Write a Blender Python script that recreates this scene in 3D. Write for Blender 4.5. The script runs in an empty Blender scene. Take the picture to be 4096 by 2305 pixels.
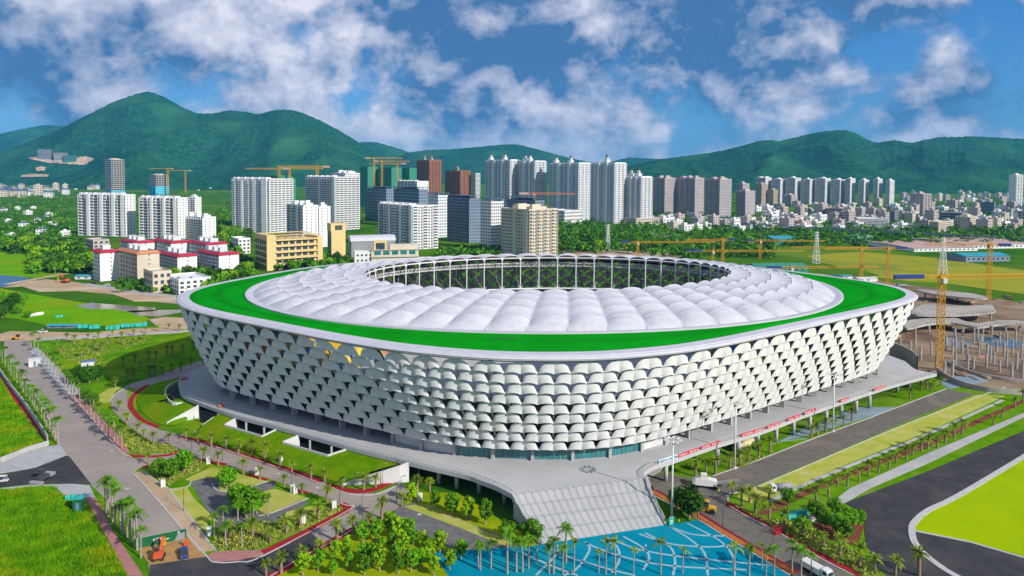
import bpy, bmesh, math, random
import numpy as np
from mathutils import Vector, Matrix, noise
RND = random.Random(11)
sc = bpy.context.scene
COL = sc.collection
rad = math.radians

# ------------------------------------------------------------------ camera
F_PX, YH, PITCH, ROLL, CAM_H = 1740.0, 437.0, rad(2.5), rad(0.35), 90.0   # focal length and horizon in units of a 2576 wide picture
YC = YH + F_PX * math.tan(PITCH)
sc.cycles.max_bounces = 5; sc.cycles.diffuse_bounces = 2; sc.cycles.glossy_bounces = 2; sc.cycles.transparent_max_bounces = 4; sc.cycles.volume_bounces = 0
cam_d = bpy.data.cameras.new('camera')
cam = bpy.data.objects.new('camera', cam_d); COL.objects.link(cam)
cam.matrix_world = Matrix.Translation((0, 0, CAM_H)) @ Matrix.Rotation(rad(90) - PITCH, 4, 'X') @ Matrix.Rotation(ROLL, 4, 'Z')
cam_d.sensor_width = 36.0
cam_d.lens = 36.0 * F_PX / 2576.0
cam_d.shift_y = -(724.8 - YC) / 2576.0
cam_d.clip_start = 1.0
cam_d.clip_end = 60000.0
sc.camera = cam

# ------------------------------------------------------------------ sky and sun
SUN_EL, SUN_AZ = rad(30), rad(128)          # azimuth clockwise from +Y: the sun stands behind the camera to the right
sun_dir = Vector((math.sin(SUN_AZ) * math.cos(SUN_EL), math.cos(SUN_AZ) * math.cos(SUN_EL), math.sin(SUN_EL)))
sd = bpy.data.lights.new('sun', 'SUN'); sd.energy = 3.8; sd.angle = rad(0.53); sd.color = (1.0, 0.94, 0.84)
sun = bpy.data.objects.new('sun', sd); COL.objects.link(sun)
sun.rotation_euler = (-sun_dir).to_track_quat('-Z', 'Y').to_euler()
sun.location = (300, -300, 600)

world = bpy.data.worlds.new('World'); sc.world = world; world.use_nodes = True
wn, wl = world.node_tree.nodes, world.node_tree.links
wn.clear()
def N(t, **kw):
    n = wn.new(t)
    for k, v in kw.items(): setattr(n, k, v)
    return n
def wmath(op, a, b=None, clamp=False):
    n = N('ShaderNodeMath', operation=op); n.use_clamp = clamp
    for i, v in enumerate((a, b)):
        if v is None: continue
        if isinstance(v, (int, float)): n.inputs[i].default_value = v
        else: wl.new(v, n.inputs[i])
    return n.outputs[0]
def wvec(op, a, b=None, s=None):
    n = N('ShaderNodeVectorMath', operation=op)
    for i, v in enumerate((a, b)):
        if v is None: continue
        if isinstance(v, (tuple, list)): n.inputs[i].default_value = v
        else: wl.new(v, n.inputs[i])
    if s is not None: n.inputs['Scale'].default_value = s
    return n
def wramp(v, a, b, lo=0.0, hi=1.0):
    n = N('ShaderNodeMapRange', interpolation_type='SMOOTHSTEP'); wl.new(v, n.inputs[0])
    for i, q in zip((1, 2, 3, 4), (a, b, lo, hi)): n.inputs[i].default_value = q
    return n.outputs[0]
def wmix(f, a, b):
    n = N('ShaderNodeMix', data_type='RGBA'); 
    if isinstance(f, (int, float)): n.inputs[0].default_value = f
    else: wl.new(f, n.inputs[0])
    for i, v in ((6, a), (7, b)):
        if isinstance(v, tuple): n.inputs[i].default_value = v + (1,)
        else: wl.new(v, n.inputs[i])
    return n.outputs[2]
sky = N('ShaderNodeTexSky', sky_type='NISHITA'); sky.sun_disc = False
sky.sun_elevation = SUN_EL; sky.sun_rotation = SUN_AZ
sky.altitude = 90; sky.air_density = 1.0; sky.dust_density = 0.3; sky.ozone_density = 4.0
tc = N('ShaderNodeTexCoord')
D0 = wvec('NORMALIZE', tc.outputs['Generated']).outputs[0]
def skydir(px, py):            # direction of a point of the sky, from its place in the picture
    u, v = (px - 1288) / F_PX, (py - YC) / F_PX
    return Vector((u, math.cos(PITCH) - v * math.sin(PITCH), -math.sin(PITCH) - v * math.cos(PITCH))).normalized()
def cloud_density(offset):
    p = wvec('ADD', D0, tuple(offset)).outputs[0]
    p = wvec('MULTIPLY', p, (1.0, 1.0, 1.25)).outputs[0]
    w = N('ShaderNodeTexNoise'); w.inputs['Scale'].default_value = 9.0; w.inputs['Detail'].default_value = 1
    wl.new(p, w.inputs['Vector'])
    wv = wvec('SCALE', wvec('SUBTRACT', w.outputs['Color'], (0.5, 0.5, 0.5)).outputs[0], s=0.03).outputs[0]
    p = wvec('ADD', p, wv).outputs[0]
    n1 = N('ShaderNodeTexNoise'); n1.inputs['Scale'].default_value = 5.2; n1.inputs['Detail'].default_value = 6; n1.inputs['Roughness'].default_value = 0.55
    wl.new(wvec('ADD', p, (3.1, 0.7, 5.2)).outputs[0], n1.inputs['Vector'])
    v1 = N('ShaderNodeTexNoise'); v1.inputs['Scale'].default_value = 12.0; v1.inputs['Detail'].default_value = 4.0; v1.inputs['Roughness'].default_value = 0.55; wl.new(p, v1.inputs['Vector'])
    bil = wmath('ABSOLUTE', wmath('SUBTRACT', v1.outputs[0], 0.5))
    return wmath('ADD', n1.outputs[0], wmath('MULTIPLY', wmath('SUBTRACT', bil, 0.07), 0.62))
dA = cloud_density((0, 0, 0))
dB = cloud_density((0.022, -0.004, 0.030))
# where the sky of the photograph is full of cloud and where it opens
bias = None
for px, py, r, amp in ((650, 120, 0.22, .10), (1150, 130, 0.15, .11), (230, 60, .17, .10), (1620, 60, 0.17, .17), (1900, 70, 0.15, .12), (300, 260, .12, .05),
                       (2020, 220, .075, .16), (2400, 190, .07, .22), (2330, 330, .12, .04), (1810, 220, .05, .12), (1350, 300, .22, .07),
                       (2480, 60, .13, -.26), (2230, 110, .07, -.16), (1560, 165, .10, -.08), (880, 270, .06, -.15), (60, 320, .06, -.12), (1230, 70, .04, -.20), (1700, 350, .09, -.05)):
    d = wvec('DISTANCE', D0, tuple(skydir(px, py))).outputs['Value']
    b = wmath('MULTIPLY', wramp(d, 0.0, r, 1.0, 0.0), amp)
    bias = b if bias is None else wmath('ADD', bias, b)
dens = wmath('ADD', dA, bias)
mask = wramp(dens, 0.29, 0.49)
lit = wmath('SUBTRACT', dA, dB)
big = N('ShaderNodeTexNoise'); big.inputs['Scale'].default_value = 3.0; big.inputs['Detail'].default_value = 2; wl.new(D0, big.inputs['Vector'])
shade = wmath('ADD', wmath('MULTIPLY', lit, 3.6), wmath('MULTIPLY', wmath('SUBTRACT', big.outputs[0], 0.5), 1.2))
for px, py, r, amp in ((1650, 40, .17, .34), (1350, 110, .08, .30), (1950, 60, .12, .22), (60, 240, .14, .20), (650, 260, .12, .16), (2520, 230, .08, .30), (250, 40, .10, -.10), (800, 100, .09, -.20), (1080, 140, .08, -.18), (2390, 150, .07, -.22), (2080, 190, .06, -.20), (1800, 210, .05, -.15)):
    shade = wmath('SUBTRACT', shade, wmath('MULTIPLY', wramp(wvec('DISTANCE', D0, tuple(skydir(px, py))).outputs['Value'], 0.0, r, 1.0, 0.0), amp))
thick = wramp(dens, 0.55, 0.85)
shade = wmath('SUBTRACT', wmath('ADD', shade, 0.36), wmath('MULTIPLY', thick, 0.28), clamp=True)
cl = wmix(shade, (0.45, 1.25, 2.8), (6.2, 6.1, 6.9))
sep = N('ShaderNodeSeparateXYZ'); wl.new(D0, sep.inputs[0])
low = wramp(sep.outputs[2], -0.01, 0.08, 0.60, 0.97)          # cloud thins into the haze near the horizon
blue = wmix(wramp(sep.outputs[2], -0.02, 0.30), (0.50, 2.15, 4.4), (0.08, 1.25, 3.9))
tint = wmix(0.62, wvec('MULTIPLY', sky.outputs[0], (0.5, 0.75, 1.0)).outputs[0], blue)
col = wmix(wmath('MULTIPLY', mask, low), tint, cl)
bg = N('ShaderNodeBackground'); bg.inputs['Strength'].default_value = 0.10
wl.new(col, bg.inputs[0])
world.cycles.sampling_method = 'MANUAL'; world.cycles.sample_map_resolution = 256
wo = N('ShaderNodeOutputWorld'); wl.new(bg.outputs[0], wo.inputs[0])
vs = sc.view_settings; vs.view_transform = 'Standard'; vs.look = 'None'; vs.gamma = 1.0; vs.use_curve_mapping = False; vs.exposure = 0.5

# ------------------------------------------------------------------ picture units to the ground
def G(x, y, z=0.0):
    u, v = x - 1288.0, y - YC
    ur = u * math.cos(ROLL) + v * math.sin(ROLL); vr = -u * math.sin(ROLL) + v * math.cos(ROLL)
    d = (ur / F_PX, math.cos(PITCH) - vr / F_PX * math.sin(PITCH), -math.sin(PITCH) - vr / F_PX * math.cos(PITCH))
    t = (z - CAM_H) / d[2]
    return Vector((d[0] * t, d[1] * t, z))
def P(p):
    dx, dy, dz = p[0], p[1], p[2] - CAM_H
    zc = dy * math.cos(PITCH) - dz * math.sin(PITCH); vc = -dy * math.sin(PITCH) - dz * math.cos(PITCH)
    ur, vr = F_PX * dx / zc, F_PX * vc / zc
    return 1288 + ur * math.cos(ROLL) - vr * math.sin(ROLL), YC + ur * math.sin(ROLL) + vr * math.cos(ROLL)
def top_z(p, ytop):
    lo, hi = -50.0, 2500.0
    for _ in range(50):
        m = (lo + hi) / 2
        if P((p[0], p[1], m))[1] > ytop: lo = m
        else: hi = m
    return lo
def win(x0, y0, k):
    return lambda pts: [((x0 + a / k) * 2576 / 4096, (y0 + b / k) * 2576 / 4096) for a, b in pts]
K2, K1 = 2576 / 1024, 1456 / 1024
q3 = win(0, 1152, 2576 / 2048); q4 = win(2048, 1152, 2576 / 2048)
wDL = win(680, 1400, K2); wDC = win(1600, 1400, K2); wDR = win(2500, 1400, K2); wST = win(1800, 1720, K2); wSR = win(3072, 1000, K2)
wL = win(0, 1100, K1); wLB = win(0, 1700, K1); wMB = win(900, 1729, K1); wRB = win(2500, 1729, K1); wRR = win(3072, 1729, K1)
wCA = win(0, 560, K2); wCB = win(880, 600, K2); wCC = win(1700, 560, K2); wCD = win(2600, 560, K1); wCE = win(3072, 640, K1)
def GG(pts, z=0.0): return [G(x, y, z) for x, y in pts]

# ------------------------------------------------------------------ materials
MATS = {}
NOSPEC = set('asphalt asphalt_new asphalt_brown red_paving pink_paving orange_paving grass_paver dark_paver lawn lawn_bright berm_lawn rough_grass orchard_grass country field meadow dirt mud soil_red ochre plaza_blue plaza_grey deck concrete raw_concrete green_roof trunk trunk_pale shrub forest blade'.split())
def mat(name, c1, c2=None, scale=1.0, rough=0.8, bump=0.0, spec=0.3, metal=0.0, detail=4.0, c3=None, scale3=0.05, rand=0.0, bscale=None, aniso=None, coord='world', lo=.38, hi=.62, trans=0.0, bdist=0.1):
    m = bpy.data.materials.new(name); m.use_nodes = True
    nt = m.node_tree; n = nt.nodes; l = nt.links
    if name in NOSPEC: spec = 0.0
    b = n['Principled BSDF']; b.inputs['Roughness'].default_value = rough; b.inputs['Specular IOR Level'].default_value = spec; b.inputs['Metallic'].default_value = metal
    if coord == 'world': src = n.new('ShaderNodeNewGeometry').outputs['Position']
    else: src = n.new('ShaderNodeTexCoord').outputs['Object']
    if aniso:
        mp = n.new('ShaderNodeMapping'); mp.inputs['Scale'].default_value = aniso; l.new(src, mp.inputs[0]); src = mp.outputs[0]
    def nz(s, d=detail):
        t = n.new('ShaderNodeTexNoise'); t.inputs['Scale'].default_value = s; t.inputs['Detail'].default_value = d; l.new(src, t.inputs['Vector']); return t.outputs[0]
    def ramp(v, a, bb):
        t = n.new('ShaderNodeMapRange'); l.new(v, t.inputs[0]); t.inputs[1].default_value = a; t.inputs[2].default_value = bb; return t.outputs[0]
    def mix(f, a, bb):
        t = n.new('ShaderNodeMix'); t.data_type = 'RGBA'; l.new(f, t.inputs[0])
        for i, v in ((6, a), (7, bb)):
            if isinstance(v, tuple): t.inputs[i].default_value = v + (1,)
            else: l.new(v, t.inputs[i])
        return t.outputs[2]
    cur = c1
    if c2: cur = mix(ramp(nz(scale), lo, hi), c1, c2)
    if c3: cur = mix(ramp(nz(scale3, 3.0), .5, .68), cur, c3)
    if rand:
        oi = n.new('ShaderNodeObjectInfo'); h = n.new('ShaderNodeHueSaturation')
        mr = n.new('ShaderNodeMapRange'); l.new(oi.outputs['Random'], mr.inputs[0]); mr.inputs[3].default_value = 1 - rand; mr.inputs[4].default_value = 1 + rand
        l.new(mr.outputs[0], h.inputs['Value'])
        if isinstance(cur, tuple): h.inputs['Color'].default_value = cur + (1,)
        else: l.new(cur, h.inputs['Color'])
        cur = h.outputs[0]
    if isinstance(cur, tuple): b.inputs['Base Color'].default_value = cur + (1,)
    else: l.new(cur, b.inputs['Base Color'])
    if bump:
        bp = n.new('ShaderNodeBump'); bp.inputs['Strength'].default_value = bump; bp.inputs['Distance'].default_value = bdist
        l.new(nz(bscale or scale * 2), bp.inputs['Height']); l.new(bp.outputs[0], b.inputs['Normal'])
    if trans:
        b.inputs['Transmission Weight'].default_value = trans
    MATS[name] = m
    return m
mat('asphalt', (.29, .255, .235), (.33, .285, .255), .35, .85, .2, c3=(.36, .31, .265), scale3=.06, bscale=3)
mat('asphalt_new', (.050, .050, .056), (.066, .063, .066), .3, .8, .25, c3=(.082, .078, .076), scale3=.08, bscale=3, aniso=(1, 1, 1))
mat('asphalt_brown', (.135, .125, .112), (.165, .15, .13), .5, .85, .2, c3=(.20, .175, .145), scale3=.09, bscale=3)
mat('kerb', (.52, .51, .49), (.44, .43, .41), .8, .8)
mat('red_paving', (.36, .030, .036), (.27, .024, .030), 1.2, .8, .1)
mat('pink_paving', (.44, .20, .19), (.36, .17, .16), .9, .8, .1)
mat('orange_paving', (.50, .15, .035), (.42, .12, .03), 1.0, .8, .1)
mat('grass_paver', (.42, .42, .09), (.34, .38, .055), .22, .9, .3, c3=(.47, .44, .15), scale3=.12, bscale=2.5)
mat('dark_paver', (.13, .13, .135), (.18, .175, .17), .5, .85, .2, bscale=2.5)
mat('lawn', (.085, .215, .002), (.125, .275, .003), .25, .95, .5, c3=(.16, .26, .03), scale3=.05, bscale=2.2)
mat('lawn_bright', (.29, .42, .001), (.34, .46, .001), .09, .95, .3, c3=(.25, .39, .001), scale3=.04, bscale=2.5)
mat('berm_lawn', (.085, .21, .001), (.125, .255, .002), .35, .95, .6, c3=(.17, .235, .004), scale3=.08, bscale=2.0)
mat('rough_grass', (.06, .19, .003), (.115, .275, .004), .12, .95, .7, c3=(.21, .29, .006), scale3=.03, bscale=1.2)
mat('orchard_grass', (.26, .34, .003), (.31, .36, .006), .2, .95, .5, c3=(.17, .28, .004), scale3=.07, bscale=2.0)
mat('country', (.030, .12, .006), (.075, .19, .008), .015, .95, .6, c3=(.13, .21, .02), scale3=.004, bscale=.15)
mat('field', (.28, .29, .02), (.33, .32, .035), .02, .95, .4, c3=(.16, .22, .04), scale3=.011, bscale=.4)
mat('meadow', (.11, .31, .002), (.16, .37, .003), .03, .95, .5, c3=(.22, .30, .01), scale3=.02, bscale=.5)
mat('dirt', (.50, .36, .23), (.42, .30, .19), .08, .95, .3, c3=(.58, .46, .33), scale3=.03)
mat('mud', (.24, .17, .11), (.33, .24, .16), .07, .95, .3, c3=(.13, .09, .06), scale3=.03)
mat('soil_red', (.16, .060, .035), (.22, .085, .045), .8, .95, .5)
mat('ochre', (.45, .26, .09), (.36, .22, .10), .5, .95, .3)
mat('plaza_blue', (.002, .215, .33), (.004, .24, .355), .12, .65, .05, c3=(.010, .27, .35), scale3=.05)
mat('plaza_grey', (.20, .27, .33), (.24, .31, .36), .2, .7)
mat('plaza_line', (.33, .47, .53), (.28, .42, .50), .8, .7)
mat('white_line', (.62, .62, .60), (.5, .5, .48), .8, .8)
mat('concrete', (.43, .43, .43), (.37, .37, .37), .25, .8, .05, c3=(.46, .45, .44), scale3=.06)
mat('deck', (.46, .465, .47), (.42, .425, .43), .18, .75, .04, c3=(.49, .49, .49), scale3=.035)
mat('raw_concrete', (.36, .33, .29), (.46, .42, .37), .2, .9, .2, c3=(.27, .25, .22), scale3=.05)
mat('white_wall', (.66, .66, .65), (.56, .56, .55), .15, .7, .0)
mat('white_steel', (.72, .72, .73), None, rough=.45, spec=.5)
mat('grey_steel', (.32, .33, .34), None, rough=.5, spec=.5)
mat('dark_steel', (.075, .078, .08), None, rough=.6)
mat('scale', (.69, .69, .675), (.65, .65, .635), .9, .55, spec=.35, rand=.03)
mat('membrane', (.57, .565, .60), (.53, .525, .565), .25, .6, spec=.25, rand=.03, c3=(.50, .495, .53), scale3=.5)
mat('cap', (.56, .55, .60), (.51, .505, .55), .3, .6)
mat('green_roof', (.004, .265, .008), (.005, .295, .010), .12, .75, .0, c3=(.005, .24, .008), scale3=.05, spec=.15)
mat('green_seam', (.006, .13, .012), None, rough=.8)
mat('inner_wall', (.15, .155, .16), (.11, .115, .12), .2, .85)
mat('glass_teal', (.02, .15, .17), (.03, .21, .22), .3, .12, spec=.7)
mat('painted_shade', (.02, .021, .023), None, rough=.9)  # near-black paint standing in for shade inside wells and tunnel
mat('blue_fascia', (.40, .43, .46), (.35, .38, .41), .3, .7)
mat('water', (.05, .11, .16), (.06, .14, .20), .02, .12, spec=.6)
mat('water_mud', (.22, .20, .15), (.28, .25, .18), .05, .15, spec=.5)
mat('trunk', (.23, .17, .11), (.30, .23, .15), 2.0, .9)
mat('trunk_pale', (.36, .32, .27), (.29, .25, .20), 2.0, .9)
mat('palm_leaf', (.055, .17, .006), (.11, .24, .008), 1.5, .6, rand=.35, spec=.08, coord='obj')
mat('date_leaf', (.12, .20, .010), (.20, .27, .015), 1.5, .6, rand=.35, spec=.08, coord='obj')
mat('leaf', (.06, .21, .004), (.12, .30, .006), 1.1, .65, rand=.35, spec=.08, coord='obj')
mat('leaf_dark', (.022, .095, .006), (.055, .15, .008), .8, .65, rand=.35, spec=.05, coord='obj')
mat('leaf_lime', (.16, .34, .004), (.23, .40, .006), 1.2, .65, rand=.25, spec=.08, coord='obj')
mat('shrub', (.16, .25, .03), (.28, .33, .045), 1.0, .8, .5, c3=(.10, .20, .02), scale3=.4)
mat('forest', (.004, .040, .020), (.022, .115, .038), .030, .95, 1.0, c3=(.030, .125, .036), scale3=.0025, bscale=.045, bdist=9.0, detail=8, lo=.3, hi=.7)
mat('rail', (.50, .51, .52), None, rough=.5)
mat('yellow_crane', (.62, .32, .012), (.52, .26, .012), .5, .6)
mat('crane_blue', (.02, .05, .22), None, rough=.5)

# ------------------------------------------------------------------ mesh helpers
def mesh_np(name, V, Fc, smooth=False):
    me = bpy.data.meshes.new(name); me.from_pydata([tuple(v) for v in V], [], [tuple(f) for f in Fc])
    if smooth: me.polygons.foreach_set('use_smooth', [True] * len(me.polygons))
    return me
class MB:
    def __init__(s): s.v = []; s.f = []; s.m = []; s.cur = 0
    def add(s, vs, fs):
        o = len(s.v); s.v += [tuple(v) for v in vs]
        for f in fs: s.f.append(tuple(i + o for i in f)); s.m.append(s.cur)
    def box(s, x0, x1, y0, y1, z0, z1):
        s.add([(x0, y0, z0), (x1, y0, z0), (x1, y1, z0), (x0, y1, z0), (x0, y0, z1), (x1, y0, z1), (x1, y1, z1), (x0, y1, z1)],
              [(0, 3, 2, 1), (4, 5, 6, 7), (0, 1, 5, 4), (1, 2, 6, 5), (2, 3, 7, 6), (3, 0, 4, 7)])
    def obox(s, c, ax, ay, az):           # centre and three half-axis vectors
        c, ax, ay, az = map(Vector, (c, ax, ay, az)); vs = []
        for k in (-1, 1):
            for i, j in ((-1, -1), (1, -1), (1, 1), (-1, 1)): vs.append(c + ax * i + ay * j + az * k)
        s.add(vs, [(0, 3, 2, 1), (4, 5, 6, 7), (0, 1, 5, 4), (1, 2, 6, 5), (2, 3, 7, 6), (3, 0, 4, 7)])
    def bar(s, a, b, w, h=None):          # square bar between two points
        a, b = Vector(a), Vector(b); d = (b - a); L = d.length
        if L < 1e-6: return
        d.normalize(); up = Vector((0, 0, 1)) if abs(d.z) < .95 else Vector((1, 0, 0))
        x = d.cross(up).normalized(); y = x.cross(d)
        s.obox((a + b) / 2, d * L / 2, x * w / 2, y * (h or w) / 2)
    def tube(s, a, b, r0, r1=None, n=8, cap=True):
        a, b = Vector(a), Vector(b); r1 = r0 if r1 is None else r1
        d = (b - a).normalized(); up = Vector((0, 0, 1)) if abs(d.z) < .95 else Vector((1, 0, 0))
        x = d.cross(up).normalized(); y = d.cross(x); vs = []
        for p, r in ((a, r0), (b, r1)):
            for i in range(n):
                t = 2 * math.pi * i / n; vs.append(p + x * r * math.cos(t) + y * r * math.sin(t))
        fs = [(i, (i + 1) % n, n + (i + 1) % n, n + i) for i in range(n)]
        if cap: fs += [tuple(range(n - 1, -1, -1)), tuple(range(n, 2 * n))]
        s.add(vs, fs)
    def prism(s, poly, z0, z1, bottom=False):
        n = len(poly)
        a = sum(poly[i][0] * poly[(i + 1) % n][1] - poly[(i + 1) % n][0] * poly[i][1] for i in range(n))
        if a < 0: poly = poly[::-1]
        vs = [(p[0], p[1], z0) for p in poly] + [(p[0], p[1], z1) for p in poly]
        fs = [tuple(range(n, 2 * n))] + [(i, (i + 1) % n, n + (i + 1) % n, n + i) for i in range(n)]
        if bottom: fs.append(tuple(range(n - 1, -1, -1)))
        s.add(vs, fs)
    def strip(s, A, B, closed=False):
        n = len(A); vs = list(A) + list(B); m = n if closed else n - 1
        s.add(vs, [(i, (i + 1) % n, n + (i + 1) % n, n + i) for i in range(m)])
    def mesh(s, name, mats, smooth=False):
        me = mesh_np(name, s.v, s.f, smooth)
        for mm in (mats if isinstance(mats, (list, tuple)) else [mats]): me.materials.append(MATS[mm] if isinstance(mm, str) else mm)
        if any(s.m): me.polygons.foreach_set('material_index', s.m)
        return me
    def build(s, name, mats, parent=None, smooth=False):
        return put(name, s.mesh(name, mats, smooth), parent)
def put(name, me, parent=None, mw=None):
    o = bpy.data.objects.new(name, me); COL.objects.link(o)
    if parent is not None: o.parent = parent
    if mw is not None: o.matrix_local = mw
    return o
def tag(o, label=None, cat=None, group=None, kind=None):
    if label: o['label'] = label
    if cat: o['category'] = cat
    if group: o['group'] = group
    if kind: o['kind'] = kind
    return o
def empty(name, label, cat, loc=(0, 0, 0), rz=0.0, group=None):
    o = bpy.data.objects.new(name, None); COL.objects.link(o); o.empty_display_size = .1
    o.location = loc; o.rotation_euler = (0, 0, rz)
    return tag(o, label, cat, group)
def smooth_poly(pts, n=6, closed=False):        # Catmull-Rom through 2-D or 3-D points
    P_ = [Vector(p) for p in pts]; m = len(P_); out = []
    rng = range(m) if closed else range(m - 1)
    for i in rng:
        if closed: a, b, c, d = P_[i - 1], P_[i], P_[(i + 1) % m], P_[(i + 2) % m]
        else: a, b, c, d = P_[max(i - 1, 0)], P_[i], P_[i + 1], P_[min(i + 2, m - 1)]
        for k in range(n):
            t = k / n
            out.append(.5 * ((2 * b) + (c - a) * t + (2 * a - 5 * b + 4 * c - d) * t * t + (3 * b - a - 3 * c + d) * t ** 3))
    if not closed: out.append(P_[-1])
    return out
def resample(pts, step):
    pts = [Vector(p) for p in pts]; out = [pts[0]]; acc = 0.0
    for a, b in zip(pts, pts[1:]):
        L = (b - a).length
        while acc + L >= step:
            t = (step - acc) / L; a = a + (b - a) * t; out.append(a.copy()); L = (b - a).length; acc = 0.0
        acc += L
    return out
def normals2d(pts, closed=False):
    n = len(pts); out = []
    for i in range(n):
        a = pts[(i - 1) % n] if closed or i else pts[0]; b = pts[(i + 1) % n] if closed or i < n - 1 else pts[-1]
        d = Vector((b[0] - a[0], b[1] - a[1], 0)); d.normalize(); out.append(Vector((d.y, -d.x, 0)))
    return out
def area(name, pts, z, m, kind='structure', label=None, sm=0):
    """one flat sheet of the ground, with a skirt so that it is a slab and not a card"""
    w = GG(pts, 0.0)
    if sm: w = smooth_poly(w, sm, True)
    mb = MB(); mb.prism([(p.x, p.y) for p in w], -.2, z)
    o = mb.build(name, m); tag(o, label, None, None, kind)
    bm = bmesh.new(); bm.from_mesh(o.data); bmesh.ops.triangulate(bm, faces=[f for f in bm.faces if len(f.verts) > 4]); bm.to_mesh(o.data); bm.free()
    return o
def ribbon(name, pts, width, z0, z1, m, parent=None, sm=4, kind='structure', closed=False):
    w = GG(pts, 0.0) if len(pts[0]) == 2 else [Vector(p) for p in pts]
    if sm: w = smooth_poly(w, sm, closed)
    nn = normals2d(w, closed); h = width / 2
    A = [(p.x - k.x * h, p.y - k.y * h, z1) for p, k in zip(w, nn)]; B = [(p.x + k.x * h, p.y + k.y * h, z1) for p, k in zip(w, nn)]
    mb = MB(); mb.strip(A, B, closed)
    mb.strip([(x, y, z0) for x, y, z in A], A, closed); mb.strip(B, [(x, y, z0) for x, y, z in B], closed)
    return tag(mb.build(name, m, parent), None, None, None, kind if parent is None else None)
ORD = ['first', 'second', 'third', 'fourth', 'fifth', 'sixth', 'seventh', 'eighth', 'ninth', 'tenth', 'eleventh', 'twelfth', 'thirteenth', 'fourteenth', 'fifteenth', 'sixteenth',
       'seventeenth', 'eighteenth', 'nineteenth', 'twentieth', 'twenty-first', 'twenty-second', 'twenty-third', 'twenty-fourth', 'twenty-fifth', 'twenty-sixth', 'twenty-seventh', 'twenty-eighth', 'twenty-ninth', 'thirtieth']

# ================================================================== ground
gm = MB(); S_ = 14000.0
gm.add([(-S_, -900, -.25), (S_, -900, -.25), (S_, S_, -.25), (-S_, S_, -.25)], [(0, 1, 2, 3)])
tag(gm.build('ground', 'country'), 'green open country running to the foot of the hills', None, None, 'structure')

# ================================================================== stadium
C0 = Vector((17.0, 300.0, 0))
stadium = empty('stadium', 'white oval stadium with scalloped scale facade, green rim and billowing membrane roof', 'stadium', (C0.x, C0.y, 0))
def spart(name, mb, m, parent=None, smooth=False):           # a part given in world coordinates
    mb.v = [(a - C0.x, b - C0.y, c) for a, b, c in mb.v]
    return mb.build(name, m, parent or stadium, smooth)
def ring_fit(pts, sig=6.0):                     # smooth convex outline through traced points, as radius against angle
    q = sorted(set((round(p[0], 3), round(p[1], 3)) for p in pts))
    def half(pp):
        h = []
        for p in pp:
            while len(h) > 1 and (h[-1][0] - h[-2][0]) * (p[1] - h[-2][1]) - (h[-1][1] - h[-2][1]) * (p[0] - h[-2][0]) <= 0: h.pop()
            h.append(p)
        return h[:-1]
    hull = half(q) + half(q[::-1])
    L = [Vector((x, y, 0)) for x, y in hull]; L.append(L[0])
    d = np.array([(p.x - C0.x, p.y - C0.y) for p in resample(L, 1.0)])
    ph = np.arctan2(d[:, 1], d[:, 0]); o = np.argsort(ph); ph = ph[o]; r = np.hypot(d[:, 0], d[:, 1])[o]
    gp = np.linspace(-np.pi, np.pi, 721)[:-1]
    rr = np.interp(gp, np.r_[ph - 2 * np.pi, ph, ph + 2 * np.pi], np.r_[r, r, r])
    k = np.exp(-.5 * (np.arange(-40, 41) * .5 / sig) ** 2); k /= k.sum()
    rr = np.convolve(np.r_[rr[-40:], rr, rr[:40]], k, 'valid')
    gx, rx = np.r_[gp, np.pi], np.r_[rr, rr[0]]
    def R_(phi): return np.interp((np.atleast_1d(np.asarray(phi, float)) + np.pi) % (2 * np.pi) - np.pi, gx, rx)
    def at(phi):
        phi = np.atleast_1d(np.asarray(phi, float)); q = R_(phi)
        return np.stack([C0.x + q * np.cos(phi), C0.y + q * np.sin(phi)], 1)
    at.r = R_
    return at
Z_RIM, Z_DECK = 40.5, 6.0
rim_px = win(680, 1000, K2)([(2200, 118), (2100, 122), (1700, 150), (1300, 200), (900, 270), (500, 345), (250, 410), (178, 470), (178, 485), (250, 555), (500, 620), (900, 690), (1300, 768), (1700, 848), (2100, 905)]) \
    + win(1600, 1000, K2)([(0, 945), (500, 995), (1000, 1030), (1500, 1037), (2000, 1030)]) \
    + win(2500, 1000, K2)([(0, 1010), (500, 965), (1000, 880), (1500, 775), (2000, 672)]) \
    + wSR([(500, 670), (1000, 580), (1300, 510), (1410, 470), (1380, 420), (1250, 375), (1000, 325), (700, 290), (400, 250), (0, 195)])
rim_pts = GG(rim_px, Z_RIM) + [Vector(p) for p in ((105, 386, 0), (62, 402, 0), (15, 408, 0), (-30, 401, 0))]
rim = ring_fit(rim_pts, 2.6)
col_px = wDL([(515, 420), (640, 490), (840, 545), (1045, 600), (1265, 655), (1500, 715), (1740, 780), (1990, 848)]) + wDC([(230, 990), (560, 1050), (940, 1085), (1335, 1100), (1735, 1100), (2105, 1070), (2420, 1010)]) \
    + wDR([(625, 875), (845, 805), (1040, 745), (1230, 685), (1570, 575), (1740, 520), (1890, 470), (2045, 425), (2195, 380), (2315, 335), (2450, 290), (2550, 250)])
col_pts = GG(col_px, Z_DECK)
full_cols = []
for a, b in zip(col_pts, col_pts[1:]):
    full_cols.append(a)
    if (b - a).length > 15: full_cols.append((a + b) / 2)
full_cols.append(col_pts[-1])
base = ring_fit(col_pts + [Vector((2 * C0.x - p.x, 2 * C0.y - p.y, 0)) for p in col_pts], 4.0)
NR = 264
PHI = np.linspace(0, 2 * np.pi, NR, endpoint=False)
def ringpts(fn, dr, z, phi=PHI):
    p = fn(phi); d = p - np.array([C0.x, C0.y]); d /= np.linalg.norm(d, axis=1)[:, None]; p = p + d * dr
    return [(a, b, z) for a, b in p]
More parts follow.
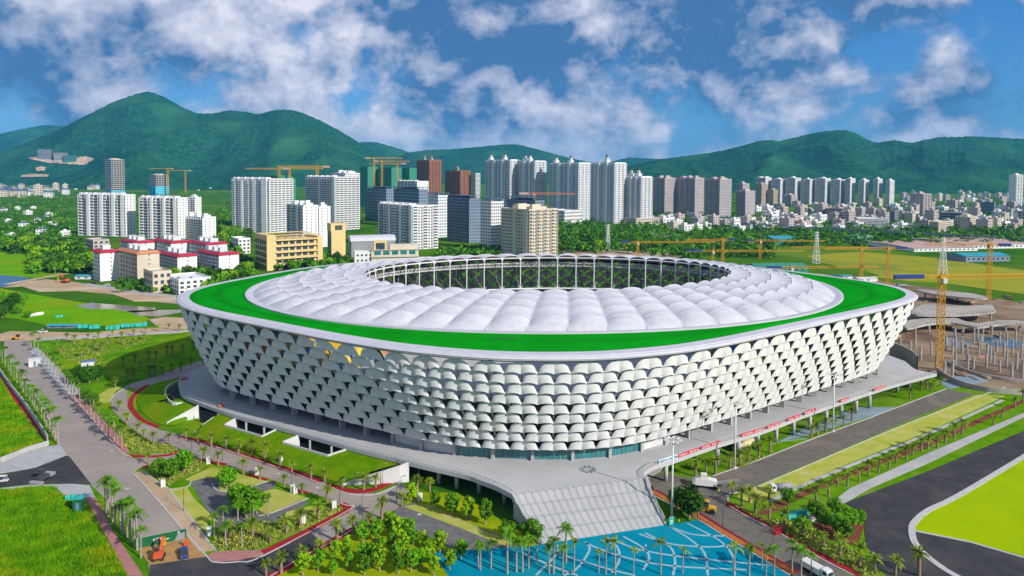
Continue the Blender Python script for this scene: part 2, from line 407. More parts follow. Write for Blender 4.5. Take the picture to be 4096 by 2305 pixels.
# rim cap: flat white kerb, rolled outer edge, dark soffit
prof = [(-.2, Z_RIM + .1), (0, Z_RIM + .28), (3.6, Z_RIM + .15), (3.7, Z_RIM - .02), (4.5, Z_RIM - .15), (4.9, Z_RIM - .55), (4.7, Z_RIM - 1.05), (3.6, Z_RIM - 1.3), (1.5, Z_RIM - 1.5)]
mb = MB(); rings = [ringpts(rim, d, z) for d, z in prof]
for a, b in zip(rings, rings[1:]): mb.strip(b, a, True)
spart('rim_cap', mb, 'cap', smooth=False)
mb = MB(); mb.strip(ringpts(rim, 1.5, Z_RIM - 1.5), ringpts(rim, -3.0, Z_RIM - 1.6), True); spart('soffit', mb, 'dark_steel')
# membrane ellipses
def ell(c, a, b, rot, th, z):
    th = np.atleast_1d(th); x = a * np.cos(th); y = b * np.sin(th); r = rad(rot)
    return np.stack([c[0] + x * math.cos(r) - y * math.sin(r), c[1] + x * math.sin(r) + y * math.cos(r), np.full(len(th), z)], 1)
Z_MO, Z_MI = 41.6, 47.0
def MO(th, s=0.0, z=Z_MO): return ell((15.3, 301), 122.0 + s, 89.6 + s, 5.6, th, z)
def MI(th, s=0.0, z=Z_MI): return ell((17.4, 302), 80.2 + s, 52.3 + s, 9.0, th, z)
# green roof ring, laid as lanes of sheeting between rim and membrane gutter
inner_phi = np.arctan2(*(MO(PHI, 3.0)[:, :2] - np.array([C0.x, C0.y])).T[::-1])
A = np.array(ringpts(rim, 0.0, Z_RIM + .2, inner_phi)); B = MO(PHI, 3.0, Z_MO - .2)
mb = MB()
NL = 6
for k in range(NL):
    f0, f1 = k / NL, (k + 1) / NL
    def lane(f): 
        p = A * (1 - f) + B * f; p[:, 2] += .35 * math.sin(math.pi * f); return [tuple(q) for q in p]
    mb.strip(lane(f0), lane(f1), True)
groof = spart('green_roof', mb, 'green_roof', smooth=True)
mb = MB()
def lane(f, dz=.05):
    p = A * (1 - f) + B * f; p[:, 2] += .35 * math.sin(math.pi * f) + dz; return [tuple(q) for q in p]
mb.strip(lane(.575), lane(.590), True)
spart('roof_seam', mb, 'green_seam', groof); groof.children[0].matrix_parent_inverse.identity()
# standing ribs of the sheeting on the near side
mb = MB()
for i in range(0, 1400):
    th = 2 * math.pi * i / 1400
    p1 = MO(np.array([th]), 3.4, Z_MO - .17)[0]; ph = math.atan2(p1[1] - C0.y, p1[0] - C0.x)
    p0 = rim(ph)[0]; p0 = np.array([p0[0], p0[1], Z_RIM + .24])
    m0 = (p0 * .5 + p1 * .5); m0[2] += .35
    for u, v in ((p0, m0), (m0, p1)):
        d = (v - u)[:2]; t = np.array([-d[1], d[0]]) / np.linalg.norm(d) * .05
        mb.add([(u[0] - t[0], u[1] - t[1], u[2]), (u[0] + t[0], u[1] + t[1], u[2]), (v[0] + t[0], v[1] + t[1], v[2]), (v[0] - t[0], v[1] - t[1], v[2])], [(0, 1, 2, 3)])
rb = spart('roof_rib', mb, 'green_roof', groof); rb['kind'] = 'stuff'
mb = MB()                      # dark louvre hatches in the green ring
for i in range(8):
    x = 1227 + i * 9.8
    a = G(x, 852.5, Z_RIM + .85); b = G(x + 8.6, 852.7, Z_RIM + .85)
    mb.bar(a, b, 1.5, .3)
spart('louvre_hatch', mb, 'green_seam', groof)
# gutter ring
mb = MB(); rr = [MO(PHI, s, z) for s, z in ((3.2, Z_MO - .3), (3.2, Z_MO + .25), (2.3, Z_MO + .3), (.6, Z_MO + .05), (-.8, Z_MO - .1))]
for a, b in zip(rr, rr[1:]): mb.strip([tuple(p) for p in b], [tuple(p) for p in a], True)
spart('membrane_gutter', mb, 'cap')
# membrane: 52 bays of five billowing panels each
NB, NP_ = 52, 5
memb = bpy.data.objects.new('membrane_roof', None); COL.objects.link(memb); memb.parent = stadium
def memb_pt(b, u, v):                      # b bay, u across, v outwards 0 -> inner 1
    th = 2 * math.pi * (b + u) / NB + .06
    to = th + .065 * math.sin(2 * th)
    o = MO(np.array([to]))[0]; i = MI(np.array([th]))[0]
    p = o * (1 - v) + i * v
    p[2] += 1.1 * math.sin(math.pi * v)          # slight lift along the cable
    w = 4 * u * (1 - u)
    k = v * NP_
    if k <= 1: a = math.sin(math.pi / 2 * k) ** .8
    else: a = 1 - .50 * (abs(math.sin(math.pi * k)) ** .7)
    p[2] += w ** .8 * a * (2.0 - .85 * v)
    return p
NU, NV = 8, 5
for b in range(NB):
    for k in range(NP_):
        vs, fs = [], []
        for j in range(NV + 1):
            for i in range(NU + 1):
                p = memb_pt(b, i / NU * .976 + .012, (k + j / NV) / NP_); vs.append((p[0] - C0.x, p[1] - C0.y, p[2]))
        for j in range(NV):
            for i in range(NU):
                q = j * (NU + 1) + i; fs.append((q, q + 1, q + NU + 2, q + NU + 1))
        me = mesh_np('membrane_panel', vs, fs, True); me.materials.append(MATS['membrane'])
        put('membrane_panel', me, memb)
for b in range(NB):
    mb = MB()
    for k in range(1, NP_ + 1):
        ar = [memb_pt(b, i / 8 * .976 + .012, k / NP_) for i in range(9)]
        for p, q in zip(ar, ar[1:]): mb.bar((p[0], p[1], p[2] + .03), (q[0], q[1], q[2] + .03), .16)
    spart('membrane_arch', mb, 'cap', memb)['kind'] = 'stuff'
    mb = MB(); pts = [memb_pt(b, 0, v) for v in np.linspace(0, 1, 9)]
    for p, q in zip(pts, pts[1:]): mb.bar((p[0], p[1], p[2] + .06), (q[0], q[1], q[2] + .06), .55, .25)
    spart('valley_cable', mb, 'cap', memb)
# inner ring, flying masts, lower ring, catwalk
ths = 2 * np.pi * np.arange(NB) / NB + .06
hi, lo = MI(ths, -.2, Z_MI - .2), MI(ths, -.2, 31.0)
mb = MB()
for i in range(NB):
    mb.tube(hi[i], hi[(i + 1) % NB], .3, n=6, cap=False)
spart('upper_tension_ring', mb, 'white_steel')
mb = MB()
for i in range(NB): mb.tube(lo[i], lo[(i + 1) % NB], .4, n=6, cap=False)
spart('lower_tension_ring', mb, 'white_steel')
for i in range(NB):
    mb = MB(); mb.tube(lo[i], hi[i], .26, n=8)
    d = Vector(C0) - Vector((lo[i][0], lo[i][1], 0)); d.normalize(); t = Vector((-d.y, d.x, 0))
    for s in (-1, 1): mb.bar(lo[i], Vector(lo[i]) + t * s * 1.3 + Vector((0, 0, 1.6)), .2)
    mb.obox(Vector(hi[i]) + Vector((0, 0, -.5)), t * .55, d * .35, (0, 0, .35))
    spart('flying_mast', mb, 'white_steel')
oc = np.array([MO(np.array([2 * math.pi * b / NB + .06 + .065 * math.sin(2 * (2 * math.pi * b / NB + .06))]), -2, 37.5)[0] for b in range(NB)])
for i in range(NB):
    mb = MB(); m0 = hi[i] * .52 + oc[i] * .48; m0[2] = 44.2; m1 = lo[i] * .52 + oc[i] * .48
    mb.tube(m0, m1, .14, n=6); mb.tube(lo[i], oc[i], .11, n=5, cap=False)
    spart('hanger_cable', mb, 'white_steel')
mb = MB(); n = 208; tt = 2 * np.pi * np.arange(n) / n
for s, z in ((3.5, 43.6), (3.5, 42.0), (5.3, 43.6), (5.3, 42.0)):
    p = MI(tt, s, z)
    for i in range(n): mb.bar(p[i], p[(i + 1) % n], .18)
pa, pb, pc, pd = MI(tt, 3.5, 43.6), MI(tt, 3.5, 42.0), MI(tt, 5.3, 43.6), MI(tt, 5.3, 42.0)
for i in range(n):
    mb.bar(pa[i], pb[(i + 1) % n], .14); mb.bar(pb[i], pa[i], .12); mb.bar(pc[i], pd[(i + 1) % n], .12); mb.bar(pb[i], pd[i], .12)
spart('catwalk_truss', mb, 'white_steel')['kind'] = 'stuff'
# facade surface
NU_F = 88; ROWS = 9; ZB, ZT = 10.2, Z_RIM - 1.9
def arc_param(fn, dr, n):
    ph = np.linspace(0, 2 * np.pi, 2001); p = np.array(ringpts(fn, dr, 0, ph)); s = np.r_[0, np.cumsum(np.linalg.norm(np.diff(p, axis=0), axis=1))]
    return lambda u: np.interp((np.asarray(u) % 1.0) * s[-1], s, ph)
uphi = arc_param(rim, 3.0, NU_F)
def FS(u, t):                               # u around 0..1, t bottom 0 -> top 1
    ph = float(uphi(u)); b = base(ph)[0]; r = rim(ph)[0]; d = np.array([math.cos(ph), math.sin(ph)])
    b = b + d * 3.2; r = r + d * 3.2
    p = b * (1 - t) + r * t + d * 1.0 * math.sin(math.pi * t)
    return Vector((p[0], p[1], ZB + (ZT - ZB) * t))
# one scallop scale: two billowing shells joined by a crease
def scale_mesh():
    vs, fs = [], []; nu, nv = 5, 3
    for side in (-1, 1):
        o = len(vs)
        for i in range(nu + 1):
            u = i / nu
            yt = (1 - (1 - u) ** 2) ** .5 if u else 0.0
            yb = .27 * math.sin(math.pi * u) ** .8 - .06 * u
            ob = .14 + .86 * math.sin(math.pi * min(u * .96 + .02, 1)) ** .7
            for j in range(nv + 1):
                v = j / nv; y = yb * (1 - v) + yt * v
                vs.append((side * (.5 - .5 * u) * .985, y, ob * (1 - v) ** .85))
        for i in range(nu):
            for j in range(nv):
                a = o + i * (nv + 1) + j; f = (a, a + nv + 1, a + nv + 2, a + 1)
                fs.append(f if side < 0 else f[::-1])
    me = mesh_np('facade_scale', vs, fs, True); me.materials.append(MATS['scale']); return me
SM = scale_mesh()
facade = bpy.data.objects.new('facade', None); COL.objects.link(facade); facade.parent = stadium
cand = []
for r in range(ROWS):
    t0 = r / ROWS
    for k in range(NU_F):
        u = (k + (.5 if r % 2 else 0)) / NU_F
        p = FS(u, t0); du = .5 / NU_F
        T = FS(u + du, t0 + .5 / ROWS) - FS(u - du, t0 + .5 / ROWS); Sv = (FS(u, min(t0 + 1.13 / ROWS, 1.0 + .01)) - p)
        Nn = T.cross(Sv).normalized() * 1.0
        M_ = Matrix(((T.x, Sv.x, Nn.x, p.x - C0.x), (T.y, Sv.y, Nn.y, p.y - C0.y), (T.z, Sv.z, Nn.z, p.z), (0, 0, 0, 1)))
        view = Vector((0, 0, CAM_H)) - p; face = Nn.normalized().dot(view.normalized())
        cand.append((face * T.length / view.length, M_, k + r))
cand.sort(key=lambda c: -c[0])
for a, M_, k in cand[:300]:
    o = put('facade_scale', SM, facade, M_)
mv = [tuple(v.co) for v in SM.vertices]; mf = [tuple(p.vertices) for p in SM.polygons]
mb = MB()
for a, M_, k in cand[300:]: mb.add([M_ @ Vector(v) for v in mv], mf)
o = mb.build('scale_cladding', 'scale', facade, True); o['kind'] = 'stuff'
# lattice behind the scales
mb = MB()
for k in range(NU_F):
    pts = [FS(k / NU_F, t) for t in np.linspace(0, 1, 5)]
    for i, (p, q) in enumerate(zip(pts, pts[1:])):
        dp = Vector((C0.x - p.x, C0.y - p.y, 0)).normalized() * .9
        mb.bar(p + dp, q + dp, .45)
for t in np.linspace(0, 1, ROWS + 1):
    ps = [FS(k / 176, t) for k in range(176)]
    for p, q in zip(ps, ps[1:] + ps[:1]):
        dp = Vector((C0.x - p.x, C0.y - p.y, 0)).normalized() * .7
        mb.bar(p + dp, q + dp, .22)
spart('facade_lattice', mb, 'grey_steel', facade)['kind'] = 'stuff'
# great V struts behind the facade and inner concourse wall
for k in range(44):
    mb = MB(); a = FS((k + .5) / 44, .02); b = FS((k + (1.0 if k % 2 else 0.0)) / 44, .98)
    for p in (a, b):
        d = Vector((C0.x - p.x, C0.y - p.y, 0)).normalized() * 3.0; p += d
    mb.tube(a, b, .55, n=8); spart('strut', mb, 'grey_steel')
mb = MB()
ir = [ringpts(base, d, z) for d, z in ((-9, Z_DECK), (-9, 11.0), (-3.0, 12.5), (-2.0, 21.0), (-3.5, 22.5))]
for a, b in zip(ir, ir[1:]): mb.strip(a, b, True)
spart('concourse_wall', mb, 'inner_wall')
m = mat('seats', (.70, .48, .03), (.04, .17, .42), .10, .7, c3=(.62, .16, .03), scale3=.06, lo=.46, hi=.52)
mb = MB(); fz = [(70, 45, 1.2), (88, 60, 8), (90, 62, 10.5)]
rr = [[tuple(p) for p in ell((17, 300), a, b, 8, PHI, z)] for a, b, z in fz]
phm = [math.atan2(p[1] - C0.y, p[0] - C0.x) for p in rr[-1]]
rr.append(ringpts(base, -3.5, 22.5, np.array(phm)))
for a, b in zip(rr, rr[1:]): mb.strip(a, b, True)
spart('seating_bowl', mb, 'seats')
mb = MB(); mb.add([tuple(p) for p in ell((17, 300), 70, 45, 8, PHI[::4], 1.2)], [tuple(range(NR // 4))]); spart('pitch', mb, 'lawn')
# skirt soffit under the scales, columns, ground-floor glazing
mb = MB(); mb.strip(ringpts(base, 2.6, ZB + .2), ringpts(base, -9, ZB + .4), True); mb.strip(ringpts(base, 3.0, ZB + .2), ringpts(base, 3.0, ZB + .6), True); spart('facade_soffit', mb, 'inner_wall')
for p in full_cols:
    d = Vector((p.x - C0.x, p.y - C0.y, 0)).normalized(); t = Vector((-d.y, d.x, 0))
    mb = MB(); mb.obox(Vector((p.x, p.y, (Z_DECK + ZB + .5) / 2)) + d * .3, d * 1.0, t * .45, (0, 0, (ZB + .5 - Z_DECK) / 2)); spart('column', mb, 'concrete')
gi = [i for i, p in enumerate(full_cols) if -40 < p.x < 50]
for i in gi[:-1]:
    a, b = full_cols[i], full_cols[i + 1]; d = (b - a); L = d.length; d.normalize(); nrm = Vector((-d.y, d.x, 0)) * -1
    mid = (a + b) / 2
    glass = -18 < mid.x < 36
    z0, z1 = Z_DECK + .05, ZB + .3
    if glass:
        n = 7
        for k in range(n):
            p = a + d * (.5 + (L - 1.0) * (k + .5) / n); mb = MB(); mb.obox(Vector((p.x, p.y, (z0 + z1) / 2)) + nrm * .35, d * ((L - 1.0) / n / 2 - .05), nrm * .04, (0, 0, (z1 - z0) / 2 - .05)); spart('glass_pane', mb, 'glass_teal')
        mb = MB()
        for k in range(n + 1):
            p = a + d * (.5 + (L - 1.0) * k / n); mb.bar(Vector((p.x, p.y, z0)) + nrm * .38, Vector((p.x, p.y, z1)) + nrm * .38, .1)
        for z in (z0 + .05, z1 - .05): mb.bar(Vector((a.x, a.y, z)) + nrm * .38, Vector((b.x, b.y, z)) + nrm * .38, .1)
        spart('glazing_frame', mb, 'grey_steel')
    else:
        mb = MB(); mb.obox(Vector((mid.x, mid.y, (z0 + z1) / 2)) + nrm * .2, d * (L / 2 - .5), nrm * .1, (0, 0, (z1 - z0) / 2)); spart('wall_panel', mb, 'white_wall')

# ================================================================== podium deck, stairs, berm
podium = empty('podium', 'pale concrete deck around the stadium on round piers', 'podium', (0, 0, 0))
dl = GG(wST([(640, 660), (600, 635), (560, 615), (450, 562), (300, 505), (150, 452)]) + wDC([(250, 1165), (0, 1103)]) + wDL([(2250, 1085), (1900, 1000), (1430, 868), (1160, 792), (900, 722), (740, 680), (520, 612), (280, 522), (130, 452), (88, 360), (95, 300), (150, 240), (250, 190), (350, 150)]), Z_DECK)
dr_ = GG(wSR([(1230, 1065), (1380, 1120), (1450, 1180), (1490, 1205), (1600, 1228), (1700, 1243), (1165, 1388)]) + wDR([(1900, 618), (1400, 808), (950, 945), (530, 1090), (340, 1150), (250, 1190), (190, 1240)]) + wST([(1950, 455), (1960, 495)]), Z_DECK)
left_edge = smooth_poly(dl, 4); right_edge = dr_[:6] + smooth_poly(dr_[5:], 4)[1:]
outline = left_edge + [Vector((-75, 330, 6)), Vector((-20, 372, 6)), Vector((60, 385, 6)), Vector((130, 362, 6))] + right_edge
mb = MB(); mb.prism([(p.x, p.y) for p in outline], Z_DECK - 1.25, Z_DECK, True)
o = mb.build('deck_slab', 'deck', podium)
bm = bmesh.new(); bm.from_mesh(o.data); bmesh.ops.triangulate(bm, faces=[f for f in bm.faces if len(f.verts) > 4]); bm.to_mesh(o.data); bm.free()
for q in wDR([(410, 1320), (930, 1150), (1140, 1070), (1335, 995), (1520, 930), (1695, 860), (1860, 805), (2025, 745), (2175, 690), (2325, 640), (2460, 585)]) + wSR([(1300, 1430), (1420, 1385), (1540, 1345)]):
    p = G(*q); mb = MB(); mb.tube((p.x, p.y, 0), (p.x, p.y, Z_DECK - 1.2), .62, n=16); mb.build('pier', 'concrete', podium, True)
for q in wST([(290, 690), (548, 790), (60, 640)]) + wDC([(380, 1390), (790, 1449)]) :
    p = G(*q); mb = MB(); mb.tube((p.x, p.y + 3, 0), (p.x, p.y + 3, Z_DECK - 1.2), .6, n=12); mb.build('pier', 'concrete', podium, True)
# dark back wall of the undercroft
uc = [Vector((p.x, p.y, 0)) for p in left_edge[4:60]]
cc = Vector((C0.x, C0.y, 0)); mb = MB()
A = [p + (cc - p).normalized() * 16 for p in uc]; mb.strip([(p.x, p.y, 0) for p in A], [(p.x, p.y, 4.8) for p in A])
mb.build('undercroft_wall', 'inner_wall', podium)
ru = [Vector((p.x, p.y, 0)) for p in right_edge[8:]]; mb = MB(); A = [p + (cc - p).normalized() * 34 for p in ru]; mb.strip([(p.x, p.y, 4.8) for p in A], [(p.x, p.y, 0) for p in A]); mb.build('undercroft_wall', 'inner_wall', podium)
# railings
def railing(name, label, pts, zf=None, step=1.6):
    pts = resample([Vector(p) for p in pts], step)
    t = empty(name, label, 'railing', tuple(pts[0]))
    o = pts[0]; mb = MB()
    for p in pts: mb.bar(p - o, p - o + Vector((0, 0, 1.1)), .07)
    for p, q in zip(pts, pts[1:]):
        for h in (.35, .72): mb.bar(p - o + Vector((0, 0, h)), q - o + Vector((0, 0, h)), .04)
    mb.build('post_and_rail', 'rail', t)['kind'] = 'stuff'
    mb = MB()
    for p, q in zip(pts, pts[1:]): mb.bar(p - o + Vector((0, 0, 1.12)), q - o + Vector((0, 0, 1.12)), .12)
    mb.build('handrail', 'rail', t)
    return t
ins = [p + (cc + Vector((0, 0, 6)) - p).normalized() * .35 for p in left_edge]
railing('deck_railing', 'thin grey railing along the curved deck edge above the sloping lawn', ins)
ins_r = [p + (cc + Vector((0, 0, 6)) - p).normalized() * .35 for p in right_edge[5:]]
railing('deck_railing', 'thin grey railing carrying red banners along the straight deck edge', ins_r)
# grand staircase
stair = empty('grand_staircase', 'wide pale grand staircase with handrails descending to the blue plaza', 'staircase', (0, 0, 0))
L0, L1, L2 = G(*wST([(640, 660)])[0], 6), G(*wST([(765, 885)])[0], 3), G(*wST([(915, 1155)])[0], 0)
R0, R1, R2 = G(*wST([(1960, 495)])[0], 6), G(*wST([(2045, 735)])[0], 3), G(*wST([(2165, 965)])[0], 0)
def quad3(a, m, b, s): return a * (2 * (s - .5) * (s - 1)) + m * (-4 * s * (s - 1)) + b * (2 * s * (s - .5))
def SL(s): p = quad3(L0, L1, L2, s); return Vector((p.x, p.y, 0))
def SR(s): p = quad3(R0, R1, R2, s); return Vector((p.x, p.y, 0))
NFL, NST, LAND = 4, 10, 3.5
tot = NFL * NST + (NFL - 1) * LAND; rise = 6.0 / (NFL * NST); g = 0.0; z = 6.0
flights = []
for f in range(NFL):
    g0, z0 = g, z
    for k in range(NST):
        z -= rise
        w = 1 + (LAND if (k == NST - 1 and f < NFL - 1) else 0)
        a, b, c, d = SL(g / tot), SR(g / tot), SR((g + w) / tot), SL((g + w) / tot)
        if z > .02:
            mb = MB(); mb.prism([(p.x, p.y) for p in (a, b, c, d)], -.1, z); mb.build('step', 'deck', stair)
        g += w
    flights.append((g0, z0, g0 + NST, z))
for g0, z0, g1, z1 in flights:
    for j in range(18):
        q = (j + .6) / 18.2
        a = SL(g0 / tot).lerp(SR(g0 / tot), q); b = SL(g1 / tot).lerp(SR(g1 / tot), q); a.z, b.z = z0, z1 + .02
        mb = MB(); up = Vector((0, 0, 1.0))
        mb.bar(a, a + up, .06); mb.bar(b, b + up * .95, .06); mb.bar(a + up, b + up * .95, .06); mb.bar(a + up * .5, b + up * .48, .04)
        mb.build('handrail', 'rail', stair)
def zst(s):
    for g0, z0, g1, z1 in flights:
        if s * tot <= g0: return z0
        if s * tot <= g1: return z0 + (z1 - z0) * (s * tot - g0) / (g1 - g0)
    return 0.0
for nm, fn, sg in (('side_wall', SL, -1), ('side_wall', SR, 1)):
    mb = MB(); ss = np.linspace(0, 1, 28); P_ = [fn(s) for s in ss]; nn = normals2d(P_)
    out = [p - k * (.35 * sg) * (1 if sg > 0 else 1) for p, k in zip(P_, nn)]
    nn2 = [k if (k.dot(SR(.5) - SL(.5)) * sg > 0) else -k for k in nn]
    I = [(p.x, p.y, zst(s) + .45) for p, s in zip(P_, ss)]; O = [(p.x + k.x * .45, p.y + k.y * .45, zst(s) + .45) for p, k, s in zip(P_, nn2, ss)]
    mb.strip(I, O); mb.strip([(x, y, max(-.1, z - 1.7)) for x, y, z in O], O); mb.strip(I, [(x, y, max(-.1, z - 1.7)) for x, y, z in I])
    mb.build(nm, 'blue_fascia', stair)
    mb = MB(); Q = resample([Vector(O[i]) for i in range(len(O))], 1.8)
    for p in Q: mb.bar(p, p + Vector((0, 0, .95)), .07)
    for p, q in zip(Q, Q[1:]):
        for h in (.5, .95): mb.bar(p + Vector((0, 0, h)), q + Vector((0, 0, h)), .08)
    mb.build('side_railing', 'rail', stair)

# ================================================================== roads, lawns, pavements (each sheet a little above the one below)
def zone(name, pts, z, m, label, sm=0): return area(name, pts, z, m, 'structure', label, sm)
zone('lawn', q3([(0, 360), (150, 250), (900, 180), (1300, 300), (1500, 700), (2100, 1000), (2700, 1300), (2700, 1460), (0, 1460)]), .02, 'rough_grass', 'grassed ground under the roads and verges near the stadium')
zone('asphalt_road', q3([(20, 270), (145, 262), (220, 400), (330, 505), (425, 615), (530, 735), (610, 825), (680, 862), (760, 842), (890, 802), (905, 850), (700, 905), (672, 935), (760, 1030), (855, 1140), (945, 1245), (1020, 1330), (1060, 1380), (1200, 1378), (1320, 1345), (1760, 1115), (1720, 1085), (1560, 1030), (1340, 955), (1150, 895), (1010, 870), (890, 800),
     (760, 770), (640, 690), (570, 620), (552, 560), (600, 515), (660, 482), (800, 440), (1010, 365), (1030, 400), (900, 450), (740, 500), (690, 530), (655, 570), (655, 615), (705, 668), (800, 714), (920, 742), (1100, 792), (1300, 855), (1500, 928), (1700, 1008), (1780, 1036), (1900, 1032), (2010, 985), (2080, 1000), (2000, 1110), (1870, 1165), (1650, 1295), (1380, 1449), (1300, 1475), (760, 1475),
     (748, 1400), (735, 1285), (560, 1090), (450, 985), (345, 860), (300, 790), (240, 650), (165, 520), (85, 400), (20, 330)]), .06, 'asphalt', 'grey asphalt road with ring road branches beside the stadium')
zone('asphalt_apron', q3([(0, 940), (180, 905), (330, 845), (350, 850), (460, 990), (360, 985), (150, 990), (0, 1005)]), .09, 'asphalt_new', 'fresh black asphalt of the side road at the junction')
zone('asphalt_apron', q3([(755, 1392), (1045, 1350), (1075, 1382), (1320, 1352), (1560, 1230), (1640, 1295), (1380, 1449), (1300, 1475), (745, 1475)]), .09, 'asphalt_new', 'darker asphalt of the bottom road')
zone('pavement', q3([(0, 935), (0, 870), (230, 800), (300, 790), (335, 840), (320, 850), (180, 905)]), .14, 'concrete', 'pale concrete corner pavement by the boundary wall')
zone('pavement', q3([(0, 1010), (150, 993), (360, 988), (450, 995), (480, 1060), (400, 1060), (330, 1045), (150, 1020)]), .14, 'concrete', 'pale concrete corner pavement below the side road')
zone('site_yard', q3([(680, 1300), (745, 1290), (935, 1248), (1015, 1330), (1045, 1352), (755, 1395)]), .13, 'ochre', 'dusty yard in front of the green hoarding')
zone('path', q3([(675, 935), (720, 920), (850, 1010), (1060, 1290), (1085, 1320), (1000, 1330), (930, 1238)]), .15, 'dirt', 'bare sandy strip beside the road')
zone('path', q3([(430, 1060), (480, 1055), (560, 1210), (720, 1449), (640, 1449), (560, 1300), (470, 1130)]), .15, 'pink_paving', 'pink brick footpath under the palms')
zone('path', q3([(340, 540), (400, 540), (620, 770), (655, 835), (600, 830), (480, 690)]), .15, 'pink_paving', 'pink brick footpath under the palms beside the parking')
zone('path', q3([(150, 320), (190, 300), (420, 540), (350, 545), (260, 450)]), .15, 'concrete', 'grey footpath beside the road near the white hut')
zone('path', q3([(1045, 1350), (1075, 1330), (1320, 1320), (1330, 1342), (1190, 1374), (1075, 1378)]), .16, 'pink_paving', 'pink paved corner at the bottom road')
zone('path', q3([(0, 400), (25, 470), (250, 765), (235, 780), (0, 480)]), .14, 'red_paving', 'dark red strip along the boundary wall')
# parking area
zone('parking', q3([(945, 960), (1060, 950), (1240, 1000), (1390, 970), (1385, 1000), (1310, 1040), (1560, 1080), (1380, 1180), (1100, 1210), (1050, 1130)]), .10, 'dark_paver', 'dark paved parking lane')
zone('parking_bay', q3([(838, 1015), (940, 1000), (975, 1060), (1100, 1180), (1040, 1165), (1050, 1230), (960, 1180)]), .13, 'grass_paver', 'yellow-green grass paver bay beside the sandy strip')
zone('parking_bay', q3([(930, 965), (1060, 905), (1130, 910), (1090, 960), (1040, 955), (960, 975)]), .13, 'grass_paver', 'small yellow-green grass paver bay near the red kerb')
zone('parking_bay', q3([(1100, 1000), (1185, 935), (1350, 975), (1250, 1010), (1170, 1030), (1110, 1025)]), .13, 'grass_paver', 'grass paver island round the small round tree')
zone('parking_bay', q3([(1250, 1045), (1380, 1012), (1540, 1055), (1330, 1150), (1300, 1120)]), .13, 'grass_paver', 'grass paver bay between the two parking lanes')
zone('parking_bay', q3([(1440, 1130), (1560, 1100), (1640, 1110), (1500, 1190), (1420, 1175)]), .13, 'grass_paver', 'grass paver bay by the white cabinets')
zone('parking_bay', q3([(495, 540), (545, 508), (625, 492), (580, 520), (555, 575), (500, 580)]), .09, 'grass_paver', 'grass paver patch beside the ring road bend')
zone('soil_bed', q3([(1135, 1270), (1240, 1225), (1330, 1245), (1270, 1300), (1160, 1305)]), .14, 'soil_red', 'dark red soil bed under the palms')
zone('planting_strip', q3([(1090, 1250), (1200, 1190), (1380, 1180), (1560, 1130), (1690, 1085), (1740, 1112), (1520, 1220), (1310, 1310), (1100, 1330), (1060, 1290)]), .11, 'shrub', 'shrubby planting strip inside the red kerb')
zone('planting_strip', q3([(740, 900), (890, 870), (1040, 875), (1010, 920), (900, 960), (850, 1000), (760, 930)]), .11, 'shrub', 'shrubby planting island at the road fork')
zone('planting_strip', q3([(560, 690), (640, 700), (760, 775), (890, 810), (870, 835), (700, 840), (620, 790)]), .11, 'shrub', 'shrubby planting strip between the road and the ring road')
zone('planting_strip', q3([(640, 500), (700, 510), (650, 560), (655, 620), (760, 690), (820, 710), (700, 680), (640, 600)]), .11, 'shrub', 'curved planting strip round the lawn mound')
# red kerb strips
for i, (pts, w) in enumerate([(q3([(910, 752), (1100, 800), (1300, 865), (1500, 935), (1620, 978)]), 2.2), (q3([(1640, 990), (1760, 1022), (1870, 1018), (1960, 980), (2005, 962)]), 2.4), (q3([(645, 845), (760, 850), (860, 840), (885, 820)]), 1.6), (q3([(715, 905), (800, 885), (960, 870), (1080, 880), (1140, 892)]), 1.4),
     (q3([(1320, 1335), (1500, 1250), (1690, 1150), (1750, 1112), (1715, 1088)]), 2.2), (q3([(1350, 1462), (1500, 1375), (1680, 1270), (1870, 1168)]), 2.0), (q3([(745, 490), (690, 525), (660, 565), (662, 610), (715, 665), (800, 702)]), 1.8), (q3([(1240, 940), (1330, 965), (1340, 968)]), 1.2), (q3([(1460, 1010), (1550, 1035)]), 1.2),
     (q4([(1085, 1085), (1180, 1140), (1350, 1225), (1560, 1350), (1760, 1449)]), 2.0)]):
    tag(ribbon('red_strip', pts, w, 0, .17, 'red_paving'), 'red paved strip %s' % ('along the sloping lawn', 'round the lawn corner', 'at the fork by the pink footpath', 'round the planting island', 'around the parking island', 'along the orchard', 'round the lawn mound', 'short piece by the white cabinet', 'short piece at the parking exit', 'along the dark access road')[i])
for pts, w in [(q4([(700, 1025), (900, 1130), (1080, 1240), (1420, 1440)]), 1.5)]:
    tag(ribbon('orange_strip', pts, w, 0, .17, 'orange_paving'), 'orange paved strip between blue plaza and dark road')
tag(ribbon('red_strip', q4([(725, 1020), (925, 1124), (1105, 1234), (1445, 1434)]), .6, 0, .21, 'red_paving'), 'narrow red line beside the orange strip')
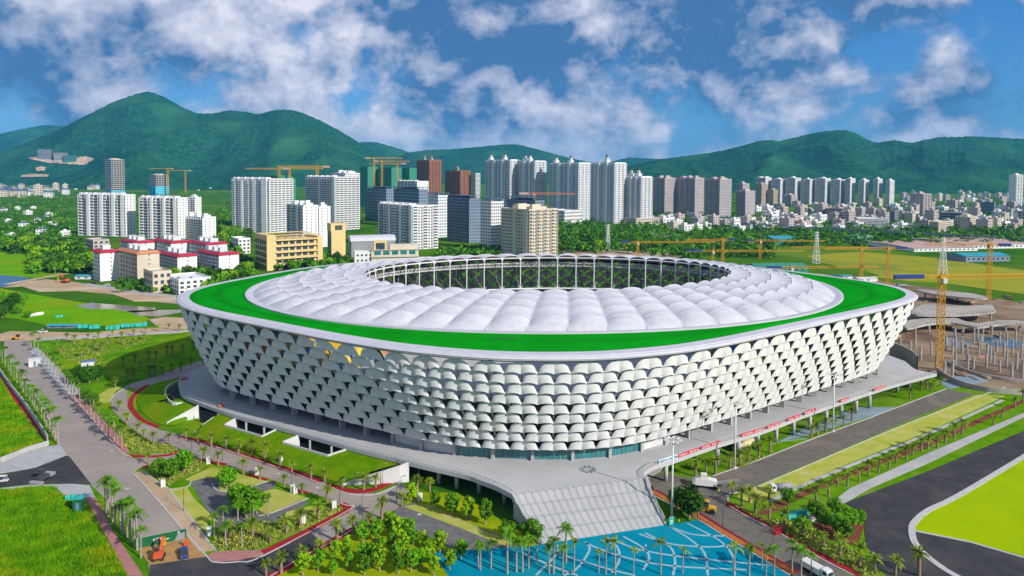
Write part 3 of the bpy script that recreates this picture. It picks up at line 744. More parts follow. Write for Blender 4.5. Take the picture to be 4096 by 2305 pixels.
# kerbs
kerbs = [q3([(150, 285), (220, 402), (330, 507), (425, 617), (530, 737), (600, 820), (660, 852)]), q3([(672, 935), (760, 1032), (855, 1142), (945, 1247), (1040, 1352), (1080, 1382), (1200, 1380), (1325, 1350), (1760, 1118), (1750, 1098), (1690, 1082)]),
         q3([(908, 758), (1100, 806), (1300, 872), (1500, 942), (1700, 1020), (1790, 1042), (1900, 1038), (2010, 990)]), q3([(1340, 1468), (1500, 1368), (1660, 1285), (1870, 1162)]), q3([(720, 920), (850, 1012), (945, 1000), (960, 975)]), q3([(850, 1012), (1060, 1290), (1090, 1325)]),
         q3([(1068, 985), (1085, 1015), (1150, 1028), (1240, 1012), (1340, 975)]), q3([(1300, 1150), (1380, 1130), (1550, 1060)]), q3([(552, 575), (570, 545), (640, 495)]), q3([(20, 330), (85, 402), (165, 522), (240, 652), (300, 792)]),
         q4([(1010, 948), (1260, 860), (1500, 765), (1800, 655), (2185, 508)]), q4([(1170, 1030), (1500, 890), (2000, 680), (2480, 500)]), q4([(1085, 1080), (1090, 1050), (1110, 1035), (1170, 1030)]), q4([(1095, 1098), (1180, 1150), (1340, 1232), (1545, 1358), (1720, 1449)]), q4([(690, 1035), (890, 1140), (1070, 1250), (1400, 1449)])]
for i, k in enumerate(kerbs): ribbon('kerb', k, .35, 0, .19, 'kerb')
# right side: access road, grass paver, verge, training track
zone('lawn', q4([(700, 950), (1010, 800), (2300, 420), (2650, 520), (2650, 1460), (1500, 1460), (900, 1180)]), .02, 'lawn', 'green verge between the deck and the training track')
zone('access_road', q4([(1010, 950), (1500, 768), (2180, 512), (2330, 535), (2000, 665), (1500, 880), (1170, 1020), (1095, 1045), (1085, 1090), (1340, 1230), (1560, 1360), (1720, 1465), (1440, 1465), (1300, 1375), (1080, 1245), (900, 1130), (720, 1030), (690, 960), (740, 930), (900, 960)]), .07, 'asphalt_brown', 'dark access road running beside the deck')
zone('grass_paver_strip', q4([(1130, 1050), (1170, 1032), (1500, 892), (2000, 680), (2340, 538), (2480, 545), (2100, 720), (1700, 880), (1450, 990), (1300, 1060), (1200, 1085)]), .10, 'grass_paver', 'broad yellow-green grass paver strip')
ribbon('path', q4([(1290, 1080), (1450, 1000), (1700, 895), (2100, 732), (2470, 565)]), 1.2, 0, .14, 'concrete')
zone('soil_bed', q4([(1230, 1145), (1260, 1110), (1450, 1030), (1700, 925), (2100, 765), (2576, 560), (2576, 580), (2100, 795), (1700, 955), (1480, 1045), (1300, 1140)]), .12, 'soil_red', 'long reddish soil bed under the row of palms')
zone('soil_bed', q4([(1480, 1190), (1640, 1165), (1770, 1200), (1740, 1300), (1600, 1270), (1500, 1230)]), .12, 'soil_red', 'reddish soil bed round the staked young trees')
zone('planting_strip', q4([(1100, 1090), (1230, 1150), (1480, 1200), (1600, 1290), (1750, 1330), (1850, 1449), (1770, 1449), (1560, 1345), (1180, 1135)]), .11, 'shrub', 'shrubby slope between the red kerb and the training track')
zone('training_track', q4([(1670, 1085), (2100, 920), (2576, 720), (2700, 670), (2700, 1500), (1950, 1500), (1830, 1400), (1780, 1290), (1770, 1200), (1780, 1140)]), .08, 'asphalt_new', 'broad dark asphalt of the training track')
zone('apron_strip', q4([(1595, 1090), (1700, 1010), (2100, 830), (2576, 630), (2576, 650), (2100, 880), (1800, 1010), (1672, 1085)]), .11, 'plaza_grey', 'pale concrete apron beside the training track')
bpy.data.objects['apron_strip'].data.materials[0] = MATS['concrete']
zone('training_infield', q4([(2030, 1222), (2035, 1190), (2100, 1130), (2250, 1060), (2576, 858), (2800, 720), (2800, 1480), (2576, 1352), (2300, 1275)]), .12, 'lawn_bright', 'vivid lime green infield of the training track')
ribbon('kerb', q4([(2700, 770), (2576, 850), (2250, 1045), (2100, 1118), (2030, 1175), (2012, 1215), (2025, 1280), (2080, 1345), (2180, 1420), (2280, 1475)]), 1.6, 0, .2, 'kerb')
ribbon('kerb', q4([(2028, 1225), (2300, 1280), (2576, 1360), (2700, 1400)]), .7, 0, .22, 'kerb', sm=0)
# blue plaza and its pale arcs
zone('plaza', q4([(-400, 1330), (100, 1300), (800, 1190), (930, 1170), (1070, 1250), (1400, 1449), (1440, 1480), (-300, 1480)]), .09, 'plaza_blue', 'blue plaza with pale curved lines at the foot of the stairs')
for pts in ([(230, 1295), (225, 1340), (120, 1449)], [(370, 1280), (390, 1320), (330, 1410), (260, 1449)], [(445, 1270), (525, 1300), (540, 1370), (500, 1440)], [(560, 1252), (660, 1310), (690, 1360), (660, 1420)], [(670, 1235), (790, 1300), (820, 1370), (810, 1449)], [(790, 1200), (900, 1270), (970, 1340), (985, 1449)], [(880, 1185), (1040, 1270), (1110, 1350), (1120, 1449)],
            [(165, 1305), (300, 1360), (500, 1420), (620, 1449)], [(370, 1285), (540, 1350), (800, 1400), (1180, 1420)], [(480, 1260), (650, 1320), (900, 1360), (1330, 1400)], [(640, 1240), (800, 1290), (1000, 1305), (1140, 1290)], [(790, 1200), (900, 1240), (1040, 1250), (1080, 1245)], [(60, 1340), (200, 1400), (330, 1449)]):
    ribbon('plaza_line', q4(pts), .55, .06, .115, 'plaza_line', sm=6)
for pts in ([(1330, 780), (1420, 760), (1880, 625), (1960, 600), (1750, 600), (1500, 690)], [(2150, 470), (2300, 430), (2400, 470), (2200, 510)]):
    zone('paved_court', q4(pts), .05, 'plaza_grey', 'blue-grey paving beside the deck piers')
zone('undercroft_floor', q4([(690, 1010), (760, 900), (1000, 820), (1500, 620), (2100, 440), (2000, 420), (1400, 560), (600, 860)]), .045, 'concrete', 'shaded concrete floor under the deck')
for pts in ([(1330, 775), (1480, 760)], [(1400, 735), (1500, 765)], [(1300, 790), (1450, 735)], [(1700, 640), (1880, 622)], [(1740, 610), (1850, 632)]):
    ribbon('paving_line', q4(pts), .35, .04, .075, 'plaza_line', sm=0)
# orchard lawn and lane at the bottom
zone('orchard_lawn', q3([(1380, 1455), (1880, 1168), (2000, 1240), (2300, 1320), (2450, 1400), (2560, 1480), (1300, 1480)]), .05, 'orchard_grass', 'yellow-green orchard lawn with young trees')
zone('orchard_lawn', q3([(2030, 1100), (2080, 1030), (2300, 1030), (2576, 1200), (2720, 1290), (2650, 1330), (2400, 1230), (2130, 1130)]), .05, 'orchard_grass', 'lawn with young trees below the curved deck')
zone('paved_lane', q3([(1980, 1110), (2080, 1080), (2330, 1170), (2576, 1270), (2800, 1360), (2850, 1449), (2576, 1400), (2250, 1300), (2000, 1170)]), .055, 'dark_paver', 'grey paved lane below the curved deck')
zone('paved_lane', q3([(2330, 1300), (2576, 1370), (2800, 1449), (2850, 1500), (2650, 1480), (2450, 1390)]), .065, 'pink_paving', 'pinkish paved lane behind the bottom palms')
zone('paver_bay', q3([(2030, 1100), (2150, 1085), (2350, 1180), (2570, 1280), (2540, 1300), (2330, 1215)]), .075, 'grass_paver', 'pale grass paver strip beside the paved lane')

# ------------------------------------------------------------------ sloping lawn (berm) with light wells
bot = smooth_poly(GG(wDL([(235, 855), (330, 905), (560, 985), (760, 1045), (1000, 1125), (1300, 1215), (1560, 1295), (1735, 1338)]), .25), 4)
topw = smooth_poly(GG(wDL([(500, 640), (720, 700), (900, 750), (1160, 825), (1430, 905), (1900, 1035), (2150, 1100), (2340, 1140)]), 4.6), 4)
def along(pl, s):
    L = [0.0]
    for a, b in zip(pl, pl[1:]): L.append(L[-1] + (b - a).length)
    t = s * L[-1]
    for i in range(len(pl) - 1):
        if t <= L[i + 1]: return pl[i].lerp(pl[i + 1], (t - L[i]) / max(L[i + 1] - L[i], 1e-6))
    return pl[-1].copy()
berm = empty('sloping_lawn', 'sloping green lawn rising from the ring road to the deck', 'lawn', tuple(bot[0]))
bo = Vector(bot[0])
def BP(s, t, dz=0.0):
    p = along(bot, s).lerp(along(topw, s), t); p.z += .5 * math.sin(math.pi * t) + dz; return p
wells = [(.115, .36, .60, 1.0), (.49, .745, .60, 1.0)]
ss = sorted(set([round(i / 30, 4) for i in range(31)] + [w[0] for w in wells] + [w[1] for w in wells])); tt_ = [0, .15, .3, .45, .60, .8, 1.0]
mb = MB()
for a, b in zip(ss, ss[1:]):
    for c, d in zip(tt_, tt_[1:]):
        if any(w[0] - 1e-4 <= a and b <= w[1] + 1e-4 and c >= w[2] - 1e-4 for w in wells): continue
        mb.add([BP(a, c) - bo, BP(b, c) - bo, BP(b, d) - bo, BP(a, d) - bo], [(0, 1, 2, 3)])
mb.build('turf', 'berm_lawn', berm)
for w in wells:
    cs = [BP(w[0], w[2]), BP(w[1], w[2]), BP(w[1], 1.0), BP(w[0], 1.0)]
    mb = MB()
    for i, (p, q) in enumerate(zip(cs, cs[1:] + cs[:1])):
        if i == 2: continue
        n_ = Vector(((q - p).y, -(q - p).x, 0)).normalized() * .3
        tp, tq = p.z + .55, q.z + .55
        vs = [(p.x, p.y, 0), (q.x, q.y, 0), (q.x, q.y, tq), (p.x, p.y, tp)]; vs += [(x + n_.x, y + n_.y, z) for x, y, z in vs]
        mb.add([Vector(v) - bo for v in vs], [(0, 1, 2, 3), (7, 6, 5, 4), (3, 2, 6, 7), (0, 3, 7, 4), (1, 5, 6, 2)])
    mb.build('well_wall', 'white_wall', berm)
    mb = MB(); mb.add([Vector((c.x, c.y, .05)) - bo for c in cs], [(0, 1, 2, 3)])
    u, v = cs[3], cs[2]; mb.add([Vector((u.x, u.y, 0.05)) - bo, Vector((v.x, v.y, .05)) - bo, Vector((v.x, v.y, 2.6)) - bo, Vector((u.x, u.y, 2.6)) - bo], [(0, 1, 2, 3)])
    mb.build('well_shade', 'painted_shade', berm)  # floor and back sheet coloured near black as the well's inner shade
    mb = MB()
    for f in (.3, .75):
        p = cs[3].lerp(cs[2], f) - (cs[3] - cs[0]).normalized() * 1.2; mb.tube(Vector((p.x, p.y, 0)) - bo, Vector((p.x, p.y, 4.7)) - bo, .35, n=10)
    mb.build('well_column', 'concrete', berm)
# end walls
def wedge(pts_top, parent, name='retaining_wall', th=.45, m='white_wall'):
    mb = MB(); p = [Vector(q) for q in pts_top]; nn = normals2d(p)
    A = p; B = [q + k * th for q, k in zip(p, nn)]
    mb.strip([q - bo for q in A], [q - bo for q in B]); mb.strip([Vector((q.x, q.y, 0)) - bo for q in A], [q - bo for q in A]); mb.strip([q - bo for q in B], [Vector((q.x, q.y, 0)) - bo for q in B])
    return mb.build(name, m, parent)
wedge([G(*wDL([(2405, 1128)])[0], 5.9), G(*wDL([(2310, 1165)])[0], 5.2), G(*wDL([(1742, 1345)])[0], .6)], berm)
wedge([G(*wDL([(505, 625)])[0], 5.0), G(*wDL([(325, 750)])[0], .8)], berm)
wedge([G(*wDL([(295, 550)])[0], 5.0), G(*wDL([(0, 712)])[0], 1.2), G(*wDL([(-30, 735)])[0], .8)], berm)
mb = MB(); a, b = G(*wDL([(300, 600)])[0], 4.6), G(*wDL([(480, 650)])[0], 4.6); mb.add([Vector((a.x, a.y, 0)) - bo, Vector((b.x, b.y, 0)) - bo, b - bo, a - bo], [(0, 1, 2, 3)]); mb.build('tunnel_mouth_shade', 'painted_shade', berm)  # flat near-black sheet painted as the shade in the tunnel opening
# left mound
mb = MB(); rim_m = smooth_poly(GG(wDL([(295, 552), (130, 470), (90, 440), (20, 470)]) + q3([(830, 560), (920, 470)]), 4.4), 3)
base_m = smooth_poly(GG(q3([(960, 650), (905, 685), (820, 690), (740, 650), (690, 590), (690, 545), (730, 505), (810, 470), (900, 455)]), .25), 3)
mound = empty('lawn_mound', 'rounded green lawn mound at the tip of the deck', 'lawn', tuple(base_m[0])); mo = Vector(base_m[0])
n = 24
for i in range(n):
    for j in range(4):
        q = [along(base_m, (i + di) / n).lerp(along(rim_m, (i + di) / n), (j + dj) / 4) for di, dj in ((0, 0), (1, 0), (1, 1), (0, 1))]
        mb.add([p - mo for p in q], [(0, 1, 2, 3)])
mb.build('turf', 'berm_lawn', mound)
bo = mo
wedge(smooth_poly(GG(q3([(920, 575), (865, 575), (830, 540), (835, 500), (880, 470), (915, 460)]), 4.0), 3), mound, 'well_wall')
mb = MB(); w = GG(q3([(915, 545), (870, 560), (842, 530), (848, 505), (890, 480), (905, 500)]), 4.3); mb.add([p - mo for p in w], [tuple(range(len(w)))]); mb.build('well_shade', 'painted_shade', mound)  # near-black sheet laid high in the well, its deep shade as colour

# ------------------------------------------------------------------ light masts, banners, signs
def light_mast(px, py, label, h=20.3):
    p = G(px, py); t = empty('light_mast', label, 'light mast', tuple(p), 0, 'tall floodlight masts')
    mb = MB(); mb.tube((0, 0, 0), (0, 0, h), .30, .16, 12); mb.build('pole', 'white_steel', t, True)
    mb = MB(); mb.tube((0, 0, 0), (0, 0, .5), .6, .55, 12); mb.build('base', 'white_steel', t)
    mb = MB()
    for k in range(10):
        a = 2 * math.pi * k / 10; mb.bar((0, 0, h - .6), (1.6 * math.cos(a), 1.6 * math.sin(a), h + .2), .09)
        mb.bar((1.6 * math.cos(a), 1.6 * math.sin(a), h + .2), (1.6 * math.cos(a + .63), 1.6 * math.sin(a + .63), h + .2), .09)
    mb.build('head_ring', 'white_steel', t)
    for k in range(10):
        a = 2 * math.pi * k / 10; mb = MB(); d = Vector((math.cos(a), math.sin(a), 0)); mb.obox(d * 2.0 + Vector((0, 0, h + .25)), d * .42 + Vector((0, 0, .1)), Vector((-d.y, d.x, 0)) * .28, (0, 0, .09)); mb.build('floodlight', 'white_steel', t)
light_mast(1690.0, 1304, 'tall white floodlight mast beside the foot of the grand staircase', 20.6)
light_mast(1848.2, 1179, 'tall white floodlight mast between staircase and lawn strip, middle of the three')
light_mast(2095.5, 1086.5, 'tall white floodlight mast farthest along the access road, by the blue-grey paving')
mat('banner_red', (.62, .02, .055), (.54, .02, .05), .8, .6); mat('banner_white', (.62, .70, .72), None, rough=.6); mat('ink_blue', (.03, .26, .40), None, rough=.6); mat('ink_white', (.78, .74, .72), None, rough=.6)
glyph = random.Random(5)
def banner(x0, x1, y0, y1, m, ink, label, n):
    a, b = G(*wDR([(x0, y0)])[0], 6.05), G(*wDR([(x1, y1)])[0], 6.05)
    off = (Vector((a.x, a.y, 0)) - cc).normalized() * .12
    a, b = a + off, b + off; d = (b - a); L = d.length; d.normalize(); nrm = Vector((d.y, -d.x, 0))
    if nrm.y > 0: nrm = -nrm
    t = empty('banner', label, 'banner', tuple(a), 0, 'banners on the deck railing')
    mb = MB()
    k = 8
    for i in range(k):
        s0, s1 = i / k, (i + 1) / k; o0, o1 = nrm * .03 * math.sin(7 * s0), nrm * .03 * math.sin(7 * s1)
        vs = [d * L * s0 + o0, d * L * s1 + o1, d * L * s1 + o1 + Vector((0, 0, 1.12)), d * L * s0 + o0 + Vector((0, 0, 1.12))]
        vs += [v - nrm * .02 for v in vs]; mb.add(vs, [(0, 1, 2, 3), (7, 6, 5, 4), (3, 2, 6, 7), (0, 4, 5, 1)])
    mb.build('cloth', m, t)
    mb = MB(); w = L / (n + 1)
    for i in range(n):
        if n > 8 and i == n // 2: continue
        c = d * (w * (i + 1)) + nrm * .09 + Vector((0, 0, .56)); h = .33; q = w * .36
        for s in range(glyph.choice((4, 5, 6))):
            if glyph.random() < .55: yy = glyph.uniform(-h, h); mb.obox(c + Vector((0, 0, yy)), d * q * glyph.uniform(.6, 1), nrm * .01, (0, 0, .05))
            else: xx = glyph.uniform(-q, q) * .8; mb.obox(c + d * xx, d * .06, nrm * .011, (0, 0, h * glyph.uniform(.6, 1)))
    mb.build('lettering', ink, t)
banner(340, 528, 1146, 1086, 'banner_white', 'ink_blue', 'white banner with blue lettering at the curved end of the railing', 15)
for i, (x0, x1, y0, y1, n, wd) in enumerate([(532, 735, 1086, 1014, 13, 'first red banner with white lettering, next to the white one'), (765, 955, 1004, 942, 13, 'second red banner with white lettering from the white one'), (1170, 1385, 876, 812, 14, 'third red banner with white lettering from the white one'), (1425, 1560, 798, 748, 10, 'fourth red banner with white lettering from the white one'),
      (1630, 1755, 722, 676, 10, 'fifth red banner with white lettering from the white one'), (1800, 1930, 658, 606, 10, 'sixth red banner with white lettering from the white one'), (2165, 2250, 530, 500, 7, 'seventh red banner with white lettering from the white one'), (2500, 2610, 418, 378, 8, 'last red banner with white lettering, nearest the deck corner')]):
    banner(x0, x1, y0, y1, 'banner_red', 'ink_white', wd, n)

# ================================================================== hills
def hill(name, label, pts, yr, yf, yb, seed, spur=.22, nx=200, m='forest'):
    xs = np.array([p[0] for p in pts], float); ys = np.array([p[1] for p in pts], float)
    px = np.linspace(xs[0], xs[-1], nx); py = np.interp(px, xs, ys)
    k = np.array([.25, .5, .25]); py[1:-1] = np.convolve(py, k, 'valid')
    fr = list(np.linspace(0, 1, 44)) + [1.12, 1.35, 1.7, 2.0]
    V, Fc = [], []; o = Vector((seed * 13.7, seed * 5.1, 0))
    hx = G(float(px[nx // 2]), 437, 0)
    for i in range(nx):
        u = (px[i] - 1288) / F_PX
        d = yr + 260 * noise.noise(Vector((px[i] / 160., seed, 0)))
        zr = max(top_z((u * d, d), py[i]), 1.0) + 7 * noise.noise(Vector((px[i] / 9., seed, 3)))
        for s in fr:
            if s <= 1:
                Y = yf + (d - yf) * s; X = u * Y
                base_ = s ** 1.15
                rg = 1 - abs(noise.fractal(Vector((X / 950., Y / 1200., 0)) + o, 1.1, 2.1, 3)) * 1.7
                rg2 = noise.fractal(Vector((X / 90., Y / 120., 2)) + o, .9, 2, 3)
                env = math.sin(math.pi * min(s, 1)) ** .8
                z = zr * base_ + zr * spur * env * (rg - .55) + 13.0 * env * rg2
            else:
                Y = d + (yb - d) * (s - 1); X = u * Y; z = zr * max(0, 1 - (s - 1) * 1.05)
            V.append((X, Y, max(z, -2.0) if s > .0 else -3))
    nf = len(fr)
    for i in range(nx - 1):
        for j in range(nf - 1):
            a = i * nf + j; Fc.append((a, a + nf, a + nf + 1, a + 1))
    me = mesh_np(name, V, Fc, True); me.materials.append(MATS[m])
    return tag(put(name, me), label, None, None, 'structure')
HILLS = []
HILLS.append(hill('hills', 'steep forested mountain with a pointed peak', [(-260, 470), (-120, 420), (0, 385), (60, 362), (130, 336), (210, 296), (290, 256), (345, 237), (375, 230), (400, 237), (430, 251), (460, 270), (500, 286), (540, 285), (575, 278), (610, 280), (650, 288), (690, 277), (735, 276), (770, 287), (810, 305), (850, 326), (890, 350), (920, 371), (950, 390), (985, 408), (1040, 428), (1100, 445)], 5600, 4250, 7400, 1, .30, 300))
HILLS.append(hill('hills', 'low forested foothill in front of the pointed mountain', [(150, 470), (205, 440), (250, 412), (300, 386), (345, 375), (390, 385), (430, 408), (480, 438), (540, 458), (620, 470), (700, 478)], 4250, 3450, 5200, 2, .25, 120))
hill('hills', 'long forested ridge behind the low-rise town', [(1480, 445), (1540, 428), (1590, 416), (1650, 403), (1720, 393), (1780, 385), (1820, 378), (1860, 368), (1905, 355), (1930, 352), (1960, 355), (2000, 345), (2050, 333), (2090, 328), (2120, 327), (2150, 335), (2175, 350), (2200, 360), (2225, 355), (2250, 353), (2290, 360), (2320, 352), (2360, 345), (2400, 345), (2440, 343), (2500, 346), (2576, 350), (2700, 352), (2850, 372), (3000, 400)], 5300, 3500, 7000, 3, .34, 300)
hill('hills', 'distant blue ridge between the two mountains', [(840, 430), (905, 415), (985, 402), (1030, 383), (1080, 377), (1130, 376), (1200, 370), (1260, 364), (1300, 363), (1330, 370), (1380, 384), (1430, 397), (1500, 412), (1560, 425)], 7600, 6000, 9000, 4, .22, 90)
hill('hills', 'far blue ridge peeping out behind the pointed mountain', [(760, 400), (850, 375), (905, 358), (940, 357), (985, 368), (1030, 384), (1100, 405)], 8200, 7200, 9500, 5, .2, 50)
hill('hills', 'far blue ridge at the edge behind the pointed mountain', [(-300, 360), (-150, 345), (0, 338), (70, 322), (120, 314), (170, 318), (230, 330), (300, 350), (420, 400)], 8800, 7600, 10500, 6, .2, 60)
hill('hills', 'small far blue hill beside the white spired towers', [(1470, 425), (1510, 412), (1545, 405), (1580, 396), (1620, 398), (1660, 400), (1700, 396), (1760, 400), (1820, 415)], 8600, 7600, 9900, 7, .2, 50)

from mathutils.bvhtree import BVHTree
BV = [BVHTree.FromPolygons([tuple(v.co) for v in h.data.vertices], [tuple(p.vertices) for p in h.data.polygons]) for h in HILLS]
def on_hill(px, py):                       # the point of the hillside seen at this place of the picture
    d = Vector(G(px, YH + 400, 0)); u, v = px - 1288.0, py - YC
    ur = u * math.cos(ROLL) + v * math.sin(ROLL); vr = -u * math.sin(ROLL) + v * math.cos(ROLL)
    d = Vector((ur / F_PX, math.cos(PITCH) - vr / F_PX * math.sin(PITCH), -math.sin(PITCH) - vr / F_PX * math.cos(PITCH))).normalized(); best = None
    for b in BV:
        h = b.ray_cast(Vector((0, 0, CAM_H)), d, 12000)
        if h[0] is not None and (best is None or h[3] < best[1]): best = (h[0], h[3])
    return best[0] if best else None
def scar(label, pts, m='dirt', n=14):
    xs = [p[0] for p in pts]; ys = [p[1] for p in pts]; mb = MB()
    def inside(x, y):
        r = False; j = len(pts) - 1
        for i in range(len(pts)):
            if (pts[i][1] > y) != (pts[j][1] > y) and x < (pts[j][0] - pts[i][0]) * (y - pts[i][1]) / (pts[j][1] - pts[i][1]) + pts[i][0]: r = not r
            j = i
        return r
    gx = np.linspace(min(xs), max(xs), n * 3); gy = np.linspace(min(ys), max(ys), n); gr = {}
    for i, x in enumerate(gx):
        for j, y in enumerate(gy):
            p = on_hill(x, y)
            if p is not None: gr[i, j] = p + Vector((0, -4, 7))
    for i in range(len(gx) - 1):
        for j in range(n - 1):
            q = [(i, j), (i, j + 1), (i + 1, j + 1), (i + 1, j)]
            if all(k in gr for k in q) and inside((gx[i] + gx[i + 1]) / 2, (gy[j] + gy[j + 1]) / 2): mb.add([gr[k] for k in q], [(0, 1, 2, 3)])
    if mb.v: tag(mb.build('earth_scar', m, None, True), label, None, None, 'structure')
scar('bare orange earth terraces cut into the forested hillside', wCA([(280, 185), (420, 180), (520, 215), (700, 200), (870, 172), (955, 205), (850, 262), (700, 252), (480, 238), (330, 208)]))
scar('small bare earth patch on the lower hillside', wCA([(360, 290), (420, 276), (470, 285), (450, 318), (370, 322)]))
scar('bare earth strip above the villa estate', wCA([(220, 365), (330, 352), (500, 358), (480, 380), (300, 385), (215, 385)]))
# ================================================================== outlying ground: fields, water, bare soil
zone('field', wCE([(215, 545), (520, 522), (800, 545), (1000, 560), (1240, 600), (1456, 625), (1700, 660), (1700, 800), (1456, 765), (1000, 700), (800, 690), (560, 660), (480, 620), (300, 585)]), .06, 'field', 'yellow-green rice fields beyond the construction site')
zone('field', wCE([(260, 600), (500, 610), (640, 660), (500, 665), (300, 640)]), .09, 'country', 'darker rough patch of the fields')
zone('meadow', wL([(0, 75), (180, 110), (420, 150), (700, 190), (850, 250), (800, 285), (500, 290), (260, 285), (100, 250), (0, 240)]), .06, 'meadow', 'bright green meadow with shallow pools')
zone('meadow', wCA([(-200, 1130), (250, 1120), (330, 1170), (480, 1230), (620, 1320), (600, 1380), (300, 1390), (0, 1360), (-200, 1350)]), .06, 'meadow', 'bright green field beside the blue pond')
zone('pond', wCA([(-300, 1370), (0, 1362), (200, 1375), (330, 1390), (200, 1430), (60, 1475), (-300, 1500)]), .09, 'water', 'blue pond at the edge of the green field')
zone('pool', wL([(430, 178), (520, 158), (620, 168), (760, 178), (880, 185), (890, 205), (760, 215), (640, 195), (520, 195)]), .09, 'water_mud', 'muddy shallow pool in the meadow')
zone('pool', wL([(720, 205), (900, 200), (1040, 198), (1040, 210), (900, 235), (780, 232)]), .09, 'water_mud', 'shallow pool beside the stadium rim')
zone('dirt_bank', wL([(20, 70), (180, 35), (260, 25), (420, 40), (560, 62), (760, 85), (1000, 118), (1010, 165), (860, 150), (760, 150), (640, 110), (420, 90), (220, 95), (120, 65)]), .11, 'dirt', 'bare orange earth bank beside the village road')
zone('dirt_bank', wL([(850, 255), (930, 240), (1050, 245), (1080, 290), (1060, 310), (900, 300)]), .10, 'dirt', 'bare sandy patch by the stadium')
ribbon('dirt_road', wCA([(60, 1455), (260, 1420), (520, 1370), (740, 1330)]), 7, 0, .14, 'dirt', sm=4)
ribbon('concrete_road', wL([(480, 52), (700, 85), (860, 112), (1010, 122)]), 6, 0, .16, 'concrete', sm=3)
zone('dirt_yard', wL([(0, 335), (60, 320), (300, 325), (520, 330), (760, 305), (1000, 300), (1040, 330), (760, 345), (420, 370), (180, 372), (0, 375)]), .07, 'dirt', 'sandy working yard at the end of the palm road')
ribbon('concrete_road', wL([(200, 372), (420, 355), (760, 340), (1080, 318)]), 5, 0, .12, 'concrete', sm=3)
zone('construction_yard', wSR([(1150, 1100), (1330, 700), (1450, 520), (1480, 420), (1250, 370), (1100, 330), (900, 300), (700, 285), (500, 250), (480, 235), (900, 270), (1250, 335), (1700, 385), (2200, 470), (2700, 560), (2900, 700), (2900, 1500), (2500, 1460), (2200, 1430), (1980, 1390), (1830, 1330), (1710, 1250), (1490, 1210)]), .035, 'mud', 'brown muddy construction yard behind the deck corner')
zone('pool', wSR([(1750, 870), (1900, 850), (2050, 900), (2060, 960), (1900, 985), (1800, 960)]), .05, 'water_mud', 'muddy water standing on the construction yard')
zone('pool', wSR([(2050, 870), (2400, 880), (2576, 940), (2500, 990), (2200, 960)]), .055, 'water', 'bluish water standing between the concrete columns')
zone('dirt_bank', wCE([(100, 640), (300, 650), (560, 690), (700, 715), (560, 700), (200, 665)]), .075, 'dirt', 'sandy haul road behind the green roof edge')
zone('dirt_bank', wCC([(1380, 1090), (1700, 1110), (2100, 1120), (2576, 1145), (2576, 1180), (1900, 1190), (1400, 1170)]), .08, 'dirt', 'sandy ground behind the stadium opening')
ribbon('city_road', wCC([(1360, 1010), (1500, 1040), (1850, 1085), (2200, 1095), (2600, 1110)]), 9, 0, .1, 'asphalt', sm=3)
zone('pond', wCC([(2270, 935), (2400, 925), (2500, 950), (2450, 975), (2300, 975)]), .06, 'water_mud', 'grey-green pond among the trees')
zone('earth_scar', wCA([(280, 190), (420, 185), (520, 215), (700, 205), (870, 175), (950, 205), (850, 255), (700, 250), (480, 235), (330, 205)]), .05, 'dirt', 'earth scar on the hillside') if False else None

# ================================================================== city
mat('wall_white', (.76, .76, .76), (.70, .70, .71), .06, .7, rand=.05); mat('wall_cream', (.62, .55, .44), (.56, .49, .39), .06, .75, rand=.04)
mat('wall_pink', (.50, .42, .40), (.44, .37, .36), .05, .75, rand=.05); mat('wall_beige', (.48, .38, .27), (.42, .33, .24), .05, .75); mat('wall_brown', (.33, .135, .075), (.27, .11, .06), .05, .75)
mat('wall_blue', (.22, .27, .34), (.18, .22, .29), .05, .7); mat('wall_grey', (.30, .31, .33), (.25, .26, .28), .05, .75); mat('wall_yellow', (.70, .54, .25), (.64, .49, .22), .08, .75)
mat('pane', (.035, .05, .075), (.07, .09, .12), .22, .18, spec=.6); mat('pane_blue', (.03, .09, .17), (.05, .13, .22), .2, .15, spec=.6); mat('pane_brown', (.09, .05, .035), (.13, .075, .05), .2, .3)
mat('roof_grey', (.26, .27, .29), (.20, .21, .23), .1, .85); mat('roof_red', (.42, .018, .05), (.36, .02, .045), .2, .7); mat('roof_orange', (.60, .22, .10), (.52, .19, .09), .2, .75); mat('roof_blue', (.055, .10, .17), (.07, .13, .20), .2, .6); mat('roof_teal', (.03, .27, .36), (.04, .32, .40), .1, .6); mat('roof_pink', (.52, .34, .29), (.46, .30, .26), .05, .8)
mat('net_green', (.03, .20, .13), (.05, .27, .18), .3, .8); mat('hoard_cyan', (.01, .38, .58), (.015, .43, .64), .1, .6); mat('roof_dark', (.05, .055, .065), None, rough=.6)
CITY = 'apartment towers behind the stadium'
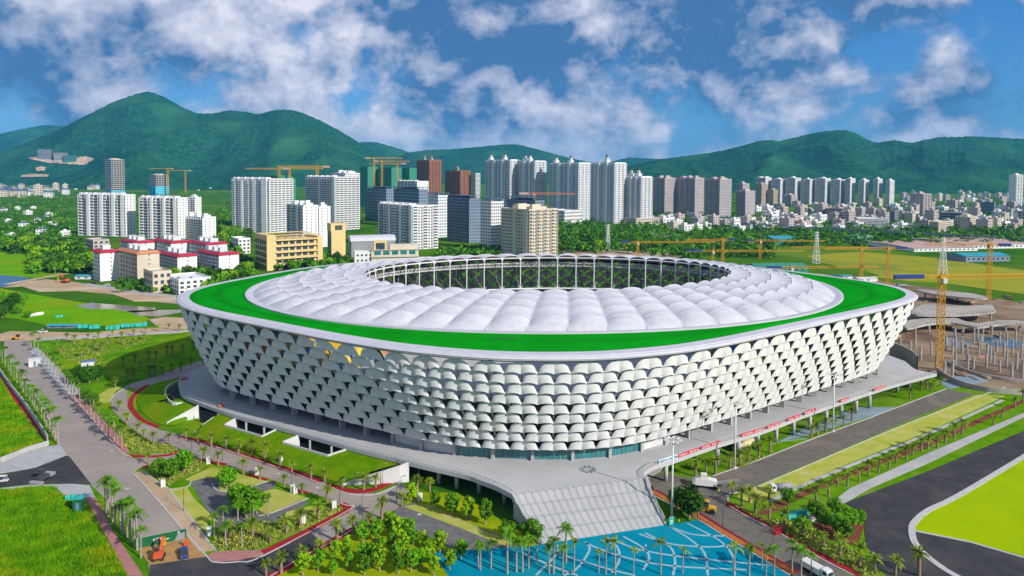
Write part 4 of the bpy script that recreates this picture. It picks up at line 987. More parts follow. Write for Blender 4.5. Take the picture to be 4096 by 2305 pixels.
def face(W, Gm, S, o, d, n, L, z0, nf, fh, style, bay=7.0):
    """one facade: o corner, d along, n outwards, drawn into wall, glass and slab builders"""
    o, d, n = Vector(o), Vector(d), Vector(n); H_ = nf * fh
    if L < 2: return
    nb = max(1, round(L / bay)); bw = L / nb
    for b in range(nb):
        x0 = b * bw; mid = o + d * (x0 + bw / 2); st = style
        if style == 'mix': st = 'balc' if b % 2 == 0 else 'win'
        if style == 'bays': st = 'balc' if b % 3 != 1 else 'recess'
        if st in ('balc', 'recess'):
            Gm.obox(mid + n * .08 + Vector((0, 0, z0 + H_ / 2)), d * (bw * .5 - .55), n * .06, (0, 0, H_ / 2 - .2))
            if st == 'balc':
                for f in range(nf):
                    S.obox(mid + n * .75 + Vector((0, 0, z0 + f * fh + .72)), d * (bw * .5 - .75), n * .68, (0, 0, .78))
                W.obox(o + d * (x0 + .3) + n * .55 + Vector((0, 0, z0 + H_ / 2)), d * .3, n * .5, (0, 0, H_ / 2))
            else:
                for f in range(nf): S.obox(mid + n * .2 + Vector((0, 0, z0 + f * fh + .3)), d * (bw * .5 - .6), n * .15, (0, 0, .3))
        elif st == 'band':
            for f in range(nf): Gm.obox(mid + n * .05 + Vector((0, 0, z0 + f * fh + fh * .62)), d * (bw * .5 - .35), n * .05, (0, 0, fh * .27))
        elif st == 'win':
            k = max(1, round(bw / 3.5))
            for f in range(nf):
                for q in range(k): Gm.obox(mid + d * ((q + .5) / k - .5) * bw + n * .04 + Vector((0, 0, z0 + f * fh + fh * .55)), d * (bw / k * .27), n * .05, (0, 0, fh * .27))
        elif st == 'slit':
            for f in range(nf): Gm.obox(mid + n * .04 + Vector((0, 0, z0 + f * fh + fh * .55)), d * .45, n * .05, (0, 0, fh * .25))
    if style in ('balc', 'bays', 'mix'): W.obox(o + d * (L - .3) + n * .5 + Vector((0, 0, z0 + H_ / 2)), d * .3, n * .5, (0, 0, H_ / 2))
def corner(xl, xs, xr, yb, a):
    Pc = G(xs, yb); kl, kr = (xl - 1288) / F_PX, (xr - 1288) / F_PX
    while a > 8 and math.cos(rad(a)) + kl * math.sin(rad(a)) < .30: a -= 1
    c, s = math.cos(rad(a)), math.sin(rad(a))
    L = (Pc.x - kl * Pc.y) / (c + kl * s); R_ = (kr * Pc.y - Pc.x) / max(s - kr * c, .12)
    return Pc, max(min(L, 80), 3), max(min(R_, 45), 3), a
def tower(label, xl, xs, xr, yt, yb, a, nf, ls, rs, wall='wall_white', glass='pane', bay=7.0, roof='core', cat='apartment block', name='apartment_tower', group=CITY, notch=None, slabm=None, hoard=None, depth=None):
    Pc, L, R_, a = corner(xl, xs, xr, yb, a)
    if depth: R_ = depth
    H_ = top_z(Pc, yt); fh = H_ / nf
    t = empty(name, label, cat, tuple(Pc), -rad(a), group)
    W, Gm, S = MB(), MB(), MB()
    W.box(-L, 0, 0, R_, 0, H_)
    if notch:                                   # projecting end wings break up the long face
        for f0, f1, dep in notch: W.box(-L * f1, -L * f0, -dep, 0.01, 0, H_ * 1.0 + (1.5 if dep > 1.2 else -1))
    face(W, Gm, S, (-L, 0, 0), (1, 0, 0), (0, -1, 0), L, 0, nf, fh, ls, bay)
    face(W, Gm, S, (0, 0, 0), (0, 1, 0), (1, 0, 0), R_, 0, nf, fh, rs, bay)
    face(W, Gm, S, (-L, R_, 0), (0, -1, 0), (-1, 0, 0), R_, 0, nf, fh, 'win', bay)
    W.build('wall', wall, t)
    if Gm.v: Gm.build('windows', glass, t)['kind'] = 'stuff'
    if S.v: S.build('balconies', slabm or wall, t)['kind'] = 'stuff'
    mb = MB(); e = .5
    for x0, x1, y0, y1 in ((-L, 0, 0, e), (-L, 0, R_ - e, R_), (-L, -L + e, e, R_ - e), (-e, 0, e, R_ - e)): mb.box(x0, x1, y0, y1, H_ + .003, H_ + 1.3)
    mb.build('parapet', wall, t)
    rr = random.Random(int(xl * 7 + yt))
    if roof == 'core':
        n = max(1, int(L / 16))
        for k in range(n):
            mb = MB(); cx = -L * (k + .5) / n; w = min(4.5, L / n * .3); mb.box(cx - w, cx + w, R_ * .25, R_ * .75, H_ - .05, H_ + rr.uniform(2.6, 4.8)); mb.box(cx - w * .4, cx + w * .5, R_ * .3, R_ * .6, H_, H_ + 6.0 * rr.uniform(.8, 1.1)); mb.build('stair_core', wall, t)
    if roof == 'frames':
        for k in range(max(1, int(L / 15))):
            mb = MB(); x = -L + 3 + k * 15.0; w = 8.5
            for xx in (x, x + w): mb.box(xx, xx + .7, -.6, 5, H_ - 6, H_ + 3.4)
            mb.box(x, x + w + .7, -.6, 0.2, H_ + 2.7, H_ + 3.4); mb.box(x + 1, x + w, 3.5, min(R_ - 1, 10), H_ - .1, H_ + 3.2); mb.build('roof_frame', wall, t)
    if roof == 'canopy':
        mb = MB(); mb.box(-L - 1.5, 1.5, -1.5, R_ + 1.5, H_ + 4.2, H_ + 4.8); mb.build('roof_canopy', 'roof_blue', t)
        mb = MB()
        for k in range(6):
            for y in (0.6, R_ - .6): mb.box(-L * k / 5 - .3 if k else -.9, -L * k / 5 + .3 if k < 5 else -L + .9, y - .3, y + .3, H_, H_ + 4.2)
        mb.box(-L * .7, -L * .3, R_ * .3, R_ * .7, H_ - .1, H_ + 4.19); mb.build('roof_post', wall, t)
    if roof == 'turret':
        mb = MB(); mb.box(-L + 1, -1, 2, R_ - 2, H_ - .1, H_ + 2.5); mb.build('stair_core', wall, t)
    if hoard:
        mb = MB(); z1 = H_ * hoard; mb.box(-L - 1.2, 1.2, -2.6, R_ + 1.2, 0, z1); mb.build('scaffold_sheet', 'hoard_cyan', t)
    return t, L, R_, H_
def spire(t, x, y, H_, s=1.0, wall='wall_white', roofm='roof_dark'):
    mb = MB(); mb.box(x - 4.2 * s, x + 4.2 * s, y - 4.2 * s, y + 4.2 * s, H_ - 10 * s, H_ + 7 * s); mb.box(x - 4.8 * s, x + 4.8 * s, y - 4.8 * s, y + 4.8 * s, H_ + 7 * s, H_ + 7.8 * s); mb.tube((x, y, H_ + 7.8 * s), (x, y, H_ + 12 * s), 3.3 * s, 3.1 * s, 8); mb.tube((x, y, H_ + 12 * s), (x, y, H_ + 12.7 * s), 3.8 * s, 3.8 * s, 8)
    p = mb.build('turret', wall, t)
    mb = MB()
    for k in range(4):
        a = math.pi / 4 + k * math.pi / 2; mb.obox((x + 3.15 * s * math.cos(a), y + 3.15 * s * math.sin(a), H_ + 9.9 * s), (math.cos(a) * .1, math.sin(a) * .1, 0), (-math.sin(a) * .8 * s, math.cos(a) * .8 * s, 0), (0, 0, 1.3 * s))
    mb.build('opening', 'pane', p)
    mb = MB(); mb.tube((x, y, H_ + 12.7 * s), (x, y, H_ + 18.5 * s), 3.3 * s, .25, 8); mb.tube((x, y, H_ + 18.5 * s), (x, y, H_ + 23 * s), .16, .05, 5); mb.build('spire_roof', roofm, p)
# --- left
tower('long white apartment block with fourteen balcony floors, leftmost of the pair', 180, 318, 340, 492, 596, 14, 14, 'bays', 'slit', bay=6.5, roof='frames', notch=[(.04, .10, 1.6), (.22, .28, 2.2), (.47, .53, 2.2), (.74, .80, 2.2)])
tower('long white apartment block with fourteen balcony floors, nearer the red-roofed houses', 349, 450, 472, 500, 603, 14, 14, 'bays', 'slit', bay=6.5, roof='frames', notch=[(.05, .12, 1.6), (.32, .38, 2.2), (.64, .70, 2.2)])
tower('narrow white apartment block tucked behind the long pair', 470, 492, 506, 498, 560, 20, 12, 'mix', 'slit', roof='core')
tower('short white apartment block at the end of the long pair', 456, 512, 542, 549, 606, 38, 9, 'balc', 'slit', bay=6, roof='core')
t, L, R_, H_ = tower('bare concrete tower under construction above cyan sheeting', 263, 281, 341, 402, 491, 62, 17, 'band', 'balc', wall='wall_cream', glass='pane', bay=9, roof='core', hoard=.13, cat='tower', name='unfinished_tower')
t, L, R_, H_ = tower('half-built concrete tower wrapped in tall cyan sheeting under cranes', 375, 393, 454, 441, 492, 62, 9, 'band', 'balc', wall='wall_cream', bay=9, roof='core', hoard=.46, cat='tower', name='unfinished_tower')
tower('beige block in scaffolding beside the bare concrete tower', 216, 236, 263, 438, 464, 50, 7, 'win', 'win', wall='wall_beige', roof='core')
def hill_block(label, xl, xr, yt, yb, nf, m):
    p = on_hill((xl + xr) / 2, yb)
    if p is None: return
    k = p.y / F_PX; w = (xr - xl) * k; h = top_z(p, yt) - p.z; t = empty('unfinished_block', label, 'building', tuple(p), .35, 'unfinished blocks on the hillside'); mb = MB(); mb.box(-w / 2, w / 2, -w * .3, w * .3, -8, h); mb.build('wall', m, t)
    mb = MB(); [mb.box(-w / 2 + 1, w / 2 - 1, -w * .3 - .4, -w * .3 + .1, h * f / nf + h / nf * .3, h * f / nf + h / nf * .8) for f in range(nf)]; [mb.box(w / 2 - .1, w / 2 + .4, -w * .3 + 1, w * .3 - 1, h * f / nf + h / nf * .3, h * f / nf + h / nf * .8) for f in range(nf)]; mb.build('floor_openings', 'pane', t)['kind'] = 'stuff'
hill_block('grey concrete block under construction on the hillside, tallest of three', 100, 128, 376, 400, 8, 'wall_grey')
hill_block('brownish concrete block under construction on the hillside, middle of three', 140, 168, 385, 404, 6, 'wall_pink')
hill_block('grey-green netted block on the hillside, nearest the bare earth', 164, 192, 391, 406, 6, 'net_green')
# --- centre left
tower('tall white balcony tower at the end of the cluster, above the yellow school', 578, 680, 741, 452, 587, 28, 24, 'mix', 'balc', bay=7, roof='frames', notch=[(.06, .20, 2.4), (.40, .46, 1.2), (.70, .76, 1.2)])
tower('tall white balcony tower with a broad sunlit end, behind the white slab', 745, 845, 914, 447, 580, 40, 24, 'balc', 'balc', bay=7, roof='frames', notch=[(.0, .1, 2.0), (.5, .56, 1.2)])
tower('white slab tower rising behind the yellow school building', 722, 765, 800, 519, 624, 52, 14, 'bays', 'slit', bay=6, roof='core', notch=[(.3, .4, 1.2)])
tower('slim white slab with a blank sunlit end next to the yellow tower', 793, 803, 831, 522, 622, 55, 14, 'win', 'slit', bay=6, roof='core')
tower('wide white tower with blue-shaded balcony front beside the long road', 905, 1038, 1101, 520, 629, 50, 15, 'bays', 'mix', bay=6.5, roof='frames', notch=[(.0, .08, 1.5), (.3, .36, 1.5), (.62, .68, 1.5)])
tower('blue glazed office block with flat dark canopy roof, behind the wide white tower', 915, 972, 992, 477, 560, 50, 11, 'band', 'win', wall='wall_blue', glass='pane_blue', bay=8, roof='canopy')
tower('blue glazed block with canopy roof and white end wall, nearer the brown towers', 990, 1054, 1077, 479, 575, 50, 12, 'band', 'win', wall='wall_blue', glass='pane_blue', bay=8, roof='canopy')
tower('stepped white apartment block showing over the blue canopy roofs', 955, 1050, 1078, 457, 530, 45, 14, 'mix', 'slit', roof='frames')
tower('white and blue block with canopy roof beside the three glazed slabs', 1077, 1102, 1128, 494, 598, 48, 14, 'win', 'win', glass='pane_blue', roof='canopy', bay=7)
tower('dark blue glazed slab with canopy roof, middle of the canopy row', 1126, 1182, 1210, 502, 612, 50, 14, 'bays', 'win', wall='wall_blue', glass='pane_blue', bay=6, roof='canopy', slabm='wall_grey')
tower('white slab with canopy roof and bright windowed end, beside the cream tower', 1209, 1235, 1267, 510, 630, 50, 15, 'win', 'win', roof='canopy', bay=7)
tower('grey slab with canopy roof hidden behind the cream tower', 1275, 1345, 1370, 507, 600, 50, 12, 'band', 'win', wall='wall_blue', roof='canopy')
tower('cream apartment tower standing right behind the stadium roof', 1261, 1330, 1410, 530, 650, 46, 14, 'win', 'mix', wall='wall_cream', bay=6, roof='core', notch=[(.05, .2, .8), (.45, .55, .8)], slabm='wall_cream')
# --- brown pair
for nm, (xl, xs, xr, yt, yb) in (('tall brown tower with pointed lanterns, taller of the brown pair', (1048, 1080, 1146, 404, 512)), ('tall brown tower with one lantern, shorter of the brown pair', (1120, 1158, 1184, 431, 520))):
    t, L, R_, H_ = tower(nm, xl, xs, xr, yt, yb, 47, 32, 'mix', 'mix', wall='wall_brown', glass='pane_brown', bay=6, roof='turret', notch=[(.2, .28, 1.6), (.6, .68, 1.6)])
    for fx in ((.2, .75) if xl < 1100 else (.45,)): spire(t, -L * fx, R_ * .4, H_, .8, 'wall_beige', 'roof_orange')
# --- white spired towers
for nm, (xl, xs, xr, yt, yb), sp in (('spired white tower at the left end of the spired row, two lanterns apart', (1212, 1283, 1307, 404, 545), (.35, .92)), ('spired white tower with two lanterns close together', (1305, 1345, 1374, 407, 548), (.55, .85)), ('spired white tower in the middle of the row with bright right end', (1373, 1455, 1487, 412, 555), (.42, .92)),
        ('spired white tower with a single lantern', (1486, 1545, 1575, 412, 568), (.5,)), ('shorter spired white tower at the right end of the spired row', (1575, 1612, 1641, 447, 569), (.45, .95))):
    t, L, R_, H_ = tower(nm, xl, xs, xr, yt, yb, 48, 34 if yt < 440 else 28, 'mix', 'mix', glass='pane_blue', bay=5.5, roof='turret', notch=[(.28, .36, 2.2), (.62, .70, 2.2)])
    for fx in sp: spire(t, -L * fx, R_ * .35, H_, .95)
tower('cream arcaded podium block in front of the spired row', 1571, 1600, 1650, 551, 570, 52, 3, 'win', 'win', wall='wall_cream', roof='none', bay=5)
tower('low white civic block with grey roof at the foot of the spired towers', 1376, 1420, 1466, 532, 568, 48, 4, 'win', 'win', roof='none', bay=6)
# --- pinkish group and far slabs
for nm, (xl, xs, xr, yt, yb), nf in (('pinkish slab tower next to the shorter spired tower', (1641, 1672, 1702, 449, 541), 26), ('pinkish slab tower, second of its row with blue balconies', (1700, 1748, 1771, 449, 542), 26), ('pinkish tower with broad sunlit front', (1774, 1810, 1853, 452, 553), 26), ('shorter pinkish tower beside the broad one', (1852, 1875, 1900, 482, 550), 20), ('brownish tower behind the shorter pinkish tower', (1852, 1868, 1885, 463, 522), 18)):
    tower(nm, xl, xs, xr, yt, yb, 47, nf, 'mix', 'win', wall='wall_pink', glass='pane_blue', bay=6, roof='core')
tower('slim beige tower in front of the far dark slabs', 1900, 1915, 1930, 464, 515, 47, 17, 'win', 'win', wall='wall_beige', roof='core')
tower('shorter beige tower in front of the far dark slabs', 1930, 1945, 1957, 479, 515, 47, 12, 'win', 'win', wall='wall_beige', roof='core')
tower('pale mid-rise block below the far dark slabs', 1968, 1990, 2019, 492, 519, 45, 9, 'win', 'win', wall='wall_pink', roof='core')
xs_ = [1900, 1940, 1976, 2014, 2050, 2090, 2126, 2160, 2196, 2228, 2255]
for i, (x0, x1) in enumerate(zip(xs_, xs_[1:])):
    tower('far dark and white slab tower, %s from the beige towers in the long row' % ORD[i], x0, x0 + (x1 - x0) * (.62 if i < 6 else .35), x1, 448 + i * .4 + (3 if i % 2 else 0), 513 + i * .6, 44, 22, 'balc', 'win', wall='wall_white' , glass='pane', bay=8, roof='core', group='long row of far slab towers')
tower('broad pinkish block behind the low-rise town', 2289, 2320, 2402, 489, 537, 55, 11, 'slit', 'mix', wall='wall_pink', roof='core')
tower('dark blue office block in the low-rise town', 2469, 2500, 2516, 511, 537, 40, 7, 'band', 'band', wall='wall_blue', roof='core')
tower('white tower standing alone at the right edge of the town', 2537, 2553, 2590, 441, 526, 58, 24, 'slit', 'mix', roof='core')
tower('unfinished dark concrete frame block in the low-rise town', 1360 + 1005, 2420, 2450, 538, 575, 40, 6, 'band', 'band', wall='wall_grey', roof='none')
tower('unfinished dark concrete frame block with blue sheeting', 2204, 2250, 2262, 533, 556, 40, 5, 'band', 'band', wall='wall_grey', roof='none')
tower('long white school block with balcony floors in the town', 2160, 2235, 2252, 553, 573, 20, 5, 'balc', 'win', roof='none', bay=9)
tower('cream school block with open galleries at the town edge', 2340, 2360, 2412, 560, 584, 55, 5, 'win', 'win', wall='wall_cream', roof='none', bay=6)
tower('white corner block beside the cream school', 2405, 2440, 2475, 548, 580, 45, 6, 'win', 'win', wall='wall_cream', roof='core')
tower('red and white striped block in the low-rise town', 2078, 2120, 2150, 526, 546, 35, 5, 'band', 'band', wall='wall_pink', roof='none')
# green-netted towers behind
for i, (xl, xs, xr, yt, yb) in enumerate([(905, 925, 950, 421, 520), (950, 985, 1010, 423, 522), (1012, 1030, 1048, 424, 522), (668, 705, 744, 443, 540), (1186, 1196, 1208, 437, 520)]):
    tower('tower wrapped in green netting, ' + ('darkest of the far group', 'middle of the far group', 'nearest the brown towers', 'behind the white balcony towers', 'slim one between brown and white towers')[i], xl, xs, xr, yt, yb, 47, 26, 'band', 'band', wall='net_green' if i < 4 else 'wall_white', glass='net_green' if i < 4 else 'pane', roof='none', cat='tower', name='unfinished_tower')
tower('white balcony tower top showing behind the two tallest balcony towers', 836, 870, 905, 437, 560, 47, 25, 'mix', 'win', roof='core')

# --- red-roofed houses
def red_house(label, xl, xs, xr, yt, yb, a, nf, wall='wall_white', roofm='roof_red'):
    Pc, L, R_, a = corner(xl, xs, xr, yb, a); H_ = top_z(Pc, yt); fh = H_ / nf; R_ = min(R_, 18); L = min(L, 42)
    t = empty('red_roofed_house' if roofm == 'roof_red' else 'cream_house', label, 'apartment block', tuple(Pc), -rad(a), 'walk-up blocks beside the meadow')
    W, S = MB(), MB(); W.box(-L, 0, 0, R_, 0, H_)
    nb = max(2, round(L / 6)); bw = L / nb
    for b in range(nb):
        W.box(-L + b * bw + bw * .62, -L + b * bw + bw * .98, -1.6, 0.01, 0, H_ - .01)
        for f in range(nf): S.box(-L + b * bw + .2, -L + b * bw + bw * .60, -1.3, 0, f * fh + .1, f * fh + 1.1)
    W.build('wall', wall, t); S.build('balconies', wall, t)['kind'] = 'stuff'
    for b in range(nb):
        for f in range(nf):
            mb = MB(); mb.box(-L + b * bw + .4, -L + b * bw + bw * .58, -.08, .02, f * fh + 1.1, f * fh + fh * .92); mb.build('window', 'pane', t)
            if f % 1 == 0: mb = MB(); mb.box(-L + b * bw + bw * .68, -L + b * bw + bw * .9, -1.66, -1.58, f * fh + fh * .4, f * fh + fh * .8); mb.build('window', 'pane', t)
    for f in range(nf):
        mb = MB(); mb.box(-.02, .06, R_ * .45, R_ * .45 + .9, f * fh + fh * .45, f * fh + fh * .8); mb.build('window', 'pane', t)
    # mansard eave strip round the flat roof, then roof huts
    mb = MB()
    o_, i_ = [(-L - .8, -2.3), (.8, -2.3), (.8, R_ + .8), (-L - .8, R_ + .8)], [(-L + 1.2, .6), (-1.2, .6), (-1.2, R_ - 1.4), (-L + 1.2, R_ - 1.4)]
    for k in range(4):
        a0, a1, b0, b1 = o_[k], o_[(k + 1) % 4], i_[k], i_[(k + 1) % 4]
        mb.add([(a0[0], a0[1], H_), (a1[0], a1[1], H_), (b1[0], b1[1], H_ + 2.0), (b0[0], b0[1], H_ + 2.0)], [(0, 1, 2, 3)])
        mb.add([(a0[0], a0[1], H_ - .35), (a1[0], a1[1], H_ - .35), (a1[0], a1[1], H_), (a0[0], a0[1], H_)], [(0, 1, 2, 3)])
    mb.add([(x, y, H_ - .35) for x, y in o_], [(3, 2, 1, 0)]); mb.build('eave', roofm, t)
    mb = MB(); mb.box(-L + 1.2, -1.2, .6, R_ - 1.4, H_ - .2, H_ + 1.6); mb.build('flat_roof', 'roof_grey', t)
    for k in range(max(1, int(L / 11))):
        mb = MB(); x = -L + 4 + k * 11; mb.box(x, x + 4.5, R_ * .3, R_ * .7, H_ + 1.5, H_ + 4.6); mb.box(x - .4, x + 4.9, R_ * .3 - .4, R_ * .7 + .4, H_ + 4.6, H_ + 4.9); mb.build('roof_hut', 'wall_white', t)
red_house('white walk-up block with crimson eaves, farthest back beside the long apartment block', 294, 346, 386, 612, 668, 42, 6)
red_house('white walk-up block with crimson eaves, back row beside the yellow school', 477, 524, 574, 616, 678, 42, 6)
red_house('white walk-up block with crimson eaves, back row middle', 386, 435, 481, 612, 672, 42, 6)
red_house('white walk-up block with crimson eaves, front row nearest the stadium', 490, 556, 599, 642, 697, 42, 6)
red_house('white walk-up block with crimson eaves, front row between two others', 390, 452, 493, 646, 700, 42, 6)
red_house('white walk-up block with crimson eaves, front row at the meadow end', 233, 258, 300, 636, 708, 42, 7)
red_house('cream walk-up block with orange eaves in the front row', 278, 352, 398, 639, 720, 42, 7, 'wall_cream', 'roof_orange')
# --- school, yellow tower, hall
def school():
    Pc, L, R_, a = corner(626, 672, 800, 682, 57); L = min(L, 34); H_ = top_z(Pc, 604)
    t = empty('school_building', 'yellow school building with open galleries and roof pergola', 'school', tuple(Pc), -rad(a)); W = MB(); fh = H_ / 5
    R_ = (G(800, 668) - Pc).length
    W.box(-L, 0, .0, 8, 0, H_ + 4); W.box(-L, -2, 8, R_, 0, H_ - 1); W.box(-L, 0, R_ - 5, R_, 0, H_ + 1); W.build('wall', 'wall_yellow', t)
    for f in range(5):
        mb = MB(); mb.box(-2, .6, 8, R_ - 5, f * fh + fh - 1.5, f * fh + fh - .2); mb.build('gallery', 'wall_yellow', t)
        for k in range(6):
            y = 9.5 + k * (R_ - 16) / 6; mb = MB(); mb.box(-2.05, -1.9, y, y + (R_ - 16) / 6 - 1.6, f * fh + .5, f * fh + fh - 1.6); mb.build('window', 'pane', t)
    for f in range(5):
        for k in range(5):
            x = -L + 1.5 + k * (L - 3) / 5; mb = MB(); mb.box(x, x + (L - 3) / 5 - 1, -.06, .02, f * fh + .8, f * fh + fh - .7); mb.build('window', 'pane', t)
    mb = MB()
    for y in np.linspace(9, R_ - 6, 7): mb.box(-L + 1, -1, y - .25, y + .25, H_ + 2.6, H_ + 3.2)
    for x in (-L + 1, -1.4): mb.box(x, x + .5, 8, R_ - 5, H_ + 3.2, H_ + 3.8)
    mb.build('pergola', 'wall_yellow', t)
    for y in np.linspace(11, R_ - 8, 6): mb = MB(); mb.box(-1.6, -1.1, y - .2, y + .2, H_ - 1, H_ + 2.6); mb.box(-L + 1.2, -L + 1.7, y - .2, y + .2, H_ - 1, H_ + 2.6); mb.build('pergola_post', 'roof_red', t)
school()
def yellow_tower():
    Pc, L, R_, a = corner(822, 834, 868, 660, 60); H_ = top_z(Pc, 563)
    t = empty('stair_tower', 'tall yellow tower with a framed opening near its top', 'tower', tuple(Pc), -rad(60)); mb = MB(); mb.box(-L, 0, 0, R_, 0, H_ * .80); mb.box(-L, 0, -.5, R_ + .5, H_ * .80, H_); mb.build('wall', 'wall_yellow', t)
    mb = MB(); mb.box(-.02, .1, R_ * .25, R_ * .78, H_ * .83, H_ * .95); mb.build('opening', 'pane', t)
    mb = MB()
    for y in (R_ * .25, R_ * .5, R_ * .74): mb.box(.1, .25, y, y + .4, H_ * .83, H_ * .95)
    mb.build('opening_frame', 'wall_brown', t)
    mb = MB(); mb.box(-L - .1, -L * .1, -.1, .05, 1, H_ * .78); mb.build('stair_glazing', 'pane_blue', t)
yellow_tower()
def hall():
    Pc, L, R_, a = corner(864, 884, 980, 648, 70); H_ = top_z(Pc, 608)
    t = empty('sports_hall', 'grey sports hall with a pale barrel roof', 'hall', tuple(Pc), -rad(70)); R_ = (G(980, 640) - Pc).length; L = 26
    mb = MB(); mb.box(-L, 0, 0, R_, 0, H_); mb.build('wall', 'wall_grey', t)
    mb = MB(); n = 10; A, B = [], []
    for k in range(n + 1):
        a = math.pi * k / n; x = -L / 2 + (L / 2 + .6) * math.cos(a); z = H_ + 5.5 * math.sin(a); A.append((x, -.8, z)); B.append((x, R_ + .8, z))
    mb.strip(A, B); mb.add(A, [tuple(range(n + 1))]); mb.add(B, [tuple(range(n, -1, -1))]); mb.build('barrel_roof', 'membrane', t, False)
    Pc2 = G(892, 662); t2 = empty('annex', 'white annex with square windows below the sports hall', 'annex', tuple(Pc2), -rad(72)); h2 = top_z(Pc2, 633); w2 = (G(943, 661) - Pc2).length
    mb = MB(); mb.box(-12, 0, 0, w2, 0, h2); mb.build('wall', 'wall_white', t2)
    for r_ in range(2):
        for k in range(4): mb = MB(); y = 2 + k * (w2 - 3) / 4; mb.box(-.03, .08, y, y + 2.2, 1.5 + r_ * h2 * .45, 1.5 + r_ * h2 * .45 + 1.8); mb.build('window', 'pane', t2)
    mb = MB(); mb.box(-3, 1.2, w2 * .95, w2 * 1.6, h2 * .85, h2 * 1.9); mb.build('framed_bay', 'wall_yellow', t2)
    mb = MB(); mb.box(1.2, 1.3, w2 * 1.05, w2 * 1.5, h2 * 1.05, h2 * 1.7); mb.build('bay_window', 'pane', t2)
    Pc3 = G(934, 661); t3 = empty('gallery_block', 'long cream gallery block with blue windows beside the sports hall', 'annex', tuple(Pc3), -rad(76)); h3 = top_z(Pc3, 630); w3 = (G(1050, 656) - Pc3).length
    mb = MB(); mb.box(-14, 0, 0, w3, 0, h3); mb.box(-12, -4, w3 * .4, w3, h3, h3 + 5); mb.box(-.5, 1.6, 0, w3, h3 * .42, h3 * .55); mb.box(-.5, 1.2, -.5, w3 + .5, h3, h3 + .6); mb.build('wall', 'wall_cream', t3)
    for k in range(5):
        y = 3 + k * (w3 - 4) / 5; mb = MB(); mb.box(-.03, .08, y, y + (w3 - 4) / 5 - 2.2, h3 * .60, h3 * .92); mb.build('window', 'glass_teal', t3)
hall()
for lb, xl, xs, xr, yt, yb, w in (('cream villa with red roof trim at the corner of the meadow', 357, 385, 428, 688, 738, 'wall_cream'), ('low flat-roofed white block beside the stadium rim', 410, 450, 527, 708, 742, 'wall_white'), ('white office annex behind the crimson-eaved blocks', 580, 600, 628, 603, 640, 'wall_white'), ('pinkish walk-up block behind the cream block', 212, 235, 272, 607, 645, 'wall_pink')):
    tower(lb, xl, xs, xr, yt, yb, 62, 3 if yt > 650 else 4, 'win', 'win', wall=w, roof='none', bay=4.5, cat='house', name='low_block', group='low blocks near the meadow')

# --- houses: low-rise town, villas, villages (shared meshes)
def house_mesh(k, wall, roofm, gable):
    r = random.Random(k); mb = MB(); w, d, h = r.uniform(5.5, 8), r.uniform(5, 8), r.choice((7, 10, 13, 16))
    mb.cur = 0; mb.box(-w, w, -d, d, 0, h); mb.box(-w * .4, w * .2, -d * .3, d * .4, h, h + 3)
    if not gable:
        for x0, x1, y0, y1 in ((-w, w, -d, -d + .3), (-w, w, d - .3, d), (-w, -w + .3, -d + .3, d - .3), (w - .3, w, -d + .3, d - .3)): mb.box(x0, x1, y0, y1, h + .002, h + .9)
    mb.cur = 1
    for f in range(int(h / 3.2)):
        for s in range(3):
            x = -w + (s + .25) * 2 * w / 3; mb.box(x, x + w / 3, -d - .06, -d + .02, f * 3.2 + 1, f * 3.2 + 2.4)
            y = -d + (s + .25) * 2 * d / 3; mb.box(w - .02, w + .06, y, y + d / 3, f * 3.2 + 1, f * 3.2 + 2.4); mb.box(-w - .06, -w + .02, y, y + d / 3, f * 3.2 + 1, f * 3.2 + 2.4)
    mb.cur = 2
    if gable:
        mb.add([(-w - .6, -d - .6, h), (w + .6, -d - .6, h), (w + .6, 0, h + 3.2), (-w - .6, 0, h + 3.2), (w + .6, d + .6, h), (-w - .6, d + .6, h)], [(0, 1, 2, 3), (3, 2, 4, 5), (1, 4, 2), (0, 3, 5)])
    else: mb.box(-w + .35, w - .35, -d + .35, d - .35, h, h + .15)
    return mb.mesh('house', [wall, 'pane', roofm])
HM = [house_mesh(1, 'wall_white', 'roof_grey', False), house_mesh(2, 'wall_white', 'roof_orange', False), house_mesh(3, 'wall_pink', 'roof_grey', False), house_mesh(4, 'wall_cream', 'roof_grey', False), house_mesh(5, 'wall_white', 'roof_red', False), house_mesh(6, 'wall_pink', 'roof_orange', False), house_mesh(8, 'wall_white', 'roof_blue', True), house_mesh(9, 'wall_cream', 'roof_blue', True)]
HL = ['white flat-roofed house', 'white orange-topped house', 'pinkish flat-roofed house', 'cream flat-roofed house', 'white red-topped house', 'pinkish orange-topped house']
hr = random.Random(3); taken = []; HSL = []
def add_house(x, y, k, s, label, group, rz):
    p = G(x, y)
    if any((p.x - q[0]) ** 2 + (p.y - q[1]) ** 2 < (s * 15.5) ** 2 for q in taken): return False
    taken.append((p.x, p.y)); o = put('house', HM[k]); o.location = p; HSL.append((o, x, y, label, group)); o.rotation_euler = (0, 0, rz); o.scale = (s, s, s * hr.uniform(.8, 1.25)); tag(o, label, 'house', group); return True
n = 0; tries = 0
while n < 235 and tries < 4000:
    tries += 1; y = 516 + 66 * hr.random() ** .8; x = hr.uniform(1890 if y < 545 else 1640, 2640)
    if x < 1900 and y < 558: continue
    k = hr.choice((0, 0, 0, 1, 2, 2, 3, 4, 5)); n += add_house(x, y, k, hr.uniform(.8, 1.5), HL[k], 'houses of the low-rise town', hr.choice((.5, .6, .7)) + hr.choice((0, math.pi / 2)))
for i in range(60):
    y = hr.uniform(492, 516); x = hr.uniform(2270, 2640); add_house(x, y, hr.choice((0, 2, 3)), 1.3, 'far pale house', 'far houses at the ridge foot', hr.random() * 3)
n = 0
